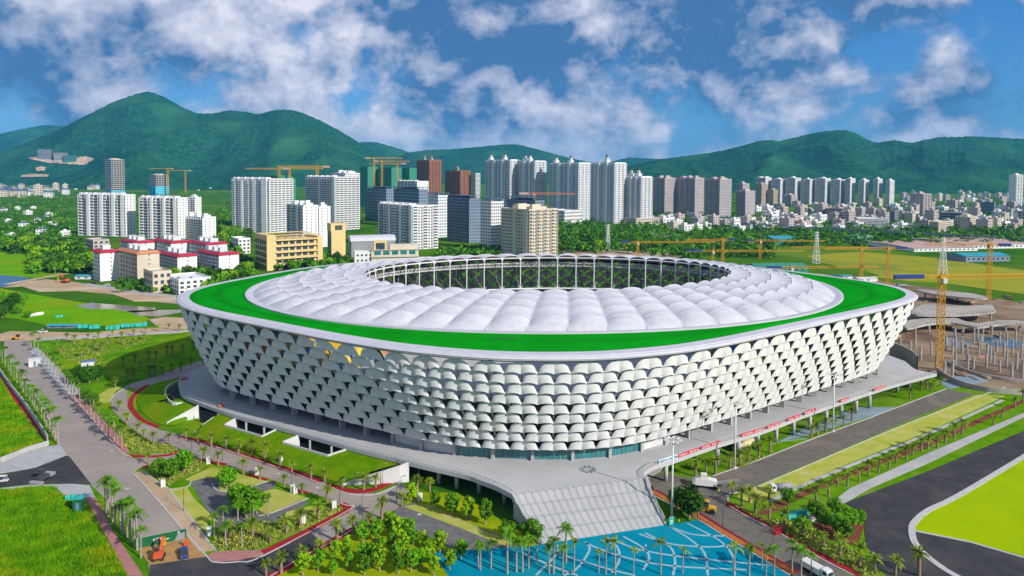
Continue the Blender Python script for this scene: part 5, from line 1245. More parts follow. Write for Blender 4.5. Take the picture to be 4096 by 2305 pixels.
for i in range(300):
    if n > 34: break
    y = 470 + 28 * hr.random(); x = hr.uniform(-10, 250 if y < 480 else 172); k = hr.choice((6, 7, 7, 3))
    n += add_house(x, y, k, hr.uniform(1.5, 2.3), ('white gabled villa', 'cream gabled villa')[k - 6] if k > 5 else 'cream flat-roofed villa', 'villas of the hillside estate', .4 + hr.choice((0, math.pi / 2)))
for i, (x, y) in enumerate([(10, 535), (45, 528), (70, 540), (95, 560), (122, 545), (135, 567), (30, 600), (105, 592), (165, 595), (60, 575), (150, 610), (190, 478), (330, 500), (360, 495), (500, 480), (530, 476), (20, 560), (85, 525)]):
    add_house(x, y, hr.choice((0, 0, 6)), hr.uniform(.6, .9), 'scattered village house among the trees, %s counted from the pond' % ORD[i], 'village houses among the trees', hr.random() * 3)
for i, (x, y) in enumerate([(1735, 545), (1752, 552), (1690, 551), (1790, 566), (1820, 562), (1850, 567), (1880, 575), (1920, 572), (1665, 552)]):
    add_house(x, y, hr.choice((0, 6)), hr.uniform(.7, 1.0), 'low white house among the trees below the pinkish towers, %s in the line' % ORD[i], 'low houses below the pinkish towers', hr.random() * 3)

def ordn(i): return ORD[i] if i < 30 else '%dth' % (i + 1)
def label_by_place(items, zone_of):            # (object, x, y, kind) -> 'third white house from the left, front row ...'
    b = {}
    for o, x, y, kd in items: b.setdefault((kd, zone_of(x, y)), []).append((x, o))
    for (kd, zn), L_ in b.items():
        for i, (x, o) in enumerate(sorted(L_, key=lambda t_: t_[0])): o['label'] = ('the only %s %s' % (kd, zn)) if len(L_) == 1 else '%s %s %s, from the left' % (ordn(i), kd, zn) if False else '%s %s from left %s' % (ordn(i), kd, zn)
def town_zone(x, y):
    r = 'back row' if y < 533 else 'middle row' if y < 553 else 'front row'
    return 'in the town, %s below %s' % (r, 'the pinkish towers' if x < 1900 else 'the beige towers' if x < 2010 else 'the slab row' if x < 2150 else "the slab row's end" if x < 2285 else 'the broad block' if x < 2420 else 'the edge tower')
label_by_place([(o, x, y, kd) for o, x, y, kd, g in HSL if g == 'houses of the low-rise town'], town_zone)
label_by_place([(o, x, y, kd) for o, x, y, kd, g in HSL if g == 'far houses at the ridge foot'], lambda x, y: 'at the foot of the long ridge, ' + ('upper line' if y < 504 else 'lower line'))
label_by_place([(o, x, y, kd) for o, x, y, kd, g in HSL if g == 'villas of the hillside estate'], lambda x, y: 'in the hillside villa estate, ' + ('upper row' if y < 480 else 'middle row' if y < 489 else 'lower row'))
# --- sheds, viaduct, lattice pylons, cranes
def shed(label, x0, x1, yb, yt, dep, roofm, wall='wall_white', a=8):
    p = G(x0, yb); q = G(x1, yb); L = (q - p).length; h = top_z(p, yt); t = empty('shed', label, 'shed', tuple(p), math.atan2((q - p).y, (q - p).x) + rad(a), 'sheds beyond the stadium')
    mb = MB(); mb.box(0, L, 0, dep, 0, h * .72); mb.build('wall', wall, t)
    mb = MB(); mb.add([(-.6, -.6, h * .72), (L + .6, -.6, h * .72), (L + .6, dep / 2, h), (-.6, dep / 2, h), (L + .6, dep + .6, h * .72), (-.6, dep + .6, h * .72)], [(0, 1, 2, 3), (3, 2, 4, 5), (1, 4, 2), (0, 3, 5)]); mb.build('roof', roofm, t)
    mb = MB()
    for k in range(int(L / 6)): mb.box(2 + k * 6, 4.5 + k * 6, -.06, .02, h * .25, h * .5)
    if mb.v: mb.build('windows', 'pane', t)['kind'] = 'stuff'
shed('teal-roofed shed among the trees', 1947, 2008, 616, 596, 30, 'roof_teal', 'net_green'); shed('long shed with green roof by the viaduct', 2148, 2205, 600, 591, 20, 'net_green'); shed('white shed with blue roof near the pylon', 2155, 2200, 611, 602, 22, 'roof_teal')
shed('long warehouse with pink roof, nearest the fields', 2300, 2480, 634, 622, 90, 'roof_pink'); shed('second long warehouse with pink roof', 2430, 2620, 627, 612, 90, 'roof_pink'); shed('blue-walled warehouse at the edge of the fields', 2430, 2555, 660, 640, 28, 'roof_teal', 'wall_blue')
shed('long site cabin row with teal roof behind the green rim', 2090, 2150, 702, 694, 8, 'roof_teal'); shed('white site cabin row behind the green rim', 2160, 2212, 709, 699, 7, 'white_wall'); shed('half-built block in green netting behind the roof', 1905, 2043, 690, 667, 22, 'net_green', 'net_green')
shed('long open shed with teal roof by the sandy yard', 118, 190, 826, 818, 5, 'roof_teal', 'wall_grey', 0)
shed('blue-roofed farm shed on the earth bank', 188, 228, 703, 692, 7, 'roof_teal', 'wall_white', 0)
def viaduct():
    A = [G(x, y, 0) for x, y in [(1915, 578), (2050, 584), (2200, 592), (2400, 603), (2700, 622)]]
    t = empty('viaduct', 'dark elevated railway viaduct crossing the trees', 'viaduct', tuple(A[0])); o = A[0]; pl = smooth_poly([p - o for p in A], 6); zt = top_z(A[2], 581)
    mb = MB(); nn = normals2d(pl)
    Lp = [p + k * 6 for p, k in zip(pl, nn)]; Rp = [p - k * 6 for p, k in zip(pl, nn)]
    up = lambda P_, z: [(p.x, p.y, z) for p in P_]
    mb.strip(up(Rp, zt), up(Lp, zt)); mb.strip(up(Lp, zt - 2.5), up(Lp, zt + 1.2)); mb.strip(up(Rp, zt + 1.2), up(Rp, zt - 2.5)); mb.strip(up(Lp, zt - 2.5), up(Rp, zt - 2.5)); mb.build('girder', 'wall_grey', t)
    for p in resample(pl, 42): mb = MB(); mb.box(p.x - 1.4, p.x + 1.4, p.y - 1.4, p.y + 1.4, 0, zt - 2.4); mb.build('pier', 'wall_grey', t)
viaduct()
def lattice(mb, a, b, w0, w1, bays, t):
    a, b = Vector(a), Vector(b); d = (b - a).normalized(); up = Vector((0, 0, 1)) if abs(d.z) < .9 else Vector((0, 1, 0)); x = d.cross(up).normalized(); y = x.cross(d)
    prev = None
    for k in range(bays + 1):
        f = k / bays; c = a.lerp(b, f); w = (w0 + (w1 - w0) * f) / 2; ring = [c + x * w * i + y * w * j for i, j in ((-1, -1), (1, -1), (1, 1), (-1, 1))]
        for i in range(4):
            mb.bar(ring[i], ring[(i + 1) % 4], t * .7)
            if prev: mb.bar(prev[i], ring[i], t); mb.bar(prev[i], ring[(i + 1) % 4], t * .7)
        prev = ring
def pylon(x, yb, yt, label):
    p = G(x, yb); h = top_z(p, yt); t = empty('power_pylon', label, 'pylon', tuple(p), .4, 'lattice pylons'); mb = MB(); lattice(mb, (0, 0, 0), (0, 0, h), h * .16, h * .03, 8, .32); mb.build('lattice_tower', 'white_steel', t)
    mb = MB()
    for z in (.78, .88, .97): mb.bar((-h * .11, 0, h * z), (h * .11, 0, h * z), .35)
    mb.build('crossarm', 'white_steel', t)
pylon(2053, 662, 583, 'grey lattice pylon at the near corner of the rice fields'); pylon(2371, 690, 597, 'grey lattice pylon rising behind the nearest yellow crane'); pylon(1529, 630, 565, 'grey lattice pylon among the trees behind the opening'); pylon(742 * 1.0, 592, 560, 'small lattice pylon before the white balcony tower')
def crane(x, yb, yt, ang, jib, cj, label, m='yellow_crane', w=2.2, tk=.24, bm_='crane_blue'):
    p = G(x, yb); h = top_z(p, yt); t = empty('tower_crane', label, 'crane', tuple(p), 0, 'tower cranes'); mb = MB(); lattice(mb, (0, 0, 0), (0, 0, h), w, w, max(4, int(h / (w * 1.3))), tk); mb.build('mast', m, t)
    d = Vector((math.cos(rad(ang)), math.sin(rad(ang)), 0)); mb = MB(); lattice(mb, Vector((0, 0, h + 1)) + d * 1.5, Vector((0, 0, h + 1)) + d * jib, w * .8, w * .55, max(5, int(jib / 4)), tk * .85); mb.build('jib', m, t)
    mb = MB(); lattice(mb, Vector((0, 0, h + 1)) - d * 1.0, Vector((0, 0, h + 1)) - d * cj, w * .7, w * .7, 4, tk * .8); mb.build('counter_jib', m, t)
    mb = MB(); mb.obox(Vector((0, 0, h + 1.3)) - d * cj * .7, d * cj * .3, Vector((-d.y, d.x, 0)) * .9, (0, 0, w * .4)); mb.build('counterweight', bm_, t)
    mb = MB(); mb.box(-w * .6, w * .6, -w * .6, w * .6, h, h + 1.6); mb.tube((0, 0, h + 1.6), (0, 0, h + 5.5), .4, .15, 6); mb.build('slewing_head', m, t)
    mb = MB(); c = Vector((-d.y, d.x, 0)) * -1.6 + Vector((0, 0, h - .6)); mb.obox(c, (.9, 0, 0), (0, .9, 0), (0, 0, 1.1)); mb.build('cab', 'white_wall', t)
crane(2362, 932, 702, 8, 62, 24, 'nearest yellow tower crane on the construction yard beside the deck')
crane(2233, 716, 628, 185, 55, 16, 'yellow tower crane behind the green rim, right of two standing close'); crane(2166, 706, 627, 178, 60, 16, 'yellow tower crane behind the green rim, left of two standing close')
crane(2486, 757, 620, 175, 45, 14, 'slim yellow tower crane at the far edge of the construction yard'); crane(1793, 662, 634, 3, 95, 28, 'short yellow crane just behind the roof edge with a long jib'); crane(1818, 662, 606, 186, 40, 12, 'slim yellow crane beside the short crane behind the roof')
crane(1990, 700, 676, 5, 80, 22, 'yellow crane standing in the green-netted block'); crane(1604, 655, 612, 5, 85, 18, 'yellow crane behind the roof opening, nearest the cream tower'); crane(2052 - 140, 650, 608, 0, 70, 15, 'distant yellow crane between the trees and fields')
for lb, x, yb, yt, an, m in (('orange crane above the cyan-sheeted tower', 423, 492, 425, 180, 'yellow_crane'), ('second orange crane beside the cyan-sheeted tower', 467, 490, 430, 185, 'yellow_crane'), ('orange crane above the green-netted tower with jib to the left', 703, 540, 426, 182, 'yellow_crane'), ('orange crane above the green-netted tower with jib to the right', 730, 540, 425, 2, 'yellow_crane'), ('orange crane over the white balcony towers', 799, 560, 421, 184, 'yellow_crane'), ('tall orange crane over the far green towers', 941, 525, 399, 3, 'yellow_crane'), ('lower orange crane over the far green towers', 961, 525, 407, 4, 'yellow_crane'), ('small orange crane over the far green towers', 1000, 525, 413, 183, 'yellow_crane'), ('red and yellow crane in front of the spired towers', 1343, 590, 489, 3, 'roof_orange')):
    crane(x, yb, yt, an, 70 if yb < 580 else 60, 22, lb, m, w=3.6, tk=.55, bm_='white_wall')
# --- construction yard: columns and curved slabs
mat('bare_column', (.42, .40, .37), (.32, .30, .28), .4, .9)
cpos = wSR([(1430, 1065), (1535, 1115), (1640, 1065), (1690, 1205), (1775, 1250), (1855, 1285), (1885, 1160), (2010, 1210), (2065, 1200), (2195, 1180), (2120, 1065), (2142, 1000), (2235, 1120), (2272, 1150), (1855, 1050), (1950, 1035), (2205, 1060), (2300, 1030), (2375, 1070), (2460, 1050), (2550, 1090), (2330, 940), (2400, 960), (1790, 1010), (1885, 980), (2160, 920), (2070, 940), (2560, 1000), (2490, 930), (1480, 990), (1325, 1030), (2000, 1120), (2400, 1180), (2500, 1200), (2330, 1230), (2560, 1290), (2450, 1300)])
for i, q in enumerate(sorted(cpos)):
    p = G(*q); h = RND.uniform(5.5, 8.5); mb = MB(); r = .5 if i % 3 else .62; mb.tube((0, 0, 0), (0, 0, h), r, r, 10)
    for k in range(4): mb.bar((r * .6 * (-1) ** k, r * .6 * (-1 if k > 1 else 1), h), (r * .6 * (-1) ** k, r * .6 * (-1 if k > 1 else 1), h + .9), .06)
    o = mb.build('concrete_column', 'bare_column'); o.location = p; tag(o, 'bare concrete column on the muddy construction yard, %s from the left' % ordn(i), 'column', 'free-standing columns of the construction yard')
def slab_on_columns(label, pts, z, cols, ramp=0):
    w = smooth_poly(GG(pts, z), 3, True); t = empty('concrete_slab', label, 'slab', tuple(w[0])); o = Vector((w[0].x, w[0].y, z)); t.location = (o.x, o.y, 0)
    mb = MB(); mb.prism([(p.x - o.x, p.y - o.y) for p in w], z - 1.1, z, True); s = mb.build('slab', 'raw_concrete', t); bm = bmesh.new(); bm.from_mesh(s.data); bmesh.ops.triangulate(bm, faces=[f for f in bm.faces if len(f.verts) > 4]); bm.to_mesh(s.data); bm.free()
    for q in cols:
        p = G(*q); mb = MB(); mb.tube((p.x - o.x, p.y - o.y, 0), (p.x - o.x, p.y - o.y, z - .1), .6, n=10); mb.build('column', 'bare_column', t)
    mb = MB(); e = [p - o for p in w]
    for p in resample([Vector((p.x, p.y, 0)) for p in e + e[:1]], 2.5): mb.bar((p.x, p.y, z), (p.x, p.y, z + 1.0), .12)
    mb.build('starter_bars', 'dark_steel', t)['kind'] = 'stuff'
slab_on_columns('curved raw concrete slab, upper terrace of the construction yard', wSR([(1440, 640), (1700, 655), (2000, 650), (2270, 622), (2280, 580), (2240, 545), (2080, 560), (1900, 560), (1700, 540), (1520, 560)]), 7, wSR([(1500, 700), (1700, 720), (1900, 725), (2100, 720), (2240, 700), (1600, 690)]))
slab_on_columns('curved raw concrete slab, lower ramp of the construction yard', wSR([(1380, 720), (1560, 690), (1860, 680), (1980, 715), (2120, 735), (2250, 715), (2420, 705), (2620, 720), (2620, 745), (2400, 740), (2240, 760), (2100, 775), (1960, 750), (1840, 730), (1600, 745), (1400, 790)]), 5, wSR([(1480, 860), (1620, 850), (1880, 880), (1960, 860), (2110, 880), (2250, 850), (2530, 820), (2390, 820)]))
slab_on_columns('raw concrete slab far behind the rim', wSR([(1480, 395), (1700, 410), (2000, 430), (2200, 470), (2150, 490), (1900, 470), (1650, 440)]), 6, wSR([(1580, 490), (1690, 480), (1800, 500), (1900, 520), (2060, 520)]))
tag(ribbon('low_wall', wSR([(1700, 1225), (1780, 1290), (1950, 1370), (2150, 1420), (2400, 1449), (2650, 1460)]), .8, 0, 2.2, 'raw_concrete', sm=4, kind='structure'), 'curved low concrete wall edging the construction yard')
tag(ribbon('low_wall', wSR([(1790, 1130), (1900, 1190), (2100, 1260), (2350, 1310), (2620, 1340)]), .7, 0, 1.4, 'raw_concrete', sm=4, kind='structure'), 'curved concrete upstand inside the construction yard')
tag(ribbon('low_wall', wSR([(1225, 1062), (1330, 1090), (1440, 1150), (1500, 1205)]), .6, 0, 6.6, 'raw_concrete', sm=4, kind='structure'), 'raw concrete edge beam at the deck corner')

# ================================================================== vegetation prototypes
tr = random.Random(21)
def frond(mb, base_, az, el, L, droop, width, n=7):
    d = Vector((math.cos(az), math.sin(az), 0)); side = Vector((-d.y, d.x, 0)); pts = []
    for i in range(n + 1):
        s = i / n; pts.append(base_ + d * (L * s * math.cos(el) * (1 - .18 * droop * s)) + Vector((0, 0, L * s * math.sin(el) - droop * L * .62 * s * s)))
    for i in range(n):
        p, q = pts[i], pts[i + 1]; s = (i + .5) / n; w = width * (math.sin(math.pi * min(1, .14 + s * .84)) ** .6)
        for sg in (-1, 1):
            e = p + side * sg * w + (q - p) * 1.3 + Vector((0, 0, -w * .42)); mb.add([p, q, e], [(0, 1, 2)])
        mb.add([p + side * .035, q + side * .03, q - side * .03, p - side * .035], [(0, 1, 2, 3)])
def palm_meshes(kind, k):
    r = random.Random(k * 31 + len(kind)); T, Cr = MB(), MB()
    if kind == 'date': h, nf, L, dr, w = 3.6, 24, 2.3, .75, .42
    elif kind == 'royal': h, nf, L, dr, w = 6.6, 15, 2.9, 1.05, .62
    else: h, nf, L, dr, w = 5.6, 8, 2.4, 1.0, .5
    lean = Vector((r.uniform(-.15, .15), r.uniform(-.15, .15), 0)); n = 4; P_ = [lean * (i / n) ** 2 + Vector((0, 0, h * i / n)) for i in range(n + 1)]
    rr = {'date': (.34, .30), 'royal': (.27, .15), 'young': (.18, .12)}[kind]
    for i in range(n): T.tube(P_[i], P_[i + 1], rr[0] + (rr[1] - rr[0]) * i / n, rr[0] + (rr[1] - rr[0]) * (i + 1) / n, 7, False)
    if kind == 'royal': T.tube(P_[-1], P_[-1] + Vector((0, 0, .9)), .17, .10, 7)
    top = P_[-1] + Vector((0, 0, .8 if kind == 'royal' else .1))
    wind = Vector((-.9, .25, 0))
    for i in range(nf):
        az = i * 2.4 + r.uniform(-.2, .2); el = {'date': r.uniform(-.15, 1.25), 'royal': r.uniform(.15, 1.15), 'young': r.uniform(.2, 1.2)}[kind]
        if kind == 'young': az = az * .45 + 2.2
        frond(Cr, top, az, el, L * r.uniform(.82, 1.1), dr * r.uniform(.7, 1.15), w)
    return T, Cr
PALM = {}
for kind, lm, tm in (('date', 'date_leaf', 'trunk'), ('royal', 'palm_leaf', 'trunk_pale'), ('young', 'date_leaf', 'trunk_pale')):
    for k in range(3):
        T, Cr = palm_meshes(kind, k); PALM[kind, k] = (T.mesh('trunk', tm, True), Cr.mesh('crown', lm))
def leaf_quads(mb, c, n, rad_, size, r, squash=1.0):
    for _ in range(n):
        v = Vector((r.gauss(0, 1), r.gauss(0, 1), r.gauss(0, 1))).normalized() * rad_ * (r.random() ** .38); v.z *= squash; p = c + v
        nrm = (v.normalized() + Vector((r.uniform(-.8, .8), r.uniform(-.8, .8), r.uniform(-.2, 1.0)))).normalized(); a = nrm.orthogonal().normalized(); b = nrm.cross(a); t = r.uniform(0, 6.3); x = a * math.cos(t) + b * math.sin(t); y = nrm.cross(x); s = size * r.uniform(.6, 1.35)
        mb.add([p - x * s, p - y * s * .55, p + x * s, p + y * s * .55], [(0, 1, 2, 3)])
def tree_meshes(k, h, rx, rz, trunk_h, nc, per, size, lm, tm='trunk'):
    r = random.Random(k); T, Cr = MB(), MB(); T.tube((0, 0, 0), (0, 0, trunk_h), .10 * rx + .05, .07 * rx + .03, 7, False); cz = h - rz
    T.tube((0, 0, trunk_h), (0.1, 0, h - rz * .6), .07 * rx + .03, .02, 6, False)
    for i in range(nc):
        az = i * 2.39 + r.uniform(-.4, .4); u = (i + .5) / nc; zz = -1 + 2 * u; q = math.sqrt(max(.05, 1 - zz * zz)) * r.uniform(.45, .85)
        c = Vector((rx * q * math.cos(az), rx * q * math.sin(az), cz + rz * zz * .85)); cr = rx * r.uniform(.34, .52)
        T.tube((0, 0, max(trunk_h * .8, c.z - rz * .9)), c, .045 * rx, .015, 5, False); leaf_quads(Cr, c, per, cr, size, r, .8)
    return T.mesh('trunk', tm), Cr.mesh('crown', lm)
TREE = {}
for k in range(4):
    TREE['orchard', k] = tree_meshes(50 + k, 5.0, 1.45, 1.9, 1.5, 15, 60, .29, 'leaf' if k % 2 else 'leaf_lime', 'trunk_pale')
    TREE['round', k] = tree_meshes(60 + k, 6.5, 2.9, 2.3, 1.9, 17, 70, .36, 'leaf')
    TREE['big', k] = tree_meshes(70 + k, 9.0, 4.4, 3.4, 2.4, 20, 85, .5, 'leaf_dark' if k % 2 else 'leaf')
    TREE['far', k] = tree_meshes(80 + k, 9.5, 4.8, 3.6, 2.4, 13, 30, 1.0, ('leaf_dark', 'leaf', 'leaf_dark', 'leaf_lime')[k])
def plant(kind, k, p, s, label, group, name, cat='tree', rot=None):
    me = (PALM if kind in ('date', 'royal', 'young') else TREE)[kind, k]
    e = bpy.data.objects.new(name, None); COL.objects.link(e); e.location = p; e.rotation_euler = (0, 0, tr.uniform(0, 6.28) if rot is None else rot); e.scale = (s, s, s * tr.uniform(.9, 1.1)); e.empty_display_size = .1
    tag(e, label, cat, group)
    put('trunk', me[0], e); put('crown', me[1], e)
    return e
def row(kind, pts, label, group, s=1.0, name=None, jit=.25):
    nm = name or {'date': 'date_palm', 'royal': 'royal_palm', 'young': 'young_palm'}.get(kind, 'young_tree')
    for i, q in enumerate(pts):
        p = G(*q); p.x += tr.uniform(-jit, jit); p.y += tr.uniform(-jit, jit)
        nk = 3 if kind in ('date', 'royal', 'young') else 4
        plant(kind, tr.randrange(nk), p, s * tr.uniform(.75, 1.22), label % ordn(i), group, nm)
def lerp_pts(poly, n):
    pl = [Vector((x, y, 0)) for x, y in poly]; return [(lambda v: (v.x, v.y))(along(pl, i / (n - 1))) for i in range(n)]
# --- palm rows
row('royal', lerp_pts([(-8, 886), (22, 935), (62, 990), (100, 1046), (146, 1118)], 22), 'tall palm in the row along the boundary wall, %s from the far end', 'palms along the boundary wall', 1.0)
row('royal', lerp_pts([(78, 868), (118, 920), (168, 985), (222, 1042), (262, 1088), (304, 1130)], 26), 'tall palm on the stadium side of the long road, %s from the far end', 'palms on the stadium side of the road', .95)
row('royal', [(266, 1290), (274, 1298), (284, 1312), (292, 1322), (302, 1332), (310, 1345), (319, 1352), (328, 1364), (337, 1372), (345, 1384), (356, 1404)], 'tall dark palm in the clump above the green hoarding, %s from the kiosk', 'palms beside the pink footpath', 1.15)
row('date', wDL([(170, 895), (285, 935), (420, 975), (570, 1005), (685, 1045), (820, 1065), (950, 1115), (1100, 1185), (1235, 1235), (1415, 1300), (1550, 1330), (1730, 1400), (1950, 1410), (2070, 1390)]), 'date palm at the foot of the sloping lawn, %s from the tunnel end', 'date palms along the sloping lawn')
row('date', wDL([(340, 1125), (487, 1170), (740, 1255), (895, 1310), (1145, 1395), (1325, 1455)]) + wMB([(583, 405)]), 'date palm on the parking side of the ring road, %s from the fork', 'date palms on the parking side')
row('date', wMB([(525, 500), (433, 545), (352, 580), (255, 635), (160, 600), (20, 610)]), 'date palm inside the red kerb of the parking island, %s from its tip', 'date palms on the parking island')
row('date', wMB([(887, 495), (817, 560), (733, 580), (640, 625), (532, 692), (432, 742), (325, 800), (235, 815)]), 'date palm along the orchard kerb, %s from the junction', 'date palms along the orchard kerb')
row('date', wMB([(1010, 420), (1095, 345), (1160, 340)]), 'date palm at the junction under the curved deck, %s from the road', 'date palms by the curved deck')
row('date', wRR([(275, 395), (340, 365), (398, 310), (455, 308), (520, 280), (577, 252), (632, 233), (687, 205), (733, 178), (780, 155), (823, 135), (868, 112), (905, 98), (960, 90), (1010, 62), (1060, 35), (1105, 15)]) + q4([(2420, 690), (2465, 655), (2530, 605), (2570, 575)]), 'date palm in the long row on the red soil bed, %s from the near end', 'date palms on the red soil bed')
row('date', wDR([(715, 1275), (815, 1245), (915, 1260), (1050, 1200), (1160, 1170), (1250, 1110), (1350, 1085), (1460, 1040)]), 'date palm on the near lawn strip before the deck piers, %s from the staircase', 'date palms before the deck piers')
row('date', wDR([(1875, 895), (1935, 865), (2015, 825), (2110, 805), (2195, 765), (2280, 715)]), 'date palm on the far lawn strip before the deck piers, %s from the mast', 'date palms before the deck piers')
row('date', wSR([(1590, 1400), (1640, 1420), (1680, 1380), (1745, 1370)]) + q4([(2000, 560), (2060, 520), (2110, 505)]), 'small date palm below the deck corner, %s in the group', 'date palms below the deck corner', .85)
row('date', wRB([(610, 360), (660, 420), (710, 398), (738, 460), (820, 385), (820, 500), (905, 555), (1015, 605), (1075, 635), (1130, 655)]), 'palm on the shrubby slope beside the dark road, %s from the roller', 'palms on the shrubby slope', 1.0)
row('royal', wST([(285, 1400), (310, 1420), (410, 1395), (575, 1445), (660, 1430), (725, 1430), (800, 1400), (868, 1340), (990, 1449), (1040, 1440), (1125, 1455), (1160, 1340)]), 'leaning palm in the bottom row before the plaza, %s from the orchard', 'palms in the bottom row', .95)
row('young', wST([(1245, 1449), (1500, 1440), (1560, 1449), (1660, 1460), (1850, 1449), (2110, 1449), (2340, 1449)]) + wRB([(617, 815), (778, 775), (950, 795)]), 'thin wind-bent palm at the near plaza edge, %s from the staircase side', 'wind-bent palms at the plaza edge', 1.15)
row('royal', wRR([(140, 790), (250, 815), (195, 815)]) + wRB([(710, 819), (800, 819), (850, 819), (1000, 819)]), 'bushy palm at the bottom edge by the dark road, %s from the truck', 'palms at the bottom edge', .8)
row('date', wRR([(515, 760), (610, 800), (725, 815), (410, 700), (860, 819)]), 'palm in the strip beside the training track, %s in the line', 'palms beside the training track', 1.15)
row('date', wL([(420, 390), (500, 370), (560, 360), (640, 350), (690, 365), (760, 350), (830, 330), (900, 320), (960, 310), (1020, 320), (380, 380), (320, 400), (610, 395), (540, 420), (460, 470), (700, 400), (760, 395), (820, 370), (345, 450), (580, 440)]), 'young palm in the nursery lawn beyond the white hut, %s counted', 'young palms of the nursery lawn', .9)
row('date', wL([(700, 520), (770, 500), (850, 490), (800, 545), (890, 480), (950, 460), (980, 450), (1040, 445), (1100, 430), (850, 580), (880, 575), (925, 575), (975, 560), (1030, 545), (1090, 510), (725, 600), (660, 640), (760, 600)]), 'palm standing in the stadium shadow, %s counted from the bend', 'palms in the stadium shadow', 1.0)
row('date', q3([(640, 690), (720, 760), (770, 790), (850, 790), (740, 890), (815, 930), (690, 740), (600, 620), (580, 690)]), 'palm on the planting strip at the road fork, %s counted', 'palms at the road fork', .95)
# --- broadleaf trees near
row('orchard', wMB([(928, 575), (1043, 615), (1130, 655), (1220, 690), (1345, 725), (863, 620), (980, 612), (1065, 645), (1160, 745), (1275, 780), (780, 625), (890, 690), (975, 722), (1060, 795), (700, 690), (790, 735), (880, 788), (625, 740), (710, 780), (1190, 812), (530, 790), (610, 815), (790, 812), (440, 815), (980, 812), (940, 660), (1020, 690), (1110, 780), (840, 760)]), 'young round-crowned tree on the orchard lawn, %s from the junction', 'young trees of the orchard lawn', 1.0)
row('orchard', wMB([(1065, 395), (1195, 440), (1290, 470), (1380, 500)]) + wST([(15, 860), (180, 900), (355, 950)]), 'slender light green tree below the curved deck, %s from the junction', 'slender trees below the curved deck', 1.15)
row('round', wST([(570, 1115), (825, 1140)]), 'bushy staked tree beside the foot of the staircase, %s from the orchard', 'bushy trees beside the staircase', .85, 'bushy_tree')
plant('big', 1, G(*wRB([(365, 490)])[0]), .95, 'large dark green tree beside the orange strip and yellow roller', None, 'broadleaf_tree')
plant('round', 2, G(*wRB([(292, 440)])[0]), .9, 'round tree touching the large dark tree by the mast', None, 'broadleaf_tree')
for i, (x, y, s, k) in enumerate([(1140, 1012, .9, 0), (1240, 1160, 1.25, 1), (1200, 1120, 1.0, 2), (1290, 1140, .9, 3), (860, 965, .9, 1), (925, 930, 1.0, 0), (800, 950, .8, 2), (1155, 1005, .8, 3)]):
    plant('round', k, G(*q3([(x, y)])[0]), s, 'bushy green tree of the parking island, ' + ('on the round kerbed island', 'tallest in the middle clump', 'behind the tallest one', 'beside the tallest one', 'at the fork planting', 'tallest at the fork planting', 'nearest the sandy strip', 'twin on the round kerbed island')[i], 'bushy trees of the parking', 'bushy_tree')
row('royal', q3([(1120, 1230), (1195, 1215), (1280, 1200), (1075, 1255), (1220, 1310), (1130, 1310), (1345, 1150)]), 'palm in the red soil bed of the parking island, %s counted', 'palms round the red soil bed', .8)
for i, (x, y, s, k) in enumerate([(400, 490, .8, 1), (450, 480, .75, 3), (490, 465, .7, 1), (370, 470, .65, 1), (430, 560, .5, 0), (470, 590, .5, 2)]):
    plant('big', k, G(*q3([(x, y)])[0]), s, 'dense dark tree of the clump behind the white hut, %s from the road' % ORD[i], 'dense trees behind the white hut', 'dense_tree')
row('round', wRR([(110, 420), (385, 480), (320, 545), (200, 590), (430, 620), (460, 545), (395, 590), (520, 530), (275, 500)]), 'staked young tree beside the training track bend, %s counted', 'staked young trees by the training track', .72, 'staked_tree')
for i, (x, y, s) in enumerate([(10, 770, 1.1), (35, 775, 1.0), (55, 768, .9), (20, 790, .8), (70, 800, .5), (5, 800, .9), (46, 790, .7)]):
    plant('big', i % 4, G(x, y), s, 'dark tree at the meadow edge by the sandy yard, %s from the picture edge' % ORD[i], 'trees at the meadow edge', 'dense_tree')
# --- trees farther off: 290 that can be told apart, the rest as woods
vr = random.Random(77); regions = [((0, 500), (235, 640), 60, 1.0), ((80, 612), (232, 690), 55, .95), ((428, 652), (640, 735), 30, .8), ((545, 520), (625, 612), 26, 1.1), ((690, 655), (872, 684), 20, .8), ((1372, 560), (1640, 640), 70, 1.0), ((1640, 562), (2576, 622), 120, 1.0), ((1104, 628), (1262, 650), 14, .7), ((0, 462), (640, 500), 60, 1.2), ((2255, 500), (2620, 524), 36, 1.2), ((1640, 540), (1900, 562), 30, .9), ((545, 600), (600, 660), 8, .9), ((1640, 625), (1960, 650), 18, .8), ((300, 690), (640, 740), 14, .6), ((640, 505), (1300, 560), 40, 1.0), ((0, 470), (640, 520), 60, 1.1), ((1640, 500), (2576, 545), 50, 1.0)]
spots = []
for (x0, y0), (x1, y1), n, s in regions:
    for _ in range(n * 7): spots.append((vr.uniform(x0, x1), vr.uniform(y0, y1), s * vr.uniform(.7, 1.3)))
good = []
for x, y, s in spots:
    p = G(x, y)
    if any((p.x - q[0]) ** 2 + (p.y - q[1]) ** 2 < 120 for q in taken): continue
    if 500 < y < 610 and 178 < x < 545: continue
    good.append((s / p.y, p, x, y, s))
good.sort(key=lambda g: -g[0])
RL = lambda x, y: 'countryside behind the meadow' if x < 240 else 'gaps by the crimson eaves' if x < 690 else 'street behind the yellow school' if x < 1265 else 'green belt behind the cream tower' if x < 1642 else 'green belt before the town'
FT = []
for i, (a, p, x, y, s) in enumerate(good[:290]):
    k = vr.randrange(4); FT.append((plant('far', k, p, s, 'x', 'trees of the ' + RL(x, y), 'bushy_tree'), x, y, ('dark bushy tree', 'mid-green bushy tree', 'dark bushy tree', 'light green bushy tree')[k]))
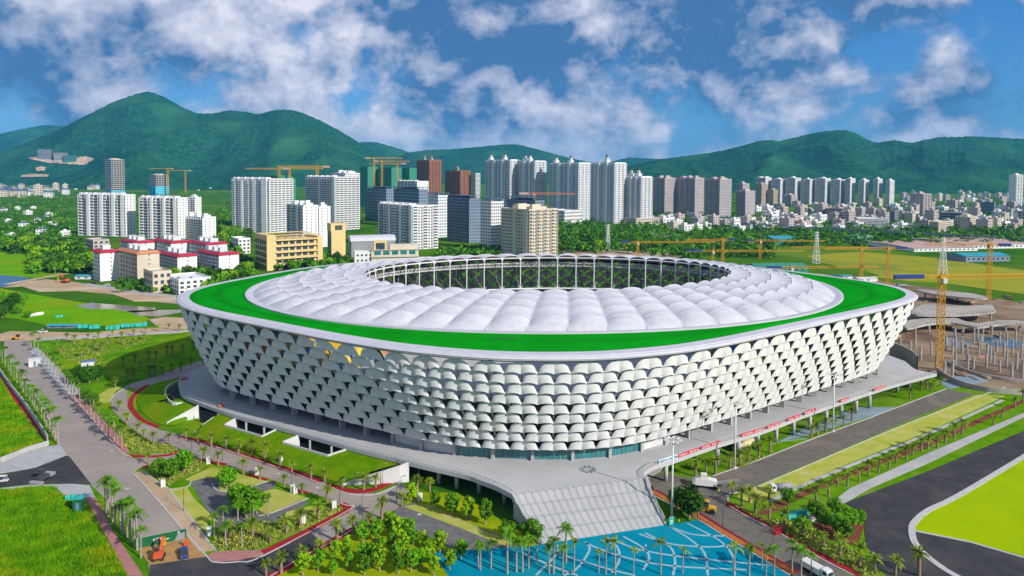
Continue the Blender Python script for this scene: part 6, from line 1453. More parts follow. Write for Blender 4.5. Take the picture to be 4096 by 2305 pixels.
label_by_place(FT, lambda x, y: 'in the ' + RL(x, y) + (', far half' if y < (600 if x < 240 else 690 if x < 690 else 668 if x < 1265 else 600 if x < 1642 else 592) else ', near half'))
mb = MB()
for a, p, x, y, s in good[290:3600]:
    for c in range(3):
        q = Vector((p.x + vr.uniform(-4, 4) * s, p.y + vr.uniform(-4, 4) * s, vr.uniform(3, 7.5) * s)); mb.cur = vr.choice((0, 0, 1)); leaf_quads(mb, q, 11, 3.4 * s, 1.7, vr, .8)
tag(mb.build('woods', ['leaf_dark', 'leaf']), 'far woods and hedges merging into one green mass', None, None, 'stuff')
# --- shrubs and rough grass as ground cover
def scatter(poly_px, n, fn):
    w = GG(poly_px); xs = [p.x for p in w]; ys = [p.y for p in w]; c = 0; m = len(w)
    while c < n:
        x, y = vr.uniform(min(xs), max(xs)), vr.uniform(min(ys), max(ys)); ins = False; j = m - 1
        for i in range(m):
            if (w[i].y > y) != (w[j].y > y) and x < (w[j].x - w[i].x) * (y - w[i].y) / (w[j].y - w[i].y) + w[i].x: ins = not ins
            j = i
        if ins: fn(Vector((x, y, 0))); c += 1
        elif vr.random() < .0005: c += 1
mb = MB(); mat('shrub_leaf', (.14, .24, .03), (.30, .34, .04), .9, .7); mat('shrub_yellow', (.42, .38, .03), (.34, .34, .05), .9, .7)
def bush(p):
    mb.cur = 0 if vr.random() < .75 else 1; s = vr.uniform(.35, .8); leaf_quads(mb, p + Vector((0, 0, s * .6)), 9, s, .3, vr, .7)
for poly, n in ((q3([(1090, 1250), (1200, 1190), (1380, 1180), (1560, 1130), (1690, 1085), (1740, 1112), (1520, 1220), (1310, 1310), (1100, 1330), (1060, 1290)]), 420), (q3([(740, 900), (890, 870), (1040, 875), (1010, 920), (900, 960), (850, 1000), (760, 930)]), 200), (q3([(560, 690), (640, 700), (760, 775), (890, 810), (870, 835), (700, 840), (620, 790)]), 220), (q4([(1100, 1090), (1230, 1150), (1480, 1200), (1600, 1290), (1750, 1330), (1850, 1449), (1770, 1449), (1560, 1345), (1180, 1135)]), 420), (wL([(300, 430), (420, 380), (640, 370), (840, 340), (860, 380), (700, 430), (520, 480), (400, 500)]), 420), (q3([(1090, 1225), (1300, 1225), (1300, 1320), (1100, 1320)]), 120), (wDR([(1400, 1080), (1500, 1030), (1350, 1100), (1150, 1190), (1180, 1150)]), 80), (q3([(470, 420), (330, 350), (280, 300), (480, 300), (560, 420)]), 160)): scatter(poly, n, bush)
tag(mb.build('shrubbery', ['shrub_leaf', 'shrub_yellow']), 'low shrubs filling the planting strips', None, None, 'stuff')
mb = MB(); mat('blade', (.08, .25, .002), (.16, .36, .003), .25, .8, c3=(.27, .35, .006), scale3=.07)
def tuft(p):
    h = vr.uniform(.5, 1.25)
    for _ in range(4):
        a = vr.uniform(0, 6.3); b = Vector((math.cos(a), math.sin(a), 0)); t = p + b * vr.uniform(.2, .7) + Vector((0, 0, h * vr.uniform(.6, 1))); s = Vector((-b.y, b.x, 0)) * .16; q = p + b * vr.uniform(0, .5); mb.add([q - s, q + s, t], [(0, 1, 2)])
scatter(q3([(-40, 1035), (130, 1010), (270, 1005), (330, 1060), (440, 1165), (500, 1240), (570, 1330), (640, 1465), (-60, 1465)]), 15000, tuft)
scatter(q3([(-60, 470), (0, 455), (60, 560), (130, 650), (215, 780), (190, 800), (0, 865), (-60, 880)]), 6000, tuft)
tag(mb.build('tall_grass', 'blade'), 'rank tall grass in the unkempt plots beside the road', None, None, 'stuff')

# ================================================================== vehicles, people, street furniture
mat('paint_blue', (.012, .05, .24), None, rough=.25, spec=.6); mat('paint_white', (.70, .70, .68), None, rough=.35, spec=.5); mat('paint_orange', (.62, .10, .03), None, rough=.45); mat('paint_yellow', (.62, .33, .02), None, rough=.45); mat('paint_red', (.50, .02, .03), None, rough=.45); mat('tyre', (.02, .02, .021), None, rough=.9); mat('car_glass', (.02, .03, .04), None, rough=.1, spec=.7); mat('lamp_glass', (.7, .66, .6), None, rough=.2); mat('drum_cream', (.60, .50, .27), None, rough=.5); mat('dark_metal', (.06, .06, .065), None, rough=.6)
mat('sign_green', (.008, .10, .035), (.01, .13, .045), .4, .6); mat('sign_teal', (.01, .36, .33), None, rough=.6); mat('tarpaulin', (.02, .36, .28), (.03, .42, .40), .5, .6); mat('hivis', (.35, .62, .02), None, rough=.8); mat('skin', (.42, .25, .17), None, rough=.7); mat('shirt_white', (.66, .66, .66), None, rough=.9); mat('trousers', (.03, .035, .05), None, rough=.9); mat('hair', (.015, .012, .01), None, rough=.8); mat('hut_blue', (.10, .20, .36), None, rough=.6)
def wheel(mb, x, y, r, w): mb.tube((x, y - w / 2, r), (x, y + w / 2, r), r, r, 14)
def loft(mb, secs):                      # cross sections (x, half width, z low, z high, taper) joined into a body
    rings = [[(x, -w, z0), (x, w, z0), (x, w * t, z1), (x, -w * t, z1)] for x, w, z0, z1, t in secs]
    for a, b in zip(rings, rings[1:]):
        o = len(mb.v); mb.add(a + b, [(0, 4, 5, 1), (1, 5, 6, 2), (2, 6, 7, 3), (3, 7, 4, 0)])
    mb.add(rings[0], [(0, 1, 2, 3)]); mb.add(rings[-1], [(3, 2, 1, 0)])
def pickup(px, py, rz, label, paint, name='pickup_truck', open_bed=True):
    t = empty(name, label, 'car', tuple(G(px, py)), rz)
    mb = MB(); loft(mb, [(-2.6, .86, .45, .95, .95), (-2.5, .90, .38, 1.08, .95), (-.9, .92, .35, 1.10, .95), (.9, .92, .35, 1.08, .94), (2.3, .88, .38, 1.0, .9), (2.6, .78, .48, .85, .9)]); mb.build('body', paint, t, False)
    mb = MB(); x0 = -.9 if open_bed else -2.3; loft(mb, [(x0 - .15, .84, 1.05, 1.15, .98), (x0 + .15, .84, 1.05, 1.72, .82), (.35, .84, 1.05, 1.72, .82), (1.15, .84, 1.02, 1.08, .98)]); mb.build('cabin', 'car_glass', t)
    mb = MB(); mb.box(x0 + .1, .45, -.66, .66, 1.70, 1.78); mb.build('roof', paint, t)
    if open_bed: mb = MB(); mb.box(-2.42, -1.1, -.72, .72, 1.085, 1.13); mb.build('cargo_bed', 'dark_metal', t)
    for x in (-1.55, 1.6):
        for y in (-.82, .82): mb = MB(); wheel(mb, x, y, .37, .26); mb.build('wheel', 'tyre', t)
    for y in (-.6, .6): mb = MB(); mb.box(2.5, 2.63, y - .17, y + .17, .68, .82); mb.build('headlight', 'lamp_glass', t); mb = MB(); mb.box(-2.64, -2.55, y - .12, y + .12, .75, .95); mb.build('tail_light', 'paint_red', t)
pickup(*q3([(925, 1345)])[0], rad(118), 'dark blue pickup parked on the black asphalt by the hoarding', 'paint_blue')
pickup(*wL([(240, 328)])[0], rad(175), 'white pickup parked in the sandy yard at the road end', 'paint_white')
pickup(*wL([(608, 62)])[0], rad(170), 'white car on the village road before the cream villa', 'paint_white', 'parked_car', False)
pickup(*wL([(530, 50)])[0], rad(170), 'dark car on the village road by the farm shed', 'dark_metal', 'parked_car', False)
def truck(px, py, rz, label, kind, cabm='paint_white', loadm='paint_white', name='truck', s=1.0):
    t = empty(name, label, 'truck', tuple(G(px, py)), rz); t.scale = (s, s, s)
    mb = MB(); mb.box(-4.2, 3.6, -.5, .5, .6, .9); mb.build('chassis', 'dark_metal', t)
    mb = MB(); loft(mb, [(1.75, 1.15, .7, 2.9, .96), (3.2, 1.15, .7, 2.85, .94), (3.75, 1.1, .7, 1.7, .98)]); mb.build('cab', cabm, t)
    mb = MB(); mb.add([(3.28, -.98, 2.65), (3.28, .98, 2.65), (3.79, 1.0, 1.72), (3.79, -1.0, 1.72)], [(0, 1, 2, 3)]); mb.box(2.2, 3.1, -1.165, -1.1, 1.75, 2.55); mb.box(2.2, 3.1, 1.1, 1.165, 1.75, 2.55); mb.build('cab_window', 'car_glass', t)
    mb = MB()
    if kind == 'mixer':
        n = 12; prof_ = [(-4.4, .55, 2.9), (-3.4, 1.0, 2.5), (-1.6, 1.3, 2.2), (.2, 1.2, 2.0), (1.4, .7, 1.8)]; rings_ = []
        for x, r, z in prof_: rings_.append([(x, r * math.cos(2 * math.pi * i / n), z + r * math.sin(2 * math.pi * i / n)) for i in range(n)])
        for a, b in zip(rings_, rings_[1:]): mb.strip(a, b, True)
        mb.add(rings_[0], [tuple(range(n))]); mb.build('drum', loadm, t, True)
    elif kind == 'tank':
        mb.tube((-4.3, 0, 1.9), (1.4, 0, 1.9), 1.0, 1.0, 14); mb.build('tank', loadm, t, True)
    else:
        loft(mb, [(-4.3, 1.2, .95, 2.4, 1.05), (1.5, 1.2, .95, 2.4, 1.05)]); mb.build('box_body', loadm, t)
    for x in (-3.2, -2.1, 2.7):
        for y in (-.95, .95): mb = MB(); wheel(mb, x, y, .5, .35); mb.build('wheel', 'tyre', t)
truck(*wDR([(1190, 1010)])[0], rad(205), 'cream-drummed concrete mixer half hidden under the deck', 'mixer', 'paint_white', 'drum_cream', 'mixer_truck')
truck(*wDR([(1555, 1430)])[0], rad(190), 'white water truck parked on the grass paver strip', 'tank', 'paint_white', 'wall_grey', 'water_truck', .85)
truck(*wRB([(1095, 815)])[0], rad(300), 'white box truck on the dark road at the bottom edge', 'box', 'paint_white', 'paint_white', 'box_truck', .9)
truck(*wSR([(1340, 375)])[0], rad(185), 'grey lorry on the haul road behind the rim', 'box', 'wall_grey', 'wall_grey', 'lorry')
def paver(px, py, rz, label):
    t = empty('road_milling_machine', label, 'machine', tuple(G(px, py)), rz)
    mb = MB(); loft(mb, [(-3.4, 1.15, .9, 2.3, .95), (-1, 1.2, .8, 2.7, .95), (2.6, 1.2, .9, 2.5, .95), (3.4, 1.0, 1.2, 2.0, .9)]); mb.build('body', 'paint_white', t)
    mb = MB(); mb.bar((-3.2, 0, 1.6), (-9.5, .4, 3.2), 1.0, .5); mb.build('conveyor', 'wall_grey', t)
    mb = MB(); mb.box(-.6, 1.0, -1.0, 1.0, 3.7, 3.85); [mb.bar((x, y, 2.5), (x, y, 3.7), .1) for x in (-.5, .9) for y in (-.9, .9)]; mb.build('canopy', 'paint_white', t)
    for x in (-2.6, 2.4):
        for y in (-1.0, 1.0): mb = MB(); loft(mb, [(x - .9, .2, .15, .6, 1), (x - .6, .2, 0, .8, 1), (x + .6, .2, 0, .8, 1), (x + .9, .2, .15, .6, 1)]); mb.v = [(a, b + y, c) for a, b, c in mb.v]; mb.build('track', 'tyre', t)
paver(*wDR([(800, 1380)])[0], rad(168), 'white road milling machine beside the large dark tree')
def roller(px, py, rz, label):
    t = empty('road_roller', label, 'roller', tuple(G(px, py)), rz)
    mb = MB(); loft(mb, [(-2.4, .85, .8, 1.7, .9), (-.4, .9, .7, 1.8, .95), (.2, .7, .7, 1.4, .95)]); mb.build('engine_body', 'paint_yellow', t)
    mb = MB(); loft(mb, [(-.5, .75, 1.6, 3.0, .9), (.9, .75, 1.5, 3.0, .9)]); mb.build('cab', 'car_glass', t); mb = MB(); mb.box(-.6, 1.0, -.8, .8, 3.0, 3.12); mb.build('cab_roof', 'paint_yellow', t)
    mb = MB(); mb.tube((2.0, -1.05, .75), (2.0, 1.05, .75), .75, .75, 18); mb.build('drum', 'wall_grey', t, False)
    mb = MB(); [mb.bar((.4, y, .9), (2.9, y, .9), .2, .4) for y in (-1.15, 1.15)]; mb.bar((2.9, -1.2, .9), (2.9, 1.2, .9), .2, .4); mb.build('drum_frame', 'paint_yellow', t)
    for y in (-.8, .8): mb = MB(); wheel(mb, -1.5, y, .72, .5); mb.build('wheel', 'tyre', t)
roller(*wRB([(465, 455)])[0], rad(160), 'yellow road roller on the dark road by the large tree')
roller(*wL([(100, 368)])[0], rad(10), 'small yellow roller in the sandy yard at the road end')
def excavator(px, py, rz, label, s=1.0, wheels=True):
    t = empty('excavator', label, 'excavator', tuple(G(px, py)), rz); t.scale = (s, s, s)
    mb = MB(); mb.box(-1.4, 1.4, -.9, .9, .6, 1.0); mb.build('undercarriage', 'dark_metal', t)
    mb = MB(); loft(mb, [(-1.7, .95, 1.0, 1.9, .9), (-.3, 1.0, 1.0, 2.0, .95), (1.2, .95, 1.0, 1.6, .95)]); mb.build('upper_body', 'paint_orange', t)
    mb = MB(); loft(mb, [(-.2, .42, 1.6, 2.7, .9), (1.1, .42, 1.5, 2.6, .9)]); mb.v = [(a, b + .5, c) for a, b, c in mb.v]; mb.build('cab', 'car_glass', t)
    mb = MB(); mb.bar((.9, -.2, 1.6), (2.9, -.2, 3.6), .4, .5); mb.bar((2.9, -.2, 3.6), (4.6, -.2, 2.9), .35, .45); mb.build('boom', 'paint_orange', t)
    mb = MB(); mb.bar((4.6, -.2, 3.0), (5.3, -.2, 1.3), .3, .35); mb.build('arm', 'paint_yellow', t)
    mb = MB(); loft(mb, [(4.8, .45, .7, 1.4, 1), (5.5, .45, .5, 1.4, 1)]); mb.build('bucket', 'paint_yellow', t)
    for x in (-.9, .9):
        for y in (-.95, .95): mb = MB(); wheel(mb, x, y, .5, .4); mb.build('wheel', 'tyre', t)
excavator(*q3([(800, 1365)])[0], rad(105), 'orange wheeled excavator reaching over the green hoarding')
excavator(*wCA([(660, 1440)])[0], rad(160), 'orange excavator digging on the bare earth bank', 1.7)
def cart(px, py, rz, label):
    t = empty('golf_cart', label, 'cart', tuple(G(px, py)), rz); mb = MB(); loft(mb, [(-1.2, .6, .35, .8, .95), (.4, .6, .35, .6, .95), (1.3, .55, .35, .8, .9)]); mb.build('body', 'paint_white', t)
    mb = MB(); mb.box(-1.1, .9, -.6, .6, 1.8, 1.88); [mb.bar((x, y, .7), (x, y, 1.8), .06) for x in (-1, .8) for y in (-.5, .5)]; mb.build('canopy', 'paint_white', t)
    mb = MB(); mb.box(-.9, -.2, -.5, .5, .75, 1.2); mb.build('seat', 'dark_metal', t)
    for x in (-.8, .85):
        for y in (-.55, .55): mb = MB(); wheel(mb, x, y, .26, .18); mb.build('wheel', 'tyre', t)
cart(*wLB([(18, 325)])[0], rad(5), 'white golf cart on the fresh asphalt side road')
def spreader(px, py, rz, label):
    t = empty('asphalt_paver', label, 'machine', tuple(G(px, py)), rz); mb = MB(); loft(mb, [(-1.8, .9, .5, 1.5, .95), (1.2, 1.0, .5, 1.7, .95)]); mb.build('body', 'dark_metal', t); mb = MB(); loft(mb, [(1.2, 1.3, .6, 1.2, 1.2), (2.8, 1.3, .6, 1.5, 1.2)]); mb.build('hopper', 'wall_grey', t)
    mb = MB(); mb.box(-3, -1.9, -2.0, 2.0, .2, .7); mb.build('screed', 'wall_grey', t); mb = MB(); mb.bar((-.5, -.8, 1.6), (-.5, -.8, 3.4), .1); mb.bar((-.5, .8, 1.6), (-.5, .8, 3.4), .1); mb.box(-1.4, .5, -1, 1, 3.4, 3.5); mb.build('canopy', 'dark_metal', t)
    for y in (-.85, .85): mb = MB(); loft(mb, [(-1.5, .2, .1, .6, 1), (-1.2, .2, 0, .8, 1), (1.0, .2, 0, .8, 1), (1.3, .2, .1, .6, 1)]); mb.v = [(a, b + y, c) for a, b, c in mb.v]; mb.build('track', 'tyre', t)
spreader(*wLB([(248, 315)])[0], rad(80), 'dark asphalt paver with canopy on the fresh side road')
# --- people: one continuous skinned body each
def person_mesh(tag_, shirt, arms):
    J = [((0, 0, .95), .13), ((0, 0, 1.15), .13), ((0, 0, 1.38), .155), ((0, 0, 1.50), .06), ((0, .01, 1.58), .085), ((0, .01, 1.70), .085)]; Ed = [(0, 1), (1, 2), (2, 3), (3, 4), (4, 5)]
    for s in (-1, 1):
        b = len(J); J += [((s * .10, 0, .86), .10), ((s * .11, .03, .48), .07), ((s * .11, -.01, .09), .05), ((s * .12, .12, .04), .045)]; Ed += [(0, b), (b, b + 1), (b + 1, b + 2), (b + 2, b + 3)]
        b = len(J); J += [((s * .20, 0, 1.40), .07), ((s * (.27 if arms else .25), .02, 1.13), .05), ((s * .22, .14 if arms else .08, .92), .038), ((s * .21, .18 if arms else .10, .82), .04)]; Ed += [(2, b), (b, b + 1), (b + 1, b + 2), (b + 2, b + 3)]
    me = bpy.data.meshes.new('body'); me.from_pydata([j[0] for j in J], Ed, []); o = bpy.data.objects.new('body', me); COL.objects.link(o)
    sk = o.modifiers.new('s', 'SKIN')
    for v, j in zip(me.skin_vertices[0].data, J): v.radius = (j[1], j[1])
    me.skin_vertices[0].data[0].use_root = True
    o.modifiers.new('u', 'SUBSURF').levels = 1
    dg = bpy.context.evaluated_depsgraph_get(); m2 = bpy.data.meshes.new_from_object(o.evaluated_get(dg)); bpy.data.objects.remove(o); m2.materials.clear()
    for mm in (shirt, 'trousers', 'skin', 'hair'): m2.materials.append(MATS[mm])
    for p in m2.polygons:
        c = p.center; p.use_smooth = True
        p.material_index = 1 if c.z < .93 and abs(c.x) < .19 else 3 if c.z > 1.66 or (c.z > 1.56 and c.y < -.02) else 2 if c.z > 1.5 or (abs(c.x) > .19 and c.z < 1.05) else 0
    return m2
PM = {'w': person_mesh('w', 'shirt_white', False), 'h': person_mesh('h', 'hivis', True)}
for q, k, rz, lb in ((wST([(1965, 1215)])[0], 'w', 2.5, 'person in a white shirt standing on the blue plaza'), (wRB([(307, 530)])[0], 'h', 1.0, 'person in a hi-vis vest bending near the teal sign'), (wRB([(414, 488)])[0], 'h', 2.0, 'person in a hi-vis vest on the orange strip'), (wRB([(533, 355)])[0], 'h', 3.0, 'person in a green vest standing on the dark access road'), (wRB([(1042, 315)])[0], 'h', .3, 'person in a hi-vis vest beside the soil bed'), (wSR([(930, 1340)])[0], 'w', .3, 'person standing on the deck near the last columns')):
    o = put('person', PM[k]); o.location = G(*q, 6.0 if 'deck near' in lb else (.1 if 'road' in lb or 'plaza' in lb else .15)); o.rotation_euler = (0, 0, rz); o.scale = (1.02,) * 3; tag(o, lb, 'person')
# --- huts, kiosks, cabinets, signs, hoarding, walls
def hut(px, py, w, d, h, rz, label, wall, roofm, name='site_hut'):
    t = empty(name, label, 'hut', tuple(G(px, py)), rz); mb = MB(); mb.box(-w / 2, w / 2, -d / 2, d / 2, 0, h); mb.build('wall', wall, t)
    mb = MB(); mb.box(-w / 2 - .2, w / 2 + .2, -d / 2 - .2, d / 2 + .2, h, h + .18); mb.build('roof', roofm, t)
    mb = MB(); mb.box(-.4, .4, -d / 2 - .04, -d / 2 + .02, .05, h * .75); mb.build('door', 'hut_blue', t); mb = MB(); mb.box(w / 2 - .02, w / 2 + .04, -d * .25, d * .25, h * .4, h * .75); mb.build('window', 'car_glass', t)
hut(*wL([(200, 518)])[0], 4.6, 3.4, 3.4, .5, 'white guard hut standing on the long road', 'white_wall', 'paint_white'); hut(*wL([(502, 530)])[0], 5.0, 3.6, 3.2, .4, 'white site hut on the lawn with pale blue roof', 'white_wall', 'hut_blue')
hut(*wLB([(448, 490)])[0], 2.2, 2.2, 3.6, .3, 'tall green kiosk beside the pink footpath', 'sign_green', 'tarpaulin', 'kiosk')
def panel_sign(label, p0, p1, h, m, inkm, name='hoarding'):
    a, b = G(*p0), G(*p1); d = (b - a); L = d.length; d.normalize(); n_ = Vector((d.y, -d.x, 0)); n_ = n_ if n_.y < 0 else -n_
    t = empty(name, label, 'sign', tuple(a)); k = max(1, int(L / 2.4))
    for i in range(k):
        mb = MB(); mb.obox(d * (L * (i + .5) / k) + Vector((0, 0, h / 2)), d * (L / k / 2 - .02), n_ * .05, (0, 0, h / 2)); mb.build('panel', m, t)
    mb = MB(); mb.bar(Vector((0, 0, h + .05)), d * L + Vector((0, 0, h + .05)), .12); [mb.bar(d * (L * i / k) - n_ * .1, d * (L * i / k) - n_ * 1.2 + Vector((0, 0, 0)), .08) for i in range(k + 1)]; [mb.bar(d * (L * i / k) - n_ * 1.2, d * (L * i / k) - n_ * .1 + Vector((0, 0, h * .8)), .08) for i in range(k + 1)]; mb.build('frame', 'grey_steel', t)
    return t, d, L, n_
t, d, L, n_ = panel_sign('dark green construction hoarding with white lettering across the road', q3([(672, 1318)])[0], q3([(938, 1262)])[0], 2.6, 'sign_green', 'ink_white')
mb = MB()
for ln, (s0, s1, z, hh) in enumerate([(.36, .56, 1.55, .2), (.36, .68, 1.05, .17), (.80, .90, 2.0, .28)]):
    n = int((s1 - s0) * L / (hh * 2.1))
    for i in range(n):
        c = d * (L * (s0 + (s1 - s0) * (i + .5) / n)) + n_ * .09 + Vector((0, 0, z))
        for s in range(5):
            if glyph.random() < .5: mb.obox(c + Vector((0, 0, glyph.uniform(-hh, hh))), d * hh * .75, n_ * .01, (0, 0, .05))
            else: mb.obox(c + d * glyph.uniform(-hh, hh) * .7, d * .05, n_ * .011, (0, 0, hh * .9))
mb.build('lettering', 'ink_white', t)
mb = MB(); a0, a1 = d * L * .76, d * L * .97; mb.add([a0 + n_ * .075 + Vector((0, 0, .1)), a1 + n_ * .075 + Vector((0, 0, .1)), a1 + n_ * .075 + Vector((0, 0, 1.9)), a0.lerp(a1, .35) + n_ * .075 + Vector((0, 0, 1.6))], [(0, 1, 2, 3)]); mb.build('printed_building', 'wall_grey', t)
t, d, L, n_ = panel_sign('small teal notice board at the foot of the staircase', wST([(2203, 968)])[0], wST([(2252, 955)])[0], 2.1, 'sign_teal', 'ink_white', 'notice_board')
mb = MB()
for z, w in ((1.3, .5), (.95, .35), (.6, .28)): mb.obox(d * L * .5 + n_ * .07 + Vector((0, 0, z)), d * L * w * .6, n_ * .01, (0, 0, .07))
mb.build('lettering', 'ink_white', t)
def cabinet(px, py, label, s=1.0, m='paint_white'):
    t = empty('utility_cabinet', label, 'cabinet', tuple(G(px, py)), .6, 'white utility cabinets'); t.scale = (s,) * 3; mb = MB(); mb.box(-.5, .5, -.35, .35, .15, 1.75); mb.build('body', m, t); mb = MB(); mb.box(-.56, .56, -.41, .41, 1.75, 1.83); mb.build('lid', m, t); mb = MB(); mb.box(-.55, .55, -.4, .4, 0, .15); mb.build('plinth', 'concrete', t); mb = MB(); mb.box(-.03, .03, -.37, -.35, .25, 1.65); mb.build('door_seam', 'dark_metal', t)
for q, lb in ((q3([(1047, 885)])[0], 'white cabinet beside the short red kerb at the fork'), (q3([(820, 1002)])[0], 'white cabinet next to the sandy strip'), (q3([(1292, 940)])[0], 'white cabinet among the date palms by the ring road'), (q3([(1412, 885)])[0], 'white cabinet at the foot of the sloping lawn'), (q3([(1472, 1028)])[0], 'first of two white cabinets at the parking exit'), (q3([(1485, 1033)])[0], 'second of two white cabinets at the parking exit'), (q3([(1525, 1190)])[0], 'white cabinet inside the planting strip, nearer the bay'), (q3([(1680, 1112)])[0], 'white cabinet at the tip of the parking island'), (q3([(1052, 1245)])[0], 'white cabinet beside the bottom of the sandy strip'), (q3([(2112, 1070)])[0], 'white cabinet below the curved deck')): cabinet(*q, lb, 1.15)
def lamp_post(px, py, h, label):
    t = empty('lamp_post', label, 'lamp post', tuple(G(px, py)), 0, 'thin lamp posts'); mb = MB(); mb.tube((0, 0, 0), (0, 0, h), .09, .05, 8); mb.build('pole', 'dark_metal', t); mb = MB(); mb.bar((0, 0, h), (.9, .3, h + .2), .07); mb.build('arm', 'dark_metal', t); mb = MB(); mb.obox((1.0, .33, h + .2), (.3, .1, 0), (-.05, .12, 0), (0, 0, .05)); mb.build('lantern', 'grey_steel', t)
for i, (q, h) in enumerate([(q3([(925, 1125)])[0], 6.5), (wMB([(377, 310)])[0], 6), (wMB([(652, 400)])[0], 6), (wMB([(780, 500)])[0], 6.5), (wMB([(975, 410)])[0], 6), (wMB([(1100, 330)])[0], 6), (wMB([(735, 335)])[0], 5), (wMB([(895, 300)])[0], 6), (wRB([(555, 545)])[0], 8), (wRB([(840, 715)])[0], 8), (q3([(965, 820)])[0], 6), (q3([(1120, 870)])[0], 6)]):
    lamp_post(*q, h, 'thin dark lamp post ' + ('beside the grass paver bay', 'on the ring road by the two cabinets', 'at the tip of the parking island', 'at the orchard junction', 'beside the junction date palm', 'under the curved deck edge', 'in front of the lawn end wall', 'against the white end wall', 'on the dark road before the roller', 'on the dark road by the red cage', 'at the foot of the sloping lawn near the tunnel', 'behind the fork planting')[i])
def cage(px, py, label):
    t = empty('barrier_cage', label, 'barrier', tuple(G(px, py)), .5); mb = MB()
    for x in np.linspace(-1.4, 1.4, 6):
        for y in (-.6, .6): mb.bar((x, y, 0), (x, y, 1.6), .09)
    for z in (.2, .8, 1.6):
        for y in (-.6, .6): mb.bar((-1.4, y, z), (1.4, y, z), .09)
        for x in (-1.4, 1.4): mb.bar((x, -.6, z), (x, .6, z), .09)
    mb.build('frame', 'paint_red', t); mb = MB(); mb.box(-1.3, 1.3, -.5, .5, .25, .4); mb.build('tray', 'paint_red', t)
cage(*wRB([(868, 575)])[0], 'red steel cage standing on the red kerb of the dark road'); cage(*q3([(935, 455)])[0], 'red frame on the shaded tip of the deck'); bpy.data.objects[-1]; 
for o in bpy.data.objects:
    if o.get('label') == 'red frame on the shaded tip of the deck': o.location = G(*wDL([(145, 300)])[0], 6.0); o.scale = (.8, .8, .8)
mb = MB(); mb.box(-.55, .55, -.5, .5, 0, 1.3); mb.box(-.6, .6, -.55, .55, 1.3, 1.4); o = mb.build('crate', 'paint_orange'); o.location = G(*wDL([(515, 580)])[0], 6.0); tag(o, 'orange crate standing on the deck near the railing', 'crate')
mb = MB(); mb.bar((-.5, 0, 0), (-.2, 0, 1.9), .1); mb.bar((.5, 0, 0), (.2, 0, 1.9), .1); mb.box(-.45, .45, -.03, .03, .3, 1.8); o = mb.build('road_sign', 'paint_orange'); o.location = G(*q3([(936, 1305)])[0]); o.rotation_euler = (0, 0, .3); tag(o, 'orange standing sign beside the green hoarding', 'sign')
def picket_wall(label, pts, h):
    w = resample(smooth_poly(GG(pts), 4), 2.2); t = empty('boundary_wall', label, 'wall', tuple(w[0])); o = w[0]
    mb = MB(); [mb.bar(p - o + Vector((0, 0, h * .3)), q - o + Vector((0, 0, h * .3)), .25, h * .6) for p, q in zip(w, w[1:])]; mb.build('plinth', 'concrete', t)
    for p, q in zip(w, w[1:]): mb = MB(); mb.bar((p + q) / 2 - o + Vector((0, 0, h * .6)), (p + q) / 2 - o + Vector((0, 0, h)), 1.9, .12) if False else mb.obox((p + q) / 2 - o + Vector((0, 0, h * .8)), (q - p) * .46, Vector((-(q - p).y, (q - p).x, 0)).normalized() * .07, (0, 0, h * .2)); mb.build('panel', 'white_wall', t)
    mb = MB(); [mb.bar(p - o, p - o + Vector((0, 0, h + .25)), .3) for p in w]; mb.build('post', 'concrete', t)
picket_wall('long white panelled boundary wall beside the rank grass', q3([(-20, 400), (40, 490), (110, 580), (180, 680), (240, 775)]), 2.2)
tag(ribbon('plot_wall', q3([(245, 792), (150, 820), (0, 880)]), .3, 0, 1.6, 'concrete', sm=0), 'low concrete wall at the corner of the rank grass plot')
def tarp(label, p0, p1, h, m, n=6):
    a, b = G(*p0), G(*p1); d = b - a; t = MB(); k = Vector((-d.y, d.x, 0)).normalized()
    P0 = [a - a + d * i / n + k * (.9 * noise.noise(Vector((i * 1.3, a.x, 0)))) for i in range(n + 1)]; hs = [h * (.7 + .5 * abs(noise.noise(Vector((i * .9, a.y, 3))))) for i in range(n + 1)]
    P1 = [p + Vector((0, 0, z)) + k * .5 for p, z in zip(P0, hs)]; P2 = [p + k * 3.2 + Vector((0, 0, .1)) for p in P0]
    t.strip(P0, P1); t.strip(P1, P2); o = t.build('tarpaulin_heap', m); o.location = a; tag(o, label, 'tarpaulin', 'teal tarpaulin heaps by the sandy yard')
for i, (x0, x1, y) in enumerate([(440, 500, 305), (505, 570, 308), (600, 680, 312), (690, 760, 300), (765, 835, 296)]): tarp('crumpled teal tarpaulin over materials behind the nursery lawn, %s from the open shed' % ORD[i], wL([(x0, y)])[0], wL([(x1, y - 4)])[0], 2.6, 'tarpaulin')
tarp('green tarpaulin lying on the bright meadow', wL([(310, 243)])[0], wL([(357, 240)])[0], 1.6, 'tarpaulin'); tarp('torn grey sheet beside the trees on the meadow', wL([(170, 238)])[0], wL([(250, 225)])[0], 2.2, 'white_wall')
tarp('green netting bundle under the staked trees by the training track', wRR([(120, 500)])[0], wRR([(230, 470)])[0], 1.5, 'tarpaulin'); tarp('teal tarpaulin behind the green kiosk', wLB([(370, 440)])[0], wLB([(425, 430)])[0], 1.8, 'tarpaulin')
tarp('pale sheet bank beneath the staked trees by the training track', wRR([(230, 505)])[0], wRR([(520, 500)])[0], 1.4, 'white_wall', 10)
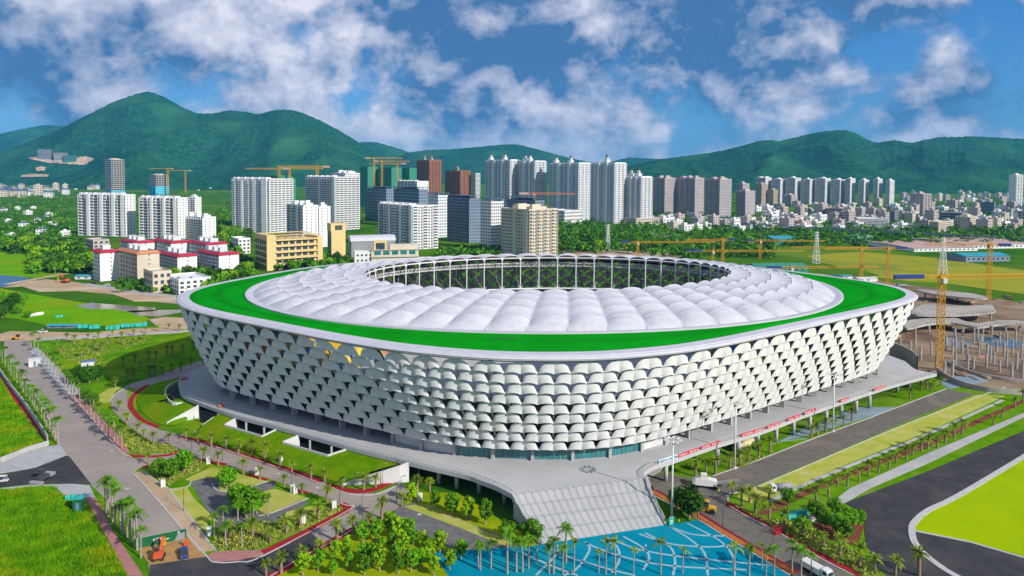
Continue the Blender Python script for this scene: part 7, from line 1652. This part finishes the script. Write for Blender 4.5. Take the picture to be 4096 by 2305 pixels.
# stacks of building material and rubble on the construction yard
rb_ = random.Random(9)
for i, (x, y) in enumerate(sorted((rb_.uniform(1300, 2560), rb_.uniform(420, 1330)) for _ in range(60))):
    p = G(*wSR([(x, y)])[0])
    if x < 1800 and y > 900: continue
    mb = MB(); k = rb_.randrange(3)
    if k == 0: [mb.box(-2, 2, j * .5 - 1, j * .5 - .6, z * .3, z * .3 + .25) for j in range(4) for z in range(3)]
    elif k == 1: [mb.bar((-3, j * .25 - .6, .15 + .12 * (j % 3)), (3, j * .25 - .5, .15 + .12 * (j % 2)), .12) for j in range(6)]
    else: [mb.obox((rb_.uniform(-2, 2), rb_.uniform(-2, 2), rb_.uniform(.1, .7)), (rb_.uniform(.3, .9), .1, .1), (.1, rb_.uniform(.3, .7), 0), (0, .1, rb_.uniform(.2, .5))) for j in range(14)]
    nm = ('timber_stack', 'steel_bundle', 'rubble_heap')[k]; o = mb.build(nm, ('wall_beige', 'roof_orange', 'mud')[k]); o.location = p; o.rotation_euler = (0, 0, rb_.uniform(0, 3)); tag(o, ('stack of pale timber', 'bundle of rusty steel bars', 'heap of brown rubble')[k] + ' on the muddy construction yard, %s heap from the left' % ordn(i), 'material', 'materials on the construction yard')
for i, (x0, y0, x1, y1) in enumerate([(1460, 900, 1680, 930), (1380, 920, 1480, 960), (1760, 740, 1880, 760), (1560, 470, 1690, 480)]):
    a, b = G(*wSR([(x0, y0)])[0]), G(*wSR([(x1, y1)])[0]); d = b - a; mb = MB(); n = 12
    for j in range(n + 1):
        for r_ in (0, 2.5): mb.bar(d * j / n + Vector((0, r_, 0)), d * j / n + Vector((0, r_, 4.5)), .12)
    for z in (1.5, 3.0, 4.5): [mb.bar(Vector((0, r_, z)), d + Vector((0, r_, z)), .12) for r_ in (0, 2.5)]
    o = mb.build('scaffolding', 'wall_brown'); o.location = a; tag(o, 'rusty scaffold bay on the construction yard, ' + ('under the lower ramp', 'beside the stadium wall', 'under the upper terrace', 'behind the rim')[i], 'scaffold', 'scaffold bays')
# manholes and patches on the road
for i, (x, y) in enumerate(wDL([(1485, 1385), (1090, 1245)]) + q3([(560, 820), (640, 1010), (2110, 1140), (700, 720)])):
    p = G(x, y, .085); mb = MB(); mb.tube((0, 0, 0), (0, 0, .03), .55, .55, 14); o = mb.build('manhole_cover', 'kerb'); o.location = p; tag(o, 'round pale manhole cover ' + ('on the ring road by the cabinets', 'on the ring road below the light wells', 'on the long road', 'on the long road by the sandy strip', 'on the paved lane', 'on the ring road at the fork')[i], 'manhole cover')

# ================================================================== haze: one even body of air round the whole place
hm = MB(); hm.box(-14500, 14500, -1000, 14500, -4.5, 780)
hz = hm.build('haze', 'kerb'); hz.data.materials.clear()
m = bpy.data.materials.new('haze_air'); m.use_nodes = True; nt = m.node_tree; nt.nodes.clear()
o_ = nt.nodes.new('ShaderNodeOutputMaterial'); v_ = nt.nodes.new('ShaderNodeVolumePrincipled'); v_.inputs['Color'].default_value = (.10, .50, .95, 1); v_.inputs['Density'].default_value = 5e-5; v_.inputs['Anisotropy'].default_value = 0.0
nt.links.new(v_.outputs[0], o_.inputs['Volume']); hz.data.materials.append(m)
tag(hz, 'pale blue haze filling the air', None, None, 'stuff')
